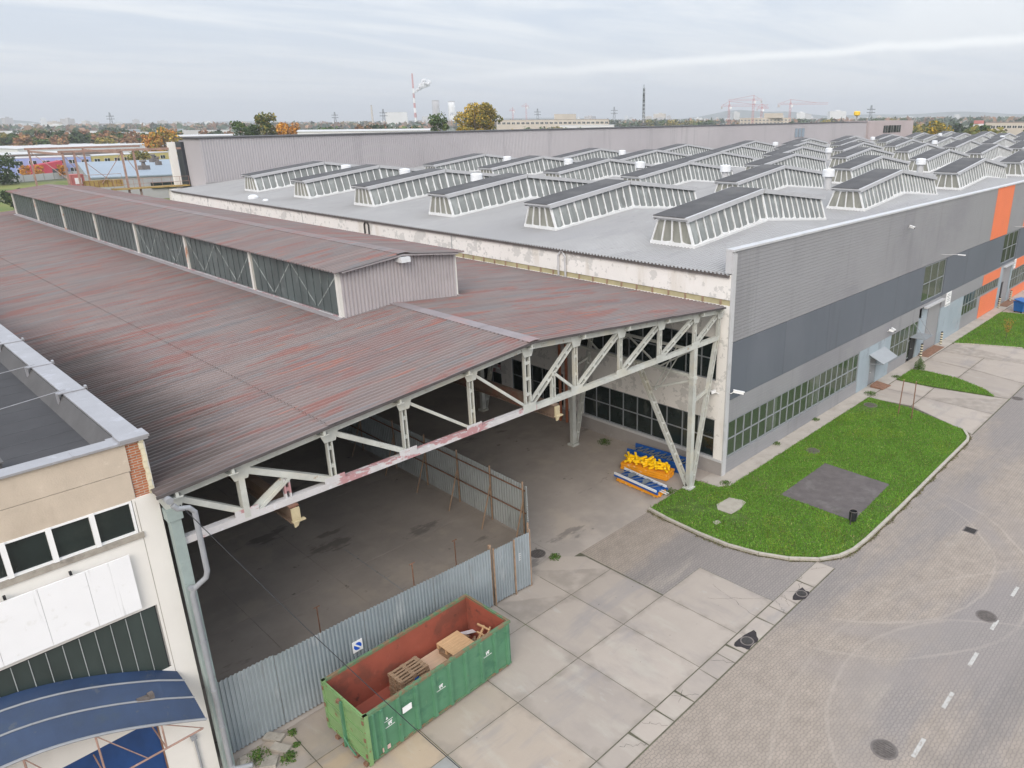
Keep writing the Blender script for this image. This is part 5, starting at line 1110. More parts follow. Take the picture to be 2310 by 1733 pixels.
# ------------------------------------------------------------------ green roll-off skip with its load
AX = .027
sk = tag(empty('skip_container', (-24.93, -2.91, .0), AX), 'long open green skip with red interior standing before the corrugated fence', 'skip')
SL, SW, SHT = 6.24, 2.5, 2.04
b = MB(); th = .06
b.box((.06, 0, .16), (SL, th, SHT-.1)); b.box((.06, SW-th, .16), (SL, SW, SHT-.1)); b.box((SL-th, th, .16), (SL, SW-th, SHT-.1)); b.box((0.06, 0.02, .14), (SL, SW-.02, .2))
b.build('body', M['green'], sk)
b = MB(); b.box((.1, th, .2), (SL-th, th+.012, SHT-.08)); b.box((.1, SW-th-.012, .2), (SL-th, SW-th, SHT-.08)); b.box((SL-th-.012, th+.012, .2), (SL-th, SW-th-.012, SHT-.08)); b.box((.1, th+.012, .2), (SL-th-.012, SW-th-.012, .215)); b.box((.088, th+.012, .215), (.1, SW-th-.012, SHT-.08))
b.build('inner_lining', M['red_inside'], sk)
b = MB(); h = .1
b.box((0, -.04, SHT-h), (SL+.03, th+.02, SHT)); b.box((0, SW-th-.02, SHT-h), (SL+.03, SW+.04, SHT)); b.box((SL-th, th+.02, SHT-h), (SL+.03, SW-th-.02, SHT)); b.build('top_rail', M['green_rust'], sk)
for x in (.3, .61, 1.25, 1.96, 2.68, 3.38, 4.09, 4.82, 5.48, 6.08):
    for yy, s in ((0, -1), (SW, 1)):
        b = MB(); w_ = .085 if x > .35 else .06
        b.hexa([(x-w_, yy+s*.0, .16), (x+w_, yy, .16), (x+w_*.55, yy+s*.085, .16), (x-w_*.55, yy+s*.085, .16), (x-w_, yy, SHT-.1), (x+w_, yy, SHT-.1), (x+w_*.55, yy+s*.085, SHT-.1), (x-w_*.55, yy+s*.085, SHT-.1)]); b.build('rib', M['green'], sk)
b = MB()
for y in (.25, SW-.4): b.box((.1, y, 0), (SL, y+.15, .16))
b.box((0.0, -.03, .1), (SL, .05, .18)); b.build('underframe', M['green_rust'], sk)
for s in (0, 1):            # two end doors
    y0, y1 = (.04, SW/2-.02) if s == 0 else (SW/2+.02, SW-.04)
    b = MB(); b.box((.02, y0, .1), (.07, y1, SHT-.02))
    for z in (.2, .72, 1.28, SHT-.1): b.box((-.012, y0+.02, z-.035), (.02, y1-.02, z+.035))
    b.box((-.012, y0, .1), (.02, y0+.07, SHT-.02)); b.box((-.012, y1-.07, .1), (.02, y1, SHT-.02)); d = b.build('door', M['green_light'], sk)
    hn = MB()
    for z in (.35, 1.0, 1.7): hn.box((-.03, (y0-.03 if s == 0 else y1-.06), z), (.03, (y0+.06 if s == 0 else y1+.03), z+.14))
    hn.build('hinge', M['rust'], d)
b = MB(); b.box((-.09, SW/2-.05, .12), (-.013, SW/2+.06, SHT-.12)); b.tube([(-.1, SW/2+.0, .1), (-.1, SW/2-.0, .5), (-.12, SW/2-.35, .3), (-.1, SW/2-.65, .15)], .03, 6); b.build('locking_bar', M['green'], sk)
for y, z in ((SW/2+.1, .1), (SW/2-.6, .1), (SW/2+.55, .12), (SW/2+.12, SHT-.15), (.1, .12)): b = MB(); b.obox((-.05, y, z), (.12, .14, .12), .2); b.build('latch', M['rust'], sk)
b = MB(); b.box((0, -.05, .04), (.14, .1, SHT)); b.build('corner_post', M['green_light'], sk); b = MB(); b.box((0, SW-.1, .04), (.12, SW+.05, SHT)); b.build('corner_post', M['green_light'], sk)
def emblem(x, z, s, star):
    b = MB(); y = -.004
    if star:        # small running figure over a line of lettering
        for (u0, v0, u1, v1) in ((-.10, .02, .06, .10), (-.02, .08, .12, .16), (-.12, .12, -.02, .15), (.04, -.04, .10, .06), (-.08, -.06, -.03, .03)): b.face((x+u0*s, y, z+v0*s), (x+u1*s, y, z+v0*s+.02*s), (x+u1*s, y, z+v1*s+.02*s), (x+u0*s, y, z+v1*s))
    else:
        b.face((x-.16*s, y, z), (x-.02*s, y, z), (x-.06*s, y, z+.14*s), (x-.10*s, y, z+.14*s))
    for k in range(9): b.face((x+(-.26+k*.06)*s, y, z-.13*s), (x+(-.22+k*.06)*s, y, z-.13*s), (x+(-.22+k*.06)*s, y, z-.08*s), (x+(-.26+k*.06)*s, y, z-.08*s))
    b.build('white_emblem', M['white'], sk)
emblem(.86, 1.36, .62, False); emblem(.90, 1.12, .68, True); emblem(2.98, 1.16, .72, True); emblem(5.12, 1.22, .72, True)
b = MB(); b.box((1.38, -.05, 1.19), (1.74, -.03, 1.42)); b.build('white_plate', M['white'], sk)
b = MB()
for k in range(3): b.box((1.3+.17*k, -.03, 1.05), (1.34+.17*k, -.01, 1.56)); b.box((1.2, -.028, 1.14+.15*k), (1.84, -.012, 1.17+.15*k))
b.build('plate_bracket', M['green'], sk)
b = MB(); b.box((.50, -.05, .24), (.80, -.035, .4)); b.build('pink_plate', mat('faded_pink_plate', (.6, .42, .38), .6, .1, 6), sk)
for k in range(4):
    b = MB(); b.lathe((0, 0, 0), [(.09, -.05), (.09, .05)], 12); o = b.build('roller', M['rust'], sk); o.location = ((.35, .35, SL-.3, SL-.3)[k], (.2, SW-.2, .2, SW-.2)[k], .09); o.rotation_euler = (math.pi/2, 0, 0)
def in_skip(x, y, z): 
    c_, s_ = math.cos(AX), math.sin(AX); return (-24.93+x*c_-y*s_, -2.91+x*s_+y*c_, z)
def pallet(name, loc, rz, mt, label, group=None, blue=False, tilt=(0, 0)):
    e = tag(empty(name, loc, rz), label, 'pallet', group); e.rotation_euler = (tilt[0], tilt[1], rz)
    b = MB()
    for k in range(5): b.box((-.6, -.4+k*.163, .122), (.6, -.4+k*.163+(.10 if k in (0, 2, 4) else .075), .144))
    b.build('deck_board', M[mt], e)
    b = MB()
    for x in (-.6, -.0725, .455): b.box((x, -.4, .10), (x+.145, .4, .122))
    b.build('stringer', M[mt], e)
    b = MB()
    for x in (-.6, -.0725, .455):
        for y in (-.4, -.05, .3): b.box((x, y, .022), (x+.145, y+.1, .10))
    b.build('block', M[mt], e)
    b = MB()
    for y in (-.4, -.05, .3): b.box((-.6, y, 0), (.6, y+.1, .022))
    b.build('bottom_board', M[mt], e)
    if blue: b = MB(); b.box((-.05, -.405, .02), (.12, -.402, .11)); b.build('blue_tag', M['blue_rack'], e)
    return e
n_lab = ['lowest weathered pallet of the stack in the green skip', 'second weathered pallet from the bottom of the stack in the skip', 'third weathered pallet from the bottom of the stack in the skip', 'fourth weathered pallet up in the stack in the skip', 'fifth weathered pallet up in the stack in the skip', 'weathered pallet just under the topmost one in the skip', 'topmost weathered grey-brown pallet of the stack in the green skip']
for k in range(7):
    pallet('pallet', in_skip(2.75+rnd.uniform(-.02, .02), 1.55+rnd.uniform(-.02, .02), .216+.147*k), AX+rnd.uniform(-.03, .03), 'wood_old', n_lab[k], 'weathered pallets stacked in the skip', blue=k == 5)
e = tag(empty('plywood_sheet', in_skip(4.15, 1.7, .22), AX), 'pale plywood board lying beside the pallet stack in the green skip', 'board')
b = MB(); b.box((-.62, -.62, .34), (.62, .62, .36)); b.build('sheet', M['ply'], e)
b = MB()
for x in (-.55, -.05, .45): b.box((x, -.58, .24), (x+.1, .58, .34)); 
for y in (-.55, .45): b.box((-.6, y, 0), (.6, y+.1, .24))
b.build('bearer', M['wood_new'], e)
e = tag(empty('wooden_crate_lid', in_skip(4.88, 1.52, .36), AX), 'flat closed-top fresh wooden pallet box lying higher than the plywood board in the skip', 'pallet')
b = MB()
for k in range(7): b.box((-.5, -.56+k*.162, .66), (.5, -.56+k*.162+.157, .685))
b.build('deck_board', M['wood_new'], e)
b = MB()
for x in (-.5, -.06, .38):
    for y in (-.56, -.06, .44): b.box((x, y, .50), (x+.12, y+.12, .66))
b.box((-.5, -.56, .47), (.5, -.44, .50)); b.box((-.5, -.06, .47), (.5, .06, .50)); b.box((-.5, .44, .47), (.5, .56, .50)); b.build('block', M['wood_new'], e)
b = MB(); b.box((-.46, -.5, -.14), (.46, .5, .44)); b.box((-.5, -.54, .44), (.5, .54, .468)); b.build('lower_box', M['wood_old'], e)
e = tag(empty('wooden_trestle', in_skip(5.95, 1.3, 1.0), AX+.1), 'small pale wooden frame leaning on the far end wall inside the skip', 'frame')
b = MB(); b.beam((-.35, -.2, 0), (-.05, -.2, .45), .06, .05); b.beam((-.3, -.5, .05), (-.02, -.5, .5), .06, .05); b.beam((-.1, -.55, .42), (-.1, .1, .42), .06, .05); b.beam((-.25, -.55, .2), (-.25, .0, .2), .05, .05); b.beam((-.4, .1, -.55), (-.1, -.1, .2), .05, .05); b.build('lath', M['wood_new'], e)
e = tag(empty('scrap_wood', in_skip(5.75, 1.7, .22), AX), 'heap of grey broken boards at the far end of the skip', 'scrap wood')
for k in range(9):
    b = MB(); b.obox((rnd.uniform(-.2, .25), rnd.uniform(-.6, .55), .08+.05*k), (rnd.uniform(.3, .8), rnd.uniform(.08, .2), .025), tilt=Matrix.Rotation(rnd.uniform(0, 3), 4, 'Z') @ Matrix.Rotation(rnd.uniform(-.3, .3), 4, 'Y')); b.build('board', M['wood_old' if k % 3 else 'white_steel'], e)

# ------------------------------------------------------------------ rack parts under the shed's corner
def frames_stack(name, loc, rz, L_, W_, H_, matP, label, zig=6, plates=4):
    e = tag(empty(name, loc, rz), label, 'rack frames')
    for s in (-1, 1):
        b = MB()
        for k in range(plates): z = H_*k/plates; b.box((-L_/2, s*W_/2-.05, z+.004), (L_/2, s*W_/2+.05, z+H_/plates-.006)); 
        b.build('upright', M[matP], e)
    for q in range(2):
        b = MB(); z = H_*(.45+.4*q)
        for k in range(zig):
            x0 = -L_/2+.15+(L_-.3)*k/zig; x1 = -L_/2+.15+(L_-.3)*(k+1)/zig
            b.beam((x0, -W_/2+.05, z), (x1, W_/2-.05, z+.02), .04, .03); b.beam((x0, W_/2-.05, z), (x0, -W_/2+.05, z), .04, .03)
        b.build('lattice_bar', M['grey_steel'], e)
    return e
frames_stack('rack_frame_stack', (-1.0, 3.75, .02), math.radians(90)+.1, 4.1, .95, .62, 'blue_rack', 'longest stack of blue rack frames with grey lattice bars, nearest the white wall', 9, 4)
e = tag(empty('beam_stack', (-2.45, 3.55, .02), math.radians(90)+.17), 'heap of bright yellow beams on orange rack beams between the blue and the white frames', 'rack beams')
for k in range(7):
    b = MB(); y = -.42+.14*k
    for z in (.03, .17, .31): b.box((-1.55+rnd.uniform(-.03, .03), y-.055, z), (1.55+rnd.uniform(-.03, .03), y+.055, z+.12))
    b.build('orange_beam', M['orange_rack'], e)
for k in range(22):
    for r_ in range(2):
        b = MB(); x = -1.3+2.6*k/21+rnd.uniform(-.05, .05); a_ = (.75 if (k//2) % 2 else 2.35)+rnd.uniform(-.15, .15); b.obox((x, (-.2 if r_ else .2)+rnd.uniform(-.08, .08), .53+.10*(k % 2)+.05*r_+rnd.uniform(0, .1)), (rnd.uniform(.5, .72), .12, .10), tilt=Matrix.Rotation(a_, 4, 'Z') @ Matrix.Rotation(rnd.uniform(-.4, .4), 4, 'Y')); b.build('yellow_bar', M['yellow'], e)
b = MB()
for x in (-.6, .3): b.box((x, -.497, .2), (x+.35, -.492, .28))
b.build('white_label', M['white'], e)
e = tag(empty('beam_stack', (-4.25, 2.6, .02), math.radians(90)-.02), 'strapped orange rack beams with tan edges beneath the white and blue frames', 'rack beams')
for k in range(5):
    b = MB(); y = -.36+.16*k
    for z in (.06, .17): b.box((-1.5+rnd.uniform(-.06, .06), y-.06, z), (1.5+rnd.uniform(-.06, .06), y+.06, z+.1))
    b.build('orange_beam', M['orange_rack'], e)
b = MB()
for x in (-1.3, -.45, .45, 1.2): b.box((x, -.44, .0), (x+.12, .36, .055)); b.box((x+.03, -.435, .06), (x+.06, -.43, .28))
b.build('bearer', M['wood_new'], e)
b = MB()
for x in (-1.1, -.2, .8): b.box((x, -.426, .12), (x+.36, -.422, .2))
b.build('white_label', M['white'], e)
e = tag(empty('rack_frame_stack', (-4.2, 2.75, .32), math.radians(90)-.06), 'white and blue rack frames lying on the orange beams nearest the driveway', 'rack frames')
for s, mt, z0 in ((-1, 'white_steel', .12), (1, 'white_steel', .12), (-1, 'blue_rack', 0), (1, 'blue_rack', 0)):
    b = MB(); b.box((-1.65+(.12 if mt == 'blue_rack' else 0)*-1, s*.42-.04, z0), (1.55-(.0 if mt == 'white_steel' else .0), s*.42+.04, z0+.115)); b.build('upright', M[mt], e)
b = MB(); b.box((-1.6, -.36, .02), (1.4, .36, .035)); b.build('blue_shelf', M['blue_rack'], e)
b = MB()
for k in range(8):
    x0 = -1.45+2.9*k/8; b.beam((x0, -.38, .2), (x0+.36, .38, .2), .035, .03)
b.build('lattice_bar', M['grey_steel'], e)
b = MB(); b.box((-2.1, .05, .04), (-1.6, .1, .08)); b.box((-2.1, -.12, .04), (-1.6, -.07, .08)); b.build('white_bar', M['white_steel'], e)
b = MB()
for x in (-.55, .55): b.face((x, -.36, .2), (x, .34, .2), (x, .3, .48), (x, -.3, .26)); b.box((x-.01, -.36, .12), (x+.01, .34, .22))
b.build('bracket_plate', M['grey_steel'], e)

# ------------------------------------------------------------------ small things outdoors
e = tag(empty('litter_bin', (-.12, -8.02, .08)), 'small black litter bin on a post at the corner of the tarmac square', 'litter bin')
b = MB(); b.lathe((.0, 0, .18), [(.17, 0), (.19, .05), (.2, .5), (.18, .52), (.17, .40), (.02, .40)], 20); b.build('drum', M['black'], e)
b = MB(); b.tube([(-.24, 0, -.08), (-.24, 0, .75)], .03, 8); b.beam((-.24, 0, .5), (-.1, 0, .5), .05, .04); b.build('post', M['dark'], e)
b = MB(); b.tube([(.19*math.cos(t_), .19*math.sin(t_), .71) for t_ in [2*math.pi*k/20 for k in range(21)]], .014, 5, False); b.build('rim', M['iron'], e)
for (x, y, h, dx, lab) in ((16.14, -4.06, 2.5, .28, 'leaning rusty pole in the lawn, farther from the road of the two'), (15.98, -5.06, 2.75, -.1, 'upright rusty pole in the lawn, nearer the road of the two')):
    e = tag(empty('rusty_pole', (x, y, .05)), lab, 'pole', 'two rusty poles at the end of the lawn'); b = MB(); b.tube([(0, 0, -.1), (dx, 0, h)], .035, 8); b.build('shaft', M['rust'], e); b = MB(); b.tube([(dx, 0, h-.02), (dx+.01, 0, h+.04)], .045, 8); b.build('cap', M['rust_light'], e)
M['stripe_w'] = mat('cream_bollard_band', (.70, .64, .48), .6, .06, 4)
for i, (x, lab) in enumerate(((30.75, 'short striped bollard left of the first loading gate'), (35.75, 'short striped bollard right of the first loading gate, by the pale blue wall'), (53.9, 'short striped bollard between the orange panel and the second gate'), (58.3, 'short striped bollard right of the second gate, near the blue dumpster'))):
    e = tag(empty('striped_bollard', (x, -.35, .03)), lab, 'bollard', 'black and cream striped bollards at the gates')
    b = MB(); b.lathe((0, 0, 0), [(.1, 0), (.1, 1.15), (.06, 1.2)], 14); b.build('core', M['black'], e)
    b = MB()
    for k in range(5): b.lathe((0, 0, .06+.23*k), [(.108, 0), (.108, .115)], 14)
    b.build('band', M['stripe_w'], e)
e = tag(empty('notice_board', (37.1, -.04, 3.98)), 'large white notice board with grey lines of text right of the first gate', 'sign')
b = MB(); b.box((-.7, 0, -.66), (.7, .02, .66)); b.build('plate', M['white'], e); b = MB()
for k, (u0, u1) in enumerate(((-.3, .3), (-.5, .5), (-.2, .2), (-.4, .45), (-.35, .4))): b.box((u0, -.006, .42-.16*k), (u1, -.001, .47-.16*k))
for k in range(4): b.obox((-.5+.33*k, -.004, -.52), (.16, .006, .16))
b.build('lettering', M['frame_grey'], e)
e = tag(empty('notice_board', (59.0, -.04, 4.1)), 'white notice board above the second gate at the right edge', 'sign')
b = MB(); b.box((-.4, 0, -.5), (.4, .02, .55)); b.build('plate', M['white'], e); b = MB()
for k in range(4): b.box((-.25, -.006, .3-.17*k), (.25, -.001, .35-.17*k))
b.build('lettering', M['frame_grey'], e)
def security_camera(loc, rz, label, long=.45):
    e = tag(empty('security_camera', loc, rz), label, 'camera', 'white cameras and lamps on the hall walls')
    b = MB(); b.obox((long*.5, 0, .0), (long, .13, .14), tilt=Matrix.Rotation(.2, 4, 'Y')); b.obox((long*.55, 0, .075), (long*1.1, .16, .02), tilt=Matrix.Rotation(.2, 4, 'Y')); b.build('housing', M['white'], e)
    b = MB(); b.tube([(0, 0, 0), (-.1, .03, -.1), (-.15, .12, -.12)], .025, 6); b.build('bracket', M['white'], e)
    b = MB(); b.obox((long+.01, 0, -.09), (.02, .09, .09)); b.build('lens', M['black'], e)
security_camera((.3, -.3, 5.25), -.9, 'white camera reaching out from the corner of the hall', .6)
security_camera((-.15, .55, 5.2), 2.6, 'small white camera on the white side wall by the corner', .3)
security_camera((23.2, -.12, 3.95), -1.2, 'left one of a pair of white cameras above the pale blue wall', .35)
security_camera((23.75, -.12, 3.95), -2.0, 'right one of a pair of white cameras above the pale blue wall', .35)
security_camera((24.64, -.15, 11.85), -1.8, 'white camera high on the grey parapet cladding', .4)
for x, z, lab in ((33.4, 8.55, 'thin white lamp arm above the tall window of the first gate'), (56, 8.55, 'thin white lamp arm near the second orange stripe')):
    e = tag(empty('lamp_arm', (x, -.02, z)), lab, 'lamp', 'thin lamp arms on the facade'); b = MB(); b.tube([(0, 0, 0), (.1, -1.3, .12)], .03, 6); b.build('arm', M['trim'], e); b = MB(); b.obox((.12, -1.6, .12), (.16, .6, .07)); b.build('head', M['white'], e)
e = tag(empty('dumpster', (53.6, -2.6, .012), -.25), 'bright blue wheeled dumpster on the concrete at the right edge', 'dumpster')
b = MB(); b.hexa([(-.62, -.45, .15), (.62, -.45, .15), (.62, .45, .15), (-.62, .45, .15), (-.72, -.6, 1.15), (.72, -.6, 1.15), (.72, .55, 1.15), (-.72, .55, 1.15)]); b.box((-.76, -.64, 1.13), (.76, .59, 1.18)); b.build('tub', M['blue_bin'], e)
b = MB(); b.hexa([(-.74, -.62, 1.2), (.74, -.62, 1.2), (.74, .57, 1.36), (-.74, .57, 1.36), (-.72, -.6, 1.24), (.72, -.6, 1.24), (.72, .55, 1.42), (-.72, .55, 1.42)]); b.build('lid', M['blue_bin'], e)
for x in (-.55, .55):
    for y in (-.35, .35): b = MB(); b.obox((x, y, .08), (.06, .16, .16)); b.build('wheel', M['black'], e)
e = tag(empty('wooden_ramp', (20.9, -.75, .03)), 'small tilted brown board ramp before the awning door', 'ramp'); b = MB(); b.hexa([(-.55, -.5, .0), (.8, -.6, .0), (.7, .5, .02), (-.6, .45, .02), (-.55, -.5, .04), (.8, -.6, .05), (.7, .5, .2), (-.6, .45, .22)]); b.build('board', M['rust'], e); b = MB(); b.box((-.4, .2, 0), (.5, .3, .1)); b.build('bearer', M['rust_light'], e)
for x in (32.5, 56.5):
    m_ = MB(); m_.box((x-1.6, -.95, 0), (x+2.6, -.02, .036)); struct(m_.build('doorstep_pavement', M['rust']))
# plants: weeds at the joints, a shrub by the path, a small bare orange sapling
def weed(x, y, r, n, hgt, label=None, name='weed', col=((.045, .10, .018), (.065, .13, .025), (.10, .13, .04))):
    e = tag(empty(name, (x, y, 0)), label, 'weed' if name == 'weed' else 'shrub', 'green weeds growing in joints and along walls' if name == 'weed' else None)
    V = np.zeros((n, 4, 3)); 
    n *= 3; V = np.zeros((n, 4, 3))
    for k in range(n):
        a = rnd.uniform(0, 6.28); d = r*rnd.random(); z = hgt*rnd.random()*(1-d/r*.6); s = rnd.uniform(.014, .036); p = Vector((d*math.cos(a), d*math.sin(a), z+.02)); u = Vector((rnd.gauss(0, 1), rnd.gauss(0, 1), rnd.gauss(0, .5))).normalized(); v = u.orthogonal().normalized()
        for i, (c_, t_) in enumerate(((-1, 0), (0, -.5), (1, 0), (0, .5))): V[k, i] = p+u*c_*s*1.4+v*t_*s*1.6
    tint = np.array([rnd.choice(col) for _ in range(n)])
    npmesh('leaves', V.reshape(-1, 3), 4, M['leaf'], tint, e); st = MB()
    for k in range(5): a = 6.28*k/5; st.tube([(0, 0, 0), (r*.5*math.cos(a), r*.5*math.sin(a), hgt*.7)], .008, 4)
    st.build('stem', M['leaf'] if 0 else M['bark'], e); return e
for x, y, r, n, h, lab in [(-25.95, .3, .16, 40, .14, 'weed at the foot of the fence left of the skip, nearer the fence'), (-26.1, -.3, .13, 30, .1, 'weed in a slab joint left of the skip, middle one'), (-26.55, -.65, .3, 70, .2, 'largest weed patch by the end of the fence and downpipe'), (-27.2, .1, .4, 100, .3, 'bushy weed at the foot of the downpipe'), (-12.45, 1.2, .3, 80, .2, 'weed beside the manhole cover at the fence corner'), (-19.0, .3, .2, 40, .15, 'weed behind the far end of the skip'),
                       (-1.0, 8.2, .5, 110, .3, 'weed strip at the plinth of the white wall beside the blue frames'), (-.6, -.7, .35, 70, .15, 'weed at the foot of the hall corner post'), (6.2, -.15, .3, 60, .15, 'weed along the facade below the long window strip, nearer the corner'), (11.5, -.15, .3, 60, .18, 'weed along the facade at the middle of the long window strip'), (18.9, -.9, .5, 110, .25, 'weed at the step of the pale blue wall'), (24.0, -.9, .4, 80, .2, 'weed beside the small wooden ramp'), (-3.6, 1.0, .5, 90, .18, 'weed around the foot of the nearest shed column')]:
    weed(x, y, r, n, h, lab)
weed(27.3, -1.5, .45, 420, 1.1, 'leafy green shrub at the tip of the narrow lawn by the path', 'shrub')
e = tag(empty('sapling', (41.2, -4.4, .05)), 'small orange-leaved sapling in the far lawn', 'tree')
b = MB(); b.tube([(0, 0, 0), (.05, .02, .8), (.0, .05, 1.7)], [.03, .025, .01], 6)
for k in range(7): a = k*2.4; b.tube([(.03, .02, .6+.12*k), (.4*math.cos(a), .4*math.sin(a), 1.2+.12*k)], .01, 4)
b.build('trunk', M['bark'], e)
n = 260; V = np.zeros((n, 4, 3))
for k in range(n):
    a = rnd.uniform(0, 6.28); z = rnd.uniform(.7, 2.0); d = .55*math.sqrt(rnd.random())*(z/2); p = Vector((d*math.cos(a), d*math.sin(a), z)); u = Vector((rnd.gauss(0, 1), rnd.gauss(0, 1), rnd.gauss(0, 1))).normalized(); v = u.orthogonal().normalized()
    for i, (c_, t_) in enumerate(((-1, 0), (0, -1), (1, 0), (0, 1))): V[k, i] = p+u*c_*.05+v*t_*.04
npmesh('crown', V.reshape(-1, 3), 4, M['leaf'], np.array([rnd.choice(((.42, .2, .04), (.34, .24, .05), (.2, .22, .04))) for _ in range(n)]), e)
e = tag(empty('concrete_rubble', (-27.0, .15, 0)), 'broken concrete slab pieces at the foot of the downpipe', 'rubble')
for k in range(6): b = MB(); b.obox((rnd.uniform(-.7, .6), rnd.uniform(-.6, .4), .07), (rnd.uniform(.3, .7), rnd.uniform(.2, .5), .12), tilt=Matrix.Rotation(rnd.uniform(0, 3), 4, 'Z') @ Matrix.Rotation(rnd.uniform(-.15, .15), 4, 'X')); b.build('slab_piece', M['concrete_old'], e)
# ------------------------------------------------------------------ beyond the halls: gantry, offices, sheds, trees, town, power station
def site(az, d, z=0.0):       # survey bearing (degrees) and distance (m) from the drone's take-off point
    return Vector((-33.475+d*math.cos(math.radians(az)), -20.803+d*math.sin(math.radians(az)), z))
# rusty crane runway at the end of the tall hall
ga = tag(empty('crane_gantry', (-3, 86, 0)), 'rusty outdoor crane runway of steel posts beside the tall hall', 'gantry'); GS = (-3, 86, 0)
for x in (-9.0, -7.85, -2.85, -1.55):
    b = MB(); b.tube([(x, 86, 0), (x, 86, 16.7)], .11, 6) if 0 else b.box((x-.1, 85.9, 0), (x+.1, 86.1, 16.7)); b.build('post', M['gantry'], ga, GS)
for x in (-9.0, -2.85):
    b = MB(); b.box((x-.1, 101.9, 0), (x+.1, 102.1, 16.7)); b.build('post', M['gantry'], ga, GS)
b = MB(); b.box((-9.4, 85.85, 16.5), (4.2, 86.15, 16.75)); b.build('runway_beam', M['gantry'], ga, GS)
b = MB(); b.box((-9.4, 101.85, 16.5), (4.2, 102.15, 16.75)); b.build('runway_beam', M['gantry'], ga, GS)
b = MB()
for x in (-9.0, -2.85): b.box((x-.08, 86, 16.2), (x+.08, 102, 16.45))
for p, q in (((-7.8, 86, 16.3), (-4.6, 86, 13.0)), ((-2.9, 86, 16.3), (-5.6, 86, 12.8)), ((-9, 86, 16.3), (-7.9, 86, 14.5)), ((-1.6, 86, 14), (-2.8, 86, 16.4)), ((-9, 86, 13.5), (-9, 102, 16.4))): b.beam(p, q, .06, .06)
b.build('cross_brace', M['gantry'], ga, GS)
b = MB(); b.box((-4.6, 85.2, 11.95), (4.1, 86.8, 12.1)); b.build('walkway', M['rust_yellow'], ga, GS)
b = MB()
for z in (12.6, 13.2): b.tube([(-4.6, 85.2, z), (4.1, 85.2, z)], .025, 5)
for k in range(9): b.tube([(-4.6+1.08*k, 85.2, 12.1), (-4.6+1.08*k, 85.2, 13.2)], .025, 5)
b.build('handrail', M['gantry'], ga, GS)
cr = tag(empty('bridge_crane', (-5.5, 86.5, 12.35)), 'rusty yellow crane bridge parked on the runway', 'crane')
b = MB(); b.box((-2.0, -.3, .0), (2.2, .1, .85)); b.build('girder', M['rust_yellow'], cr); b = MB()
for k in range(9): b.box((-1.9+.48*k, -.33, .05), (-1.84+.48*k, -.3, .8))
b.build('stiffener', M['rust'], cr); b = MB(); b.tube([(-2, -.2, .85), (-2, -.2, 1.5), (2.2, -.2, 1.5), (2.2, -.2, .85)], .03, 5); b.build('guard_rail', M['gantry'], cr)
b = MB(); b.box((-8.6, 86.3, 12.4), (-7.3, 87.8, 14.0)); o = b.build('crane_cabin', M['crane_red']); tag(o, 'small red crane cabin on the gantry beside the yellow bridge', 'cabin'); gl = MB(); gl.box((-8.3, 86.27, 12.9), (-7.6, 86.3, 13.6)); gl.build('window', M['white'], o)
# buildings
def block(name, label, quad, z0, z1, wall, roof='f_roof', win=None, cat='building', parapet=.3, group=None, winmat='dark_glass'):
    """quad: 4 ground corners (ccw); win: (edge index, rows, columns, w, h, first sill, storey)"""
    cx_ = sum(p[0] for p in quad)/4; cy_ = sum(p[1] for p in quad)/4
    e = tag(empty(name, (cx_, cy_, z0)), label, cat, group); S = (cx_, cy_, z0)
    b = MB(); b.prism(quad, z0, z1); b.build('wall', M[wall], e, S)
    b = MB(); q2 = [(cx_+(x-cx_)*1.006, cy_+(y-cy_)*1.006) for x, y in quad]; b.prism(q2, z1+.002, z1+parapet); b.build('roof', M[roof], e, S)
    for (ei, nr, ncol, w_, h_, sill, storey) in (win or []):
        p, q = Vector((*quad[ei], 0)), Vector((*quad[(ei+1) % 4], 0)); L_ = (q-p).length; u = (q-p)/L_; nrm = Vector((u.y, -u.x, 0))
        for r_ in range(nr):
            for c_ in range(ncol):
                s = L_*(c_+.5)/ncol; zc_ = z0+sill+storey*r_; f = MB(); g_ = MB()
                a, d = p+u*(s-w_/2)+nrm*.04, p+u*(s+w_/2)+nrm*.04
                f.prism([tuple((a+nrm*.06).xy), tuple((d+nrm*.06).xy), tuple((d-nrm*.1).xy), tuple((a-nrm*.1).xy)][::-1] if 0 else [tuple((a-nrm*.1).xy), tuple((a+nrm*.06).xy), tuple((d+nrm*.06).xy), tuple((d-nrm*.1).xy)], zc_, zc_+h_)
                fr = f.build('window', M['white'], e, S)
                for t_ in (0, 1):
                    a2 = p+u*(s-w_/2+.12+t_*w_/2)+nrm*.115; d2_ = p+u*(s-.06+t_*w_/2)+nrm*.115
                    g_.face((a2.x, a2.y, zc_+.06), (d2_.x, d2_.y, zc_+.06), (d2_.x, d2_.y, zc_+h_-.06), (a2.x, a2.y, zc_+h_-.06))
                o = g_.build('pane', M[winmat], None, S); o.parent = fr
    return e
bo = block('office_block', 'two-storey periwinkle blue office block with a red slanted entrance', [(-8, 364), (61, 349.5), (64, 362), (-5, 376)], 0, 6.7, 'f_blue', win=[(0, 2, 16, 2.6, 1.5, 1.1, 3.1)])
b = MB(); b.hexa([(38, 346, 0), (49, 344, 0), (50, 352, 0), (39, 354, 0), (38, 346, 3.8), (49.5, 344, 5.6), (50, 352, 5.6), (39, 354, 3.8)]); b.build('entrance', M['f_red'], bo, (bo.location.x, bo.location.y, 0)); b = MB(); b.hexa([(45.6, 344.5, .2), (48, 344.1, .2), (48, 344.6, .2), (45.6, 345, .2), (45.6, 344.5, 2.6), (48, 344.1, 2.8), (48, 344.6, 2.8), (45.6, 345, 2.6)]); b.build('entrance_door', M['f_dark'], bo, (bo.location.x, bo.location.y, 0))
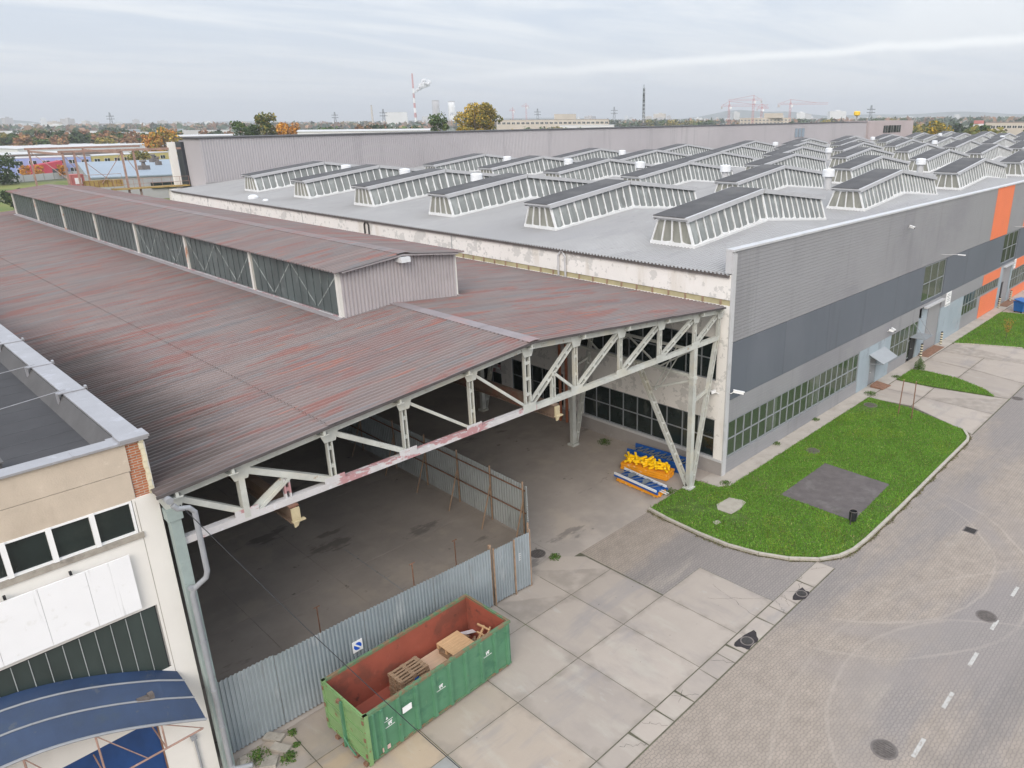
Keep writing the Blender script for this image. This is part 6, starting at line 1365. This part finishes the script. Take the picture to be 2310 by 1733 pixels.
block('office_block', 'two-storey yellow office block joined to the blue one', [(61.2, 349.5), (108, 370), (104, 382), (58, 362)], 0, 6.7, 'f_yellow', win=[(0, 2, 11, 2.6, 1.5, 1.1, 3.1)])
p = [(24.5, 212), (58, 203), (96, 300), (46, 309)]
be = block('flat_shed', 'low shed with wide pale blue metal roof behind the crane runway', p, 0, 6.0, 'sheet_grey', 'sheet_blue', cat='shed')
for x, y, s in ((46, 238, .8), (64, 285, .7), (58, 262, .5)): b = MB(); b.obox((x, y, 6.9), (3*s, 3*s, 1.2), .2); b.lathe((x, y, 7.2), [(.9*s, 0), (.6*s, 1.2), (1.3*s, 1.4), (1.1*s, 1.8)], 12); b.build('roof_fan', M['iron'], be, (sum(q[0] for q in p)/4, sum(q[1] for q in p)/4, 0))
b = MB(); b.box((33, 205.5, 4.0), (48, 205.9, 5.0)) if 0 else b.obox((42, 207.0, 3.6), (9, .4, 1.6), -.26); b.build('window', M['dark_glass'], be, (sum(q[0] for q in p)/4, sum(q[1] for q in p)/4, 0))
block('warehouse', 'long white warehouse behind the blue office block', [(112, 722), (162, 742), (175, 800), (112, 790)], 0, 7.4, 'f_white', cat='warehouse')
block('warehouse', 'pale pink flat building at the left edge of the view', [(85, 905), (155, 930), (155, 990), (85, 980)], 0, 7.6, 'f_pink', 'f_rust_roof', cat='warehouse', win=[(0, 1, 8, 4, 2, 3, 3)])
block('warehouse', 'low white-roofed warehouse with brown edge behind the yellow office block', [(60, 470), (190, 520), (170, 580), (50, 540)], 0, 7.2, 'f_white', 'f_roof', cat='warehouse')
block('warehouse', 'low pale shed just behind the blue office block', [(20, 410), (95, 425), (95, 452), (20, 440)], 0, 6.2, 'f_rust_roof', 'f_roof', cat='warehouse')
a, b_ = site(70.7, 480), site(66.6, 500); c_, d_ = site(66.6, 560), site(70.7, 540)
block('warehouse', 'grey-blue glazed warehouse behind the left end of the tall hall', [tuple(a.xy), tuple(b_.xy), tuple(c_.xy), tuple(d_.xy)], 0, 12.3, 'sheet_blue', 'f_roof', cat='warehouse')
a, b_ = site(63.9, 460), site(54.0, 460); c_, d_ = site(54.0, 560), site(63.9, 560)
block('warehouse', 'long white-roofed warehouse behind the tall hall below the big tree', [tuple(a.xy), tuple(b_.xy), tuple(c_.xy), tuple(d_.xy)], 0, 14.2, 'f_white', 'f_roof', cat='warehouse')
a, b_ = site(49.6, 880), site(41.4, 900); c_, d_ = site(41.4, 960), site(49.6, 940)
block('factory_block', 'long beige factory with brown roof line behind the tall hall', [tuple(a.xy), tuple(b_.xy), tuple(c_.xy), tuple(d_.xy)], 0, 19.6, 'f_beige', 'f_rust_roof', cat='factory', win=[(0, 1, 24, 3.5, 2.2, 15, 3)])
a, b_ = site(45.4, 1050), site(43.8, 1060); c_, d_ = site(43.8, 1090), site(45.4, 1080)
hb = block('tower_block', 'stepped beige block rising behind the long beige factory', [tuple(a.xy), tuple(b_.xy), tuple(c_.xy), tuple(d_.xy)], 0, 26.5, 'f_beige', cat='building')
a, b_ = site(45.0, 700), site(41.0, 720); c_, d_ = site(41.0, 760), site(45.0, 740)
block('warehouse', 'low white shed in front of the beige factory', [tuple(a.xy), tuple(b_.xy), tuple(c_.xy), tuple(d_.xy)], 0, 14.4, 'f_white', cat='warehouse')
a, b_ = site(57.4, 2450), site(55.9, 2450); c_, d_ = site(55.9, 2520), site(57.4, 2520)
block('power_hall', 'white boiler house left of the tall striped chimney', [tuple(a.xy), tuple(b_.xy), tuple(c_.xy), tuple(d_.xy)], 0, 44, 'f_white', cat='building')
# unfinished block between the cranes
a, b_ = site(31.9, 880), site(28.3, 900); c_, d_ = site(28.3, 930), site(31.9, 910)
ub = block('unfinished_block', 'unfinished beige apartment block among the red cranes', [tuple(a.xy), tuple(b_.xy), tuple(c_.xy), tuple(d_.xy)], 0, 19.5, 'f_beige', 'f_beige', cat='building', win=[(0, 2, 14, 2.2, 1.6, 13.5, 3)], winmat='f_dark')
a, b_ = site(30.2, 890), site(28.9, 890); c_, d_ = site(28.9, 915), site(30.2, 915)
b = MB(); b.prism([tuple(a.xy), tuple(b_.xy), tuple(c_.xy), tuple(d_.xy)], 19.5, 24.6); b.build('upper_storey', M['f_beige'], ub, (ub.location.x, ub.location.y, 0))
a, b_ = site(15.8, 600), site(13.0, 600); c_, d_ = site(13.0, 640), site(15.8, 640)
block('school_block', 'long pale block with brown roof at the right edge among trees', [tuple(a.xy), tuple(b_.xy), tuple(c_.xy), tuple(d_.xy)], 0, 15.5, 'f_beige', 'f_rust_roof', cat='building', win=[(0, 1, 9, 2.6, 1.6, 12, 3)])
a, b_ = site(16.5, 700), site(15.9, 700); c_, d_ = site(15.9, 715), site(16.5, 715)
block('house', 'small white house with red roof among the trees at the right', [tuple(a.xy), tuple(b_.xy), tuple(c_.xy), tuple(d_.xy)], 0, 14, 'f_white', 'crane_red', cat='house', parapet=2.5)
# white fence across the grass field
e = tag(empty('concrete_fence', (25, 313, 0)), 'long pale concrete fence before the blue office block', 'fence'); b = MB()
for k in range(30): b.box((-62+k*4.0, 0, 0), (-62+k*4.0+3.85, .15, 2.3))
o = b.build('panel', M['f_roof'], e); b = MB()
for k in range(31): b.box((-62.15+k*4, -.1, 0), (-61.98+k*4, .25, 2.5))
b.build('post', M['concrete_old'], e); e.rotation_euler = (0, 0, math.atan2(23, 26)*.7); 
m_ = MB(); m_.box((-20, 235, -.1), (30, 240, -.012)); m_.box((10, 250, -.1), (40, 254, -.011)); struct(m_.build('path', M['path']))
m_ = MB(); m_.box((-60, 200, -.2), (70, 310, -.015)); struct(m_.build('grass_field', mat('autumn_meadow', (.16, .17, .045), .95, .2, .04, patches=[((.09, .14, .03), .03, S1, .5, .1, .8), ((.21, .18, .09), .08, S1, .56, .1, .6)])))

# trees: tapered trunk with limbs; crown of leaf clumps spread through its volume, gaps left between clumps
PAL = {'green': ((.045, .075, .02), (.06, .095, .025), (.035, .058, .018), (.085, .105, .03)), 'yellow': ((.36, .23, .03), (.28, .20, .035), (.17, .15, .03), (.42, .28, .05)), 'orange': ((.44, .19, .03), (.36, .16, .03), (.26, .12, .03), (.50, .26, .05)), 'brown': ((.17, .09, .05), (.21, .11, .06), (.12, .085, .04), (.25, .145, .075)), 'olive': ((.12, .115, .03), (.16, .14, .035), (.085, .095, .028), (.22, .17, .04)), 'dark': ((.03, .05, .02), (.04, .062, .025), (.025, .04, .016), (.055, .075, .03))}
PAL['gold'] = ((.17, .14, .028), (.21, .155, .028), (.115, .11, .026), (.25, .175, .03), (.14, .125, .03))
PAL = {k: tuple(tuple(c*1.35 for c in q_) for q_ in v) for k, v in PAL.items()}
def crown_arrays(seed, h, r, pal, n, base=.25, leaf=.5, columnar=False, mixpal=None):
    q = np.random.RandomState(seed); nc = 26 if not columnar else 20
    cz = q.uniform(base+.08, .93, nc)
    prof = np.sqrt(np.clip(1-((cz-(base+1)/2*1.02)/((1-base)/1.75))**2, .05, 1)) if not columnar else np.clip(1.1-cz*.75, .15, 1)*np.clip((cz-base+.2)*3, .3, 1)
    a = q.uniform(0, 2*np.pi, nc); d = r*prof*np.sqrt(q.uniform(.15, .95, nc))*.78
    C = np.c_[d*np.cos(a), d*np.sin(a), cz*h]; cr = r*q.uniform(.22, .42, nc)
    idx = q.randint(0, nc, n); v = q.normal(size=(n, 3)); v /= np.linalg.norm(v, axis=1)[:, None]
    P_ = C[idx]+v*(cr[idx]*q.uniform(.55, 1.08, n))[:, None]*np.array([1, 1, .8])
    u = q.normal(size=(n, 3)); u /= np.linalg.norm(u, axis=1)[:, None]; t_ = np.cross(u, q.normal(size=(n, 3))); t_ /= np.linalg.norm(t_, axis=1)[:, None]
    s = (leaf*q.uniform(.5, 1.25, n))[:, None]
    V = np.stack([P_-u*s, P_-t_*s*.7, P_+u*s, P_+t_*s*.7], 1)
    pa = np.array(PAL[pal]); cl_ = q.randint(0, len(pa), nc); tint = pa[np.where(q.uniform(0, 1, n) < .6, cl_[idx], q.randint(0, len(pa), n))]
    if mixpal is not None:
        pb = np.array(PAL[mixpal]); k = (q.uniform(0, 1, nc)[idx] < .4) ^ (q.uniform(0, 1, n) < .3); tint[k] = pb[q.randint(0, len(pb), k.sum())]
    return V.reshape(-1, 3), tint*q.uniform(.85, 1.15, n)[:, None]
def trunk_mesh(seed, h, r, base):
    q = random.Random(seed); b = MB(); b.tube([(0, 0, -.2), (q.uniform(-.2, .2), q.uniform(-.2, .2), h*.45), (q.uniform(-.4, .4), q.uniform(-.4, .4), h*.85)], [h*.022, h*.015, h*.004], 7)
    for k in range(7):
        a = k*2.4+q.random(); z = h*(base+.04+.08*k); b.tube([(0, 0, z), (r*.35*math.cos(a), r*.35*math.sin(a), z+h*.08), (r*.7*math.cos(a), r*.7*math.sin(a), z+h*.16)], [h*.008, h*.005, h*.002], 5)
    return b
def tree(loc, h, r, pal, label, seed, n=1500, base=.25, leaf=.5, columnar=False, mixpal=None, group=None):
    e = tag(empty('tree', loc), label, 'tree', group); e.rotation_euler = (0, 0, seed*1.7)
    trunk_mesh(seed, h, r, base).build('trunk', M['bark'], e)
    V, t_ = crown_arrays(seed, h, r, pal, n, base, leaf, columnar, mixpal); npmesh('crown', V, 4, M['leaf'], t_, e); return e
tree(site(66.7, 300), 21.0, 5.4, 'green', 'dark green poplar behind the tall hall, left of the taller one', 11, 4200, .1, .42, False, 'dark')
tree(site(65.35, 300), 23.8, 5.4, 'olive', 'tallest green and yellow poplar behind the left part of the tall hall', 12, 4200, .1, .42, False, 'green')
tree(site(64.0, 300), 20.2, 4.8, 'orange', 'bright orange tree beside the two poplars behind the tall hall', 13, 2200, .2, .42)
tree(site(51.2, 300), 26.8, 10.4, 'gold', 'very large yellow and green autumn tree above the tall hall', 14, 15000, .08, .42, False, 'yellow')
tree(site(53.5, 305), 22.6, 6.0, 'green', 'round green tree touching the left side of the large yellow tree', 15, 3000, .15, .48)
tree(site(49.9, 310), 22.6, 4.6, 'olive', 'olive tree at the right side of the large yellow tree', 16, 2200, .15, .48)
tree(site(18.5, 330), 18.8, 6.6, 'yellow', 'large yellow autumn tree beyond the end of the tall hall', 17, 3400, .15, .48, False, 'olive')
tree(site(71.5, 420), 17.5, 6.8, 'yellow', 'yellow-orange tree at the left end of the tall hall, tallest there', 18, 3000, .1, .55, False, 'orange')
tree(site(72.2, 425), 14.6, 5.5, 'orange', 'rusty orange tree left of the yellow one near the end pillar', 19, 2200, .1, .55)
tree(site(70.75, 430), 13.8, 3.5, 'yellow', 'small yellow tree just beside the end of the tall hall', 20, 1600, .1, .5)
tree(site(73.0, 365), 9.2, 5.0, 'olive', 'low olive bush tree before the yellow office block', 21, 1700, .05, .45)
tree(site(79.3, 640), 12.8, 7.5, 'yellow', 'small yellow tree standing in the dark belt at the left', 22, 1300, .1, .7)
tree(site(80.3, 330), 9.5, 6.5, 'dark', 'dark green tree at the left edge before the white warehouse', 23, 1500, .05, .5)
tree(site(79.9, 225), 4.6, 3.4, 'dark', 'dark shrub-like tree at the left edge beside the meadow path', 24, 1200, .02, .35)
for k, az in enumerate((79.1, 78.4, 77.3)): tree(site(az, 352), 5.2, 2.0, 'orange', ['orange street tree left of the red entrance', 'orange street tree right beside the red entrance', 'orange street tree farther right of the red entrance'][k], 30+k, 600, .2, .35, False, None, 'young street trees before the blue office block')
# distant trees, from a few models, each its own object
protos = {}
GROUPS = {'dark': 'dark green trees of the distant belts', 'green': 'green trees of the distant belts', 'brown': 'russet trees of the distant belts', 'orange': 'orange trees of the distant belts', 'yellow': 'yellow trees of the distant belts', 'olive': 'olive trees of the distant belts'}
LAB = {k: k.replace('brown', 'russet brown').replace('dark', 'dark green')+' hazy tree in the distant belts between sheds and town' for k in GROUPS}
def far_tree(loc, pal, h, seed):
    key = (pal, seed % 2)
    if key not in protos:
        V, t_ = crown_arrays(hash(pal) % 97+seed % 2 if 0 else 40+len(protos), 10, 4.6, pal, 520, .05, .75); me = npmesh('tree', V, 4, M['leaf'], t_); protos[key] = me.data; o = me
    else:
        o = bpy.data.objects.new('tree', protos[key]); COL.objects.link(o)
    s = h/10*.96; o.location = loc; o.scale = (s*rnd.uniform(.9, 1.5), s*rnd.uniform(.9, 1.5), s); o.rotation_euler = (0, 0, rnd.uniform(0, 6.28))
    return tag(o, LAB[pal], 'tree', GROUPS[pal])
q = random.Random(5)
def belt(az0, az1, d0, d1, n, h0, h1, pals):
    for _ in range(n): far_tree(site(q.uniform(az0, az1), q.uniform(d0, d1), -.5), q.choice(pals), q.uniform(h0, h1), q.randint(0, 9))
belt(70.5, 82, 570, 720, 74, 11, 16.5, ['brown', 'brown', 'brown', 'dark', 'olive', 'green'])
belt(70.5, 82, 900, 1250, 30, 10, 16, ['dark', 'brown', 'green', 'olive'])
belt(55, 63.5, 560, 640, 30, 13.5, 18.5, ['dark', 'green', 'dark', 'orange', 'yellow', 'brown'])
belt(63, 70, 640, 760, 14, 13, 17, ['brown', 'olive', 'dark', 'brown'])
belt(41, 49, 640, 700, 10, 12.5, 15.5, ['olive', 'green', 'yellow'])
belt(33, 41, 1000, 1300, 26, 15, 20, ['dark', 'dark', 'green', 'brown', 'olive'])
belt(20, 33, 700, 820, 26, 13, 17, ['olive', 'brown', 'orange', 'dark', 'green'])
belt(10, 21, 420, 560, 22, 12.5, 16.5, ['olive', 'brown', 'dark', 'green'])
belt(10, 30, 1000, 1600, 34, 15, 21, ['dark', 'green', 'dark', 'olive'])
belt(49, 72, 1400, 2000, 22, 14, 21, ['dark', 'dark', 'green', 'brown'])
# woods that read as one mass on the plain and the low hills
n = 2600; az = rs.uniform(5, 86, n); dd = 1500*np.exp(rs.uniform(0, 1.5, n)); V = np.zeros((n, 5, 4, 3)); T = np.zeros((n, 5, 3))
for k in range(5):
    P_ = np.c_[-33+dd*np.cos(np.radians(az))+rs.uniform(-15, 15, n), -21+dd*np.sin(np.radians(az))+rs.uniform(-15, 15, n), rs.uniform(2, 15, n)]
    u = rs.normal(size=(n, 3)); u /= np.linalg.norm(u, axis=1)[:, None]; t_ = np.cross(u, rs.normal(size=(n, 3))); t_ /= np.linalg.norm(t_, axis=1)[:, None]; s = (rs.uniform(4, 10, n))[:, None]
    V[:, k] = np.stack([P_-u*s, P_-t_*s*.6, P_+u*s, P_+t_*s*.6], 1); T[:, k] = np.array(PAL['dark']+PAL['brown'])[rs.randint(0, 8, n)]
wo = npmesh('distant_woods', V.reshape(-1, 3), 4, M['leaf'], T.reshape(-1, 3)); tag(wo, 'hazy scattered woods on the plain out to the horizon', 'woods'); wo['kind'] = 'stuff'
# distant town blocks, each its own object
boxp = {}
def far_block(loc, sx, sy, h, mt, rz):
    o = None
    key = mt
    if key not in boxp:
        b = MB(); b.box((-.5, -.5, 0), (.5, .5, 1)); b.box((-.2, -.2, 1), (.1, .15, 1.08)); o = b.build('apartment_block', M[mt]); boxp[key] = o.data
    else: o = bpy.data.objects.new('apartment_block', boxp[key]); COL.objects.link(o)
    o.location = loc; o.scale = (sx, sy, h); o.rotation_euler = (0, 0, rz)
    return tag(o, {'f_white': 'white', 'f_roof': 'pale grey', 'f_beige': 'beige', 'cool_grey': 'grey'}[mt]+' block in the hazy distant town on the horizon', 'building', {'f_white': 'white', 'f_roof': 'pale grey', 'f_beige': 'beige', 'cool_grey': 'grey'}[mt]+' blocks of the distant town')
for _ in range(190):
    az = q.choice((q.uniform(5, 86), q.uniform(68, 82), q.uniform(14, 34), q.uniform(34, 50))); d = q.uniform(2300, 5200)
    far_block(site(az, d, -1), q.uniform(14, 50), q.uniform(12, 25), q.uniform(10, 20)+(q.uniform(6, 22) if q.random() < .3 else 0), q.choice(('f_white', 'f_white', 'f_roof', 'f_beige', 'cool_grey')), q.uniform(0, 3.1))
# low sheds on the plain at the left
for k, (az, d, w_) in enumerate(((73.5, 1050, 70), (77.0, 1300, 90), (69.0, 1200, 60), (79.5, 1500, 60), (72.0, 1500, 90), (66.0, 1000, 40))):
    c_ = site(az, d); u = Vector((math.sin(math.radians(az)), -math.cos(math.radians(az)), 0)); f = Vector((math.cos(math.radians(az)), math.sin(math.radians(az)), 0))
    qd = [c_-u*w_/2, c_+u*w_/2, c_+u*w_/2+f*30, c_-u*w_/2+f*30]
    block('warehouse', ['white shed beyond the russet tree belt, nearest of those there', 'widest white shed in the haze left of centre', 'pale shed beyond the poplars of the tall hall', 'pale shed in the far haze at the left edge', 'wide pale shed in the far haze above the orange trees', 'small white shed between the poplars and the orange tree'][k], [tuple(v.xy) for v in qd], 0, 9, ('f_white', 'f_white', 'f_roof', 'f_white', 'sheet_blue', 'f_white')[k], cat='warehouse')
# low hills
def hill(az, d, wd, h, dep):
    b = MB(); n = 40; c_ = site(az, d); u = Vector((math.sin(math.radians(az)), -math.cos(math.radians(az)), 0)); f = Vector((math.cos(math.radians(az)), math.sin(math.radians(az)), 0))
    for j in range(9):
        for i in range(n+1):
            s = i/n; hh = h*(math.sin(math.pi*s)**1.3)*(1+.18*math.sin(9*s+az)+.1*math.sin(23*s))*math.sin(math.pi*j/8); p = c_+u*(s-.5)*wd+f*(j/8-.5)*dep; b.v.append((p.x, p.y, -2+max(0, hh)))
    for j in range(8):
        for i in range(n): b.f.append((j*(n+1)+i, j*(n+1)+i+1, (j+1)*(n+1)+i+1, (j+1)*(n+1)+i)); b.m.append(0)
    return struct(b.build('hill', M['hill'], smooth=True))
hill(81.5, 5200, 900, 66, 900); hill(30, 5600, 1600, 68, 900); hill(20, 6000, 2400, 50, 900); hill(48, 6200, 3600, 34, 900); hill(70, 6400, 3000, 26, 800)
# power station: striped chimney with smoke, cooling towers
CH = site(55.33, 2600); e = tag(empty('chimney', CH), 'very tall red and white striped power station chimney', 'chimney')
H_ = 19.76+2600*math.tan(math.radians(3.12)); prof = lambda z: 4.6-2.4*z/H_
for k in range(11):
    z0, z1 = H_*k/11, H_*(k+1)/11; b = MB(); b.lathe((0, 0, z0), [(prof(z0), 0), (prof(z1), z1-z0)], 14); b.build('band', M['crane_red'] if k % 2 == 0 or k > 7 else M['white'], e)
b = MB(); b.lathe((0, 0, H_*.62), [(prof(H_*.62)+1.5, 0), (prof(H_*.62)+1.5, 1)], 14); b.build('platform', M['pylon'], e)
def tower(az, az2, top, white, label):
    d = 2900; c_ = site((az+az2)/2, d); r = d*math.radians(abs(az-az2))/2; h = 19.76+d*math.tan(math.radians(top)); e = tag(empty('cooling_tower', c_), label, 'cooling tower')
    b = MB(); b.lathe((0, 0, 0), [(r*1.28, 0), (r*1.12, h*.35), (r*.98, h*.7), (r*1.0, h)], 24); b.build('shell', M['white' if white else 'cool_grey'], e, smooth=True); b = MB(); b.lathe((0, 0, h), [(r*1.03, -2), (r*1.03, .5)], 24); b.build('rim', M['cool_grey'], e)
    if white:
        b = MB(); 
        for k in range(6): b.box((-r*.55+k*.2*r, -r*1.12, h*(.42+.05*(k % 3))), (-r*.4+k*.2*r, -r*1.0, h*(.5+.05*(k % 2))))
        o = b.build('painted_mark', M['sheet_blue'], e); o.rotation_euler = (0, 0, math.radians(52.7-90))
tower(54.12, 53.6, 1.35, False, 'grey concrete cooling tower left of the white one'); tower(53.0, 52.5, 1.28, True, 'white painted cooling tower beside the large yellow tree')
sm_ = mat('white_smoke', (.86, .86, .87), 1, .03, .02, spec=0); t, bb, lk, cur = extra(sm_); bb.inputs['Alpha'].default_value = .5; bb.inputs['Subsurface Weight'].default_value = 0
b = MB(); q2 = random.Random(9)
for k in range(110):
    s = k/109; az = 55.27-.92*s**.85+q2.uniform(-.2, .2)*(.1+s); el = 1.86+.70*s**.8+q2.uniform(-.2, .2)*(.1+s); c_ = site(az, 2600+q2.uniform(-12, 12)); rr = 2.2+q2.uniform(1.5, 5.5)*s
    z_ = 19.76+2600*math.tan(math.radians(el)); b.lathe((c_.x, c_.y, z_), [(rr*math.cos(a_), rr*math.sin(a_)*.9) for a_ in [math.radians(-85+17*i_) for i_ in range(11)]], 14)
o = b.build('smoke', sm_, smooth=True); tag(o, 'white smoke plume drifting away from the striped chimney', 'smoke'); o['kind'] = 'stuff'
e = tag(empty('thin_chimney', site(58.3, 2300)), 'thin pale chimney far left of the striped one', 'chimney'); b = MB(); b.lathe((0, 0, 0), [(3, 0), (2, 62)], 10); b.build('shaft', M['f_beige'], e); b = MB(); b.lathe((0, 0, 62), [(2.4, -1), (2.4, .4)], 10); b.build('rim', M['cool_grey'], e)
def lattice(name, loc, w0, w1, h, mt, label, cat, arms=0, group=None, bands=None, t_=.12):
    e = tag(empty(name, loc), label, cat, group); b = MB()
    for sx, sy in ((-1, -1), (1, -1), (1, 1), (-1, 1)): b.beam((sx*w0/2, sy*w0/2, 0), (sx*w1/2, sy*w1/2, h), t_*1.4, t_*1.4)
    n = max(4, int(h/(w0+w1)*1.1))
    for k in range(n):
        za, zb_ = h*k/n, h*(k+1)/n; wa, wb = w0+(w1-w0)*k/n, w0+(w1-w0)*(k+1)/n; s = 1 if k % 2 else -1
        for A_, B_ in (((-1, -1), (1, -1)), ((1, -1), (1, 1)), ((1, 1), (-1, 1)), ((-1, 1), (-1, -1))): b.beam((A_[0]*wa/2, A_[1]*wa/2, za), (B_[0]*wb/2, B_[1]*wb/2, zb_), t_, t_)
    b.build('lattice', M[mt], e)
    for k in range(arms): b = MB(); z = h*(.72+.12*k); b.beam((-h*.16, 0, z), (h*.16, 0, z), t_*2, t_*3); b.build('arm', M[mt], e)
    return e
MS = site(38.85, 400); e = lattice('radio_mast', MS, 1.3, .6, 34.5, 'pylon', 'dark lattice radio mast rising behind the middle of the tall hall', 'mast', 0, None, None, .13)
b = MB(); b.tube([(0, 0, 30), (0, 0, 36)], .12, 6); b.box((-.5, -.2, 30.5), (.5, .2, 31.3)); b.lathe((0, 0, 28.5), [(.6, 0), (.6, .5)], 10); b.build('antenna', M['black'], e)
b = MB(); b.lathe((0, 0, 18), [(.28, 0), (.28, 5)], 8); b.build('white_section', M['white'], e)
for az, d, h, lab in ((57.53, 1300, 38, 'power pylon left of the white boiler house'), (23.0, 1200, 36, 'tall dark power pylon near the far end of the tall hall'), (41.0, 1500, 42, 'power pylon right of the beige factory'), (74.2, 1500, 36, 'power pylon in the haze above the orange trees'), (60.8, 1500, 36, 'faint power pylon left of the thin chimney'), (46.6, 1500, 40, 'faint power pylon behind the stepped beige block')):
    o = lattice('power_pylon', site(az, d), 7, 1.4, h, 'pylon', lab, 'pylon', 2, 'power pylons on the plain', None, .35); o.rotation_euler = (0, 0, math.radians(az-90))
def crane(az, d, top, jib_l, jib_r, label, tilt=0):
    h = 19.76+d*math.tan(math.radians(top)); e = lattice('tower_crane', site(az, d), 1.9, 1.9, h, 'crane_red', label, 'crane', 0, 'red tower cranes', None, .2); e.rotation_euler = (0, 0, math.radians(az-90))
    b = MB()
    for z in (0, 1.6): b.beam((-jib_l, 0, h-2+z), (jib_r, 0, h-2+z+tilt*(jib_r)), .18, .16)
    n = 14
    for k in range(n): x0, x1 = -jib_l+(jib_l+jib_r)*k/n, -jib_l+(jib_l+jib_r)*(k+1)/n; b.beam((x0, 0, h-2), (x1, 0, h-.4), .12, .12)
    b.build('jib', M['crane_red'], e); b = MB(); x = -jib_l if jib_l < jib_r else jib_r; b.box((min(x, x*.8), -.8, h-4.6), (max(x, x*.8), .8, h-2)); b.build('counterweight', M['cool_grey'], e); b = MB(); b.box((.8, -1.5, h-4.6), (2.6, -.2, h-2.4)); b.build('cab', M['white'], e)
    b = MB(); b.beam((0, 0, h-1), (0, 0, h+3.5), .5, .5); b.tube([(-jib_l*.8, 0, h-.4), (0, 0, h+3.4), (jib_r*.7, 0, h-.4)], .12, 4); b.build('top_mast', M['crane_red'], e)
crane(32.7, 880, .92, 9, 42, 'red tower crane farthest left by the unfinished block, its jib pointing right')
crane(31.0, 860, 1.3, 27, 9, 'tallest red tower crane, standing before the unfinished block')
crane(30.4, 940, .74, 6, 8, 'shortest red crane, just right of the tallest one')
crane(28.43, 900, 1.0, 14, 40, 'red tower crane farthest right by the unfinished block')
crane(47.42, 1300, .98, 8, 5, 'small reddish crane behind the long beige factory, the taller one')
crane(48.4, 1300, .70, 6, 4, 'small reddish crane behind the long beige factory, the lower one')
e = tag(empty('water_tank', site(23.9, 640)), 'small yellow tank on a post beyond the far end of the tall hall', 'tank'); b = MB(); b.box((-.5, -.5, 0), (.5, .5, 21)); b.build('post', M['cool_grey'], e); b = MB(); b.lathe((0, 0, 20.6), [(1.0, 0), (2.4, .8), (2.4, 3.0), (1.8, 3.5)], 12); b.build('tank', M['yellow'], e)

# ------------------------------------------------------------------ autumn haze: one closed box of even, pale air
b = MB(); b.box((-9000, -9000, -1.5), (9000, 9000, 200)); hz_ = bpy.data.materials.new('haze_air'); hz_.use_nodes = True; t = hz_.node_tree; t.nodes.remove(t.nodes['Principled BSDF'])
pv = t.nodes.new('ShaderNodeVolumePrincipled'); pv.inputs['Color'].default_value = (.955, .97, .99, 1); pv.inputs['Density'].default_value = .00024; pv.inputs['Anisotropy'].default_value = .25; t.links.new(pv.outputs[0], t.nodes['Material Output'].inputs['Volume'])
o = b.build('haze', hz_); o['kind'] = 'stuff'; o['label'] = 'pale even haze lying over the plain'; o['category'] = 'haze'
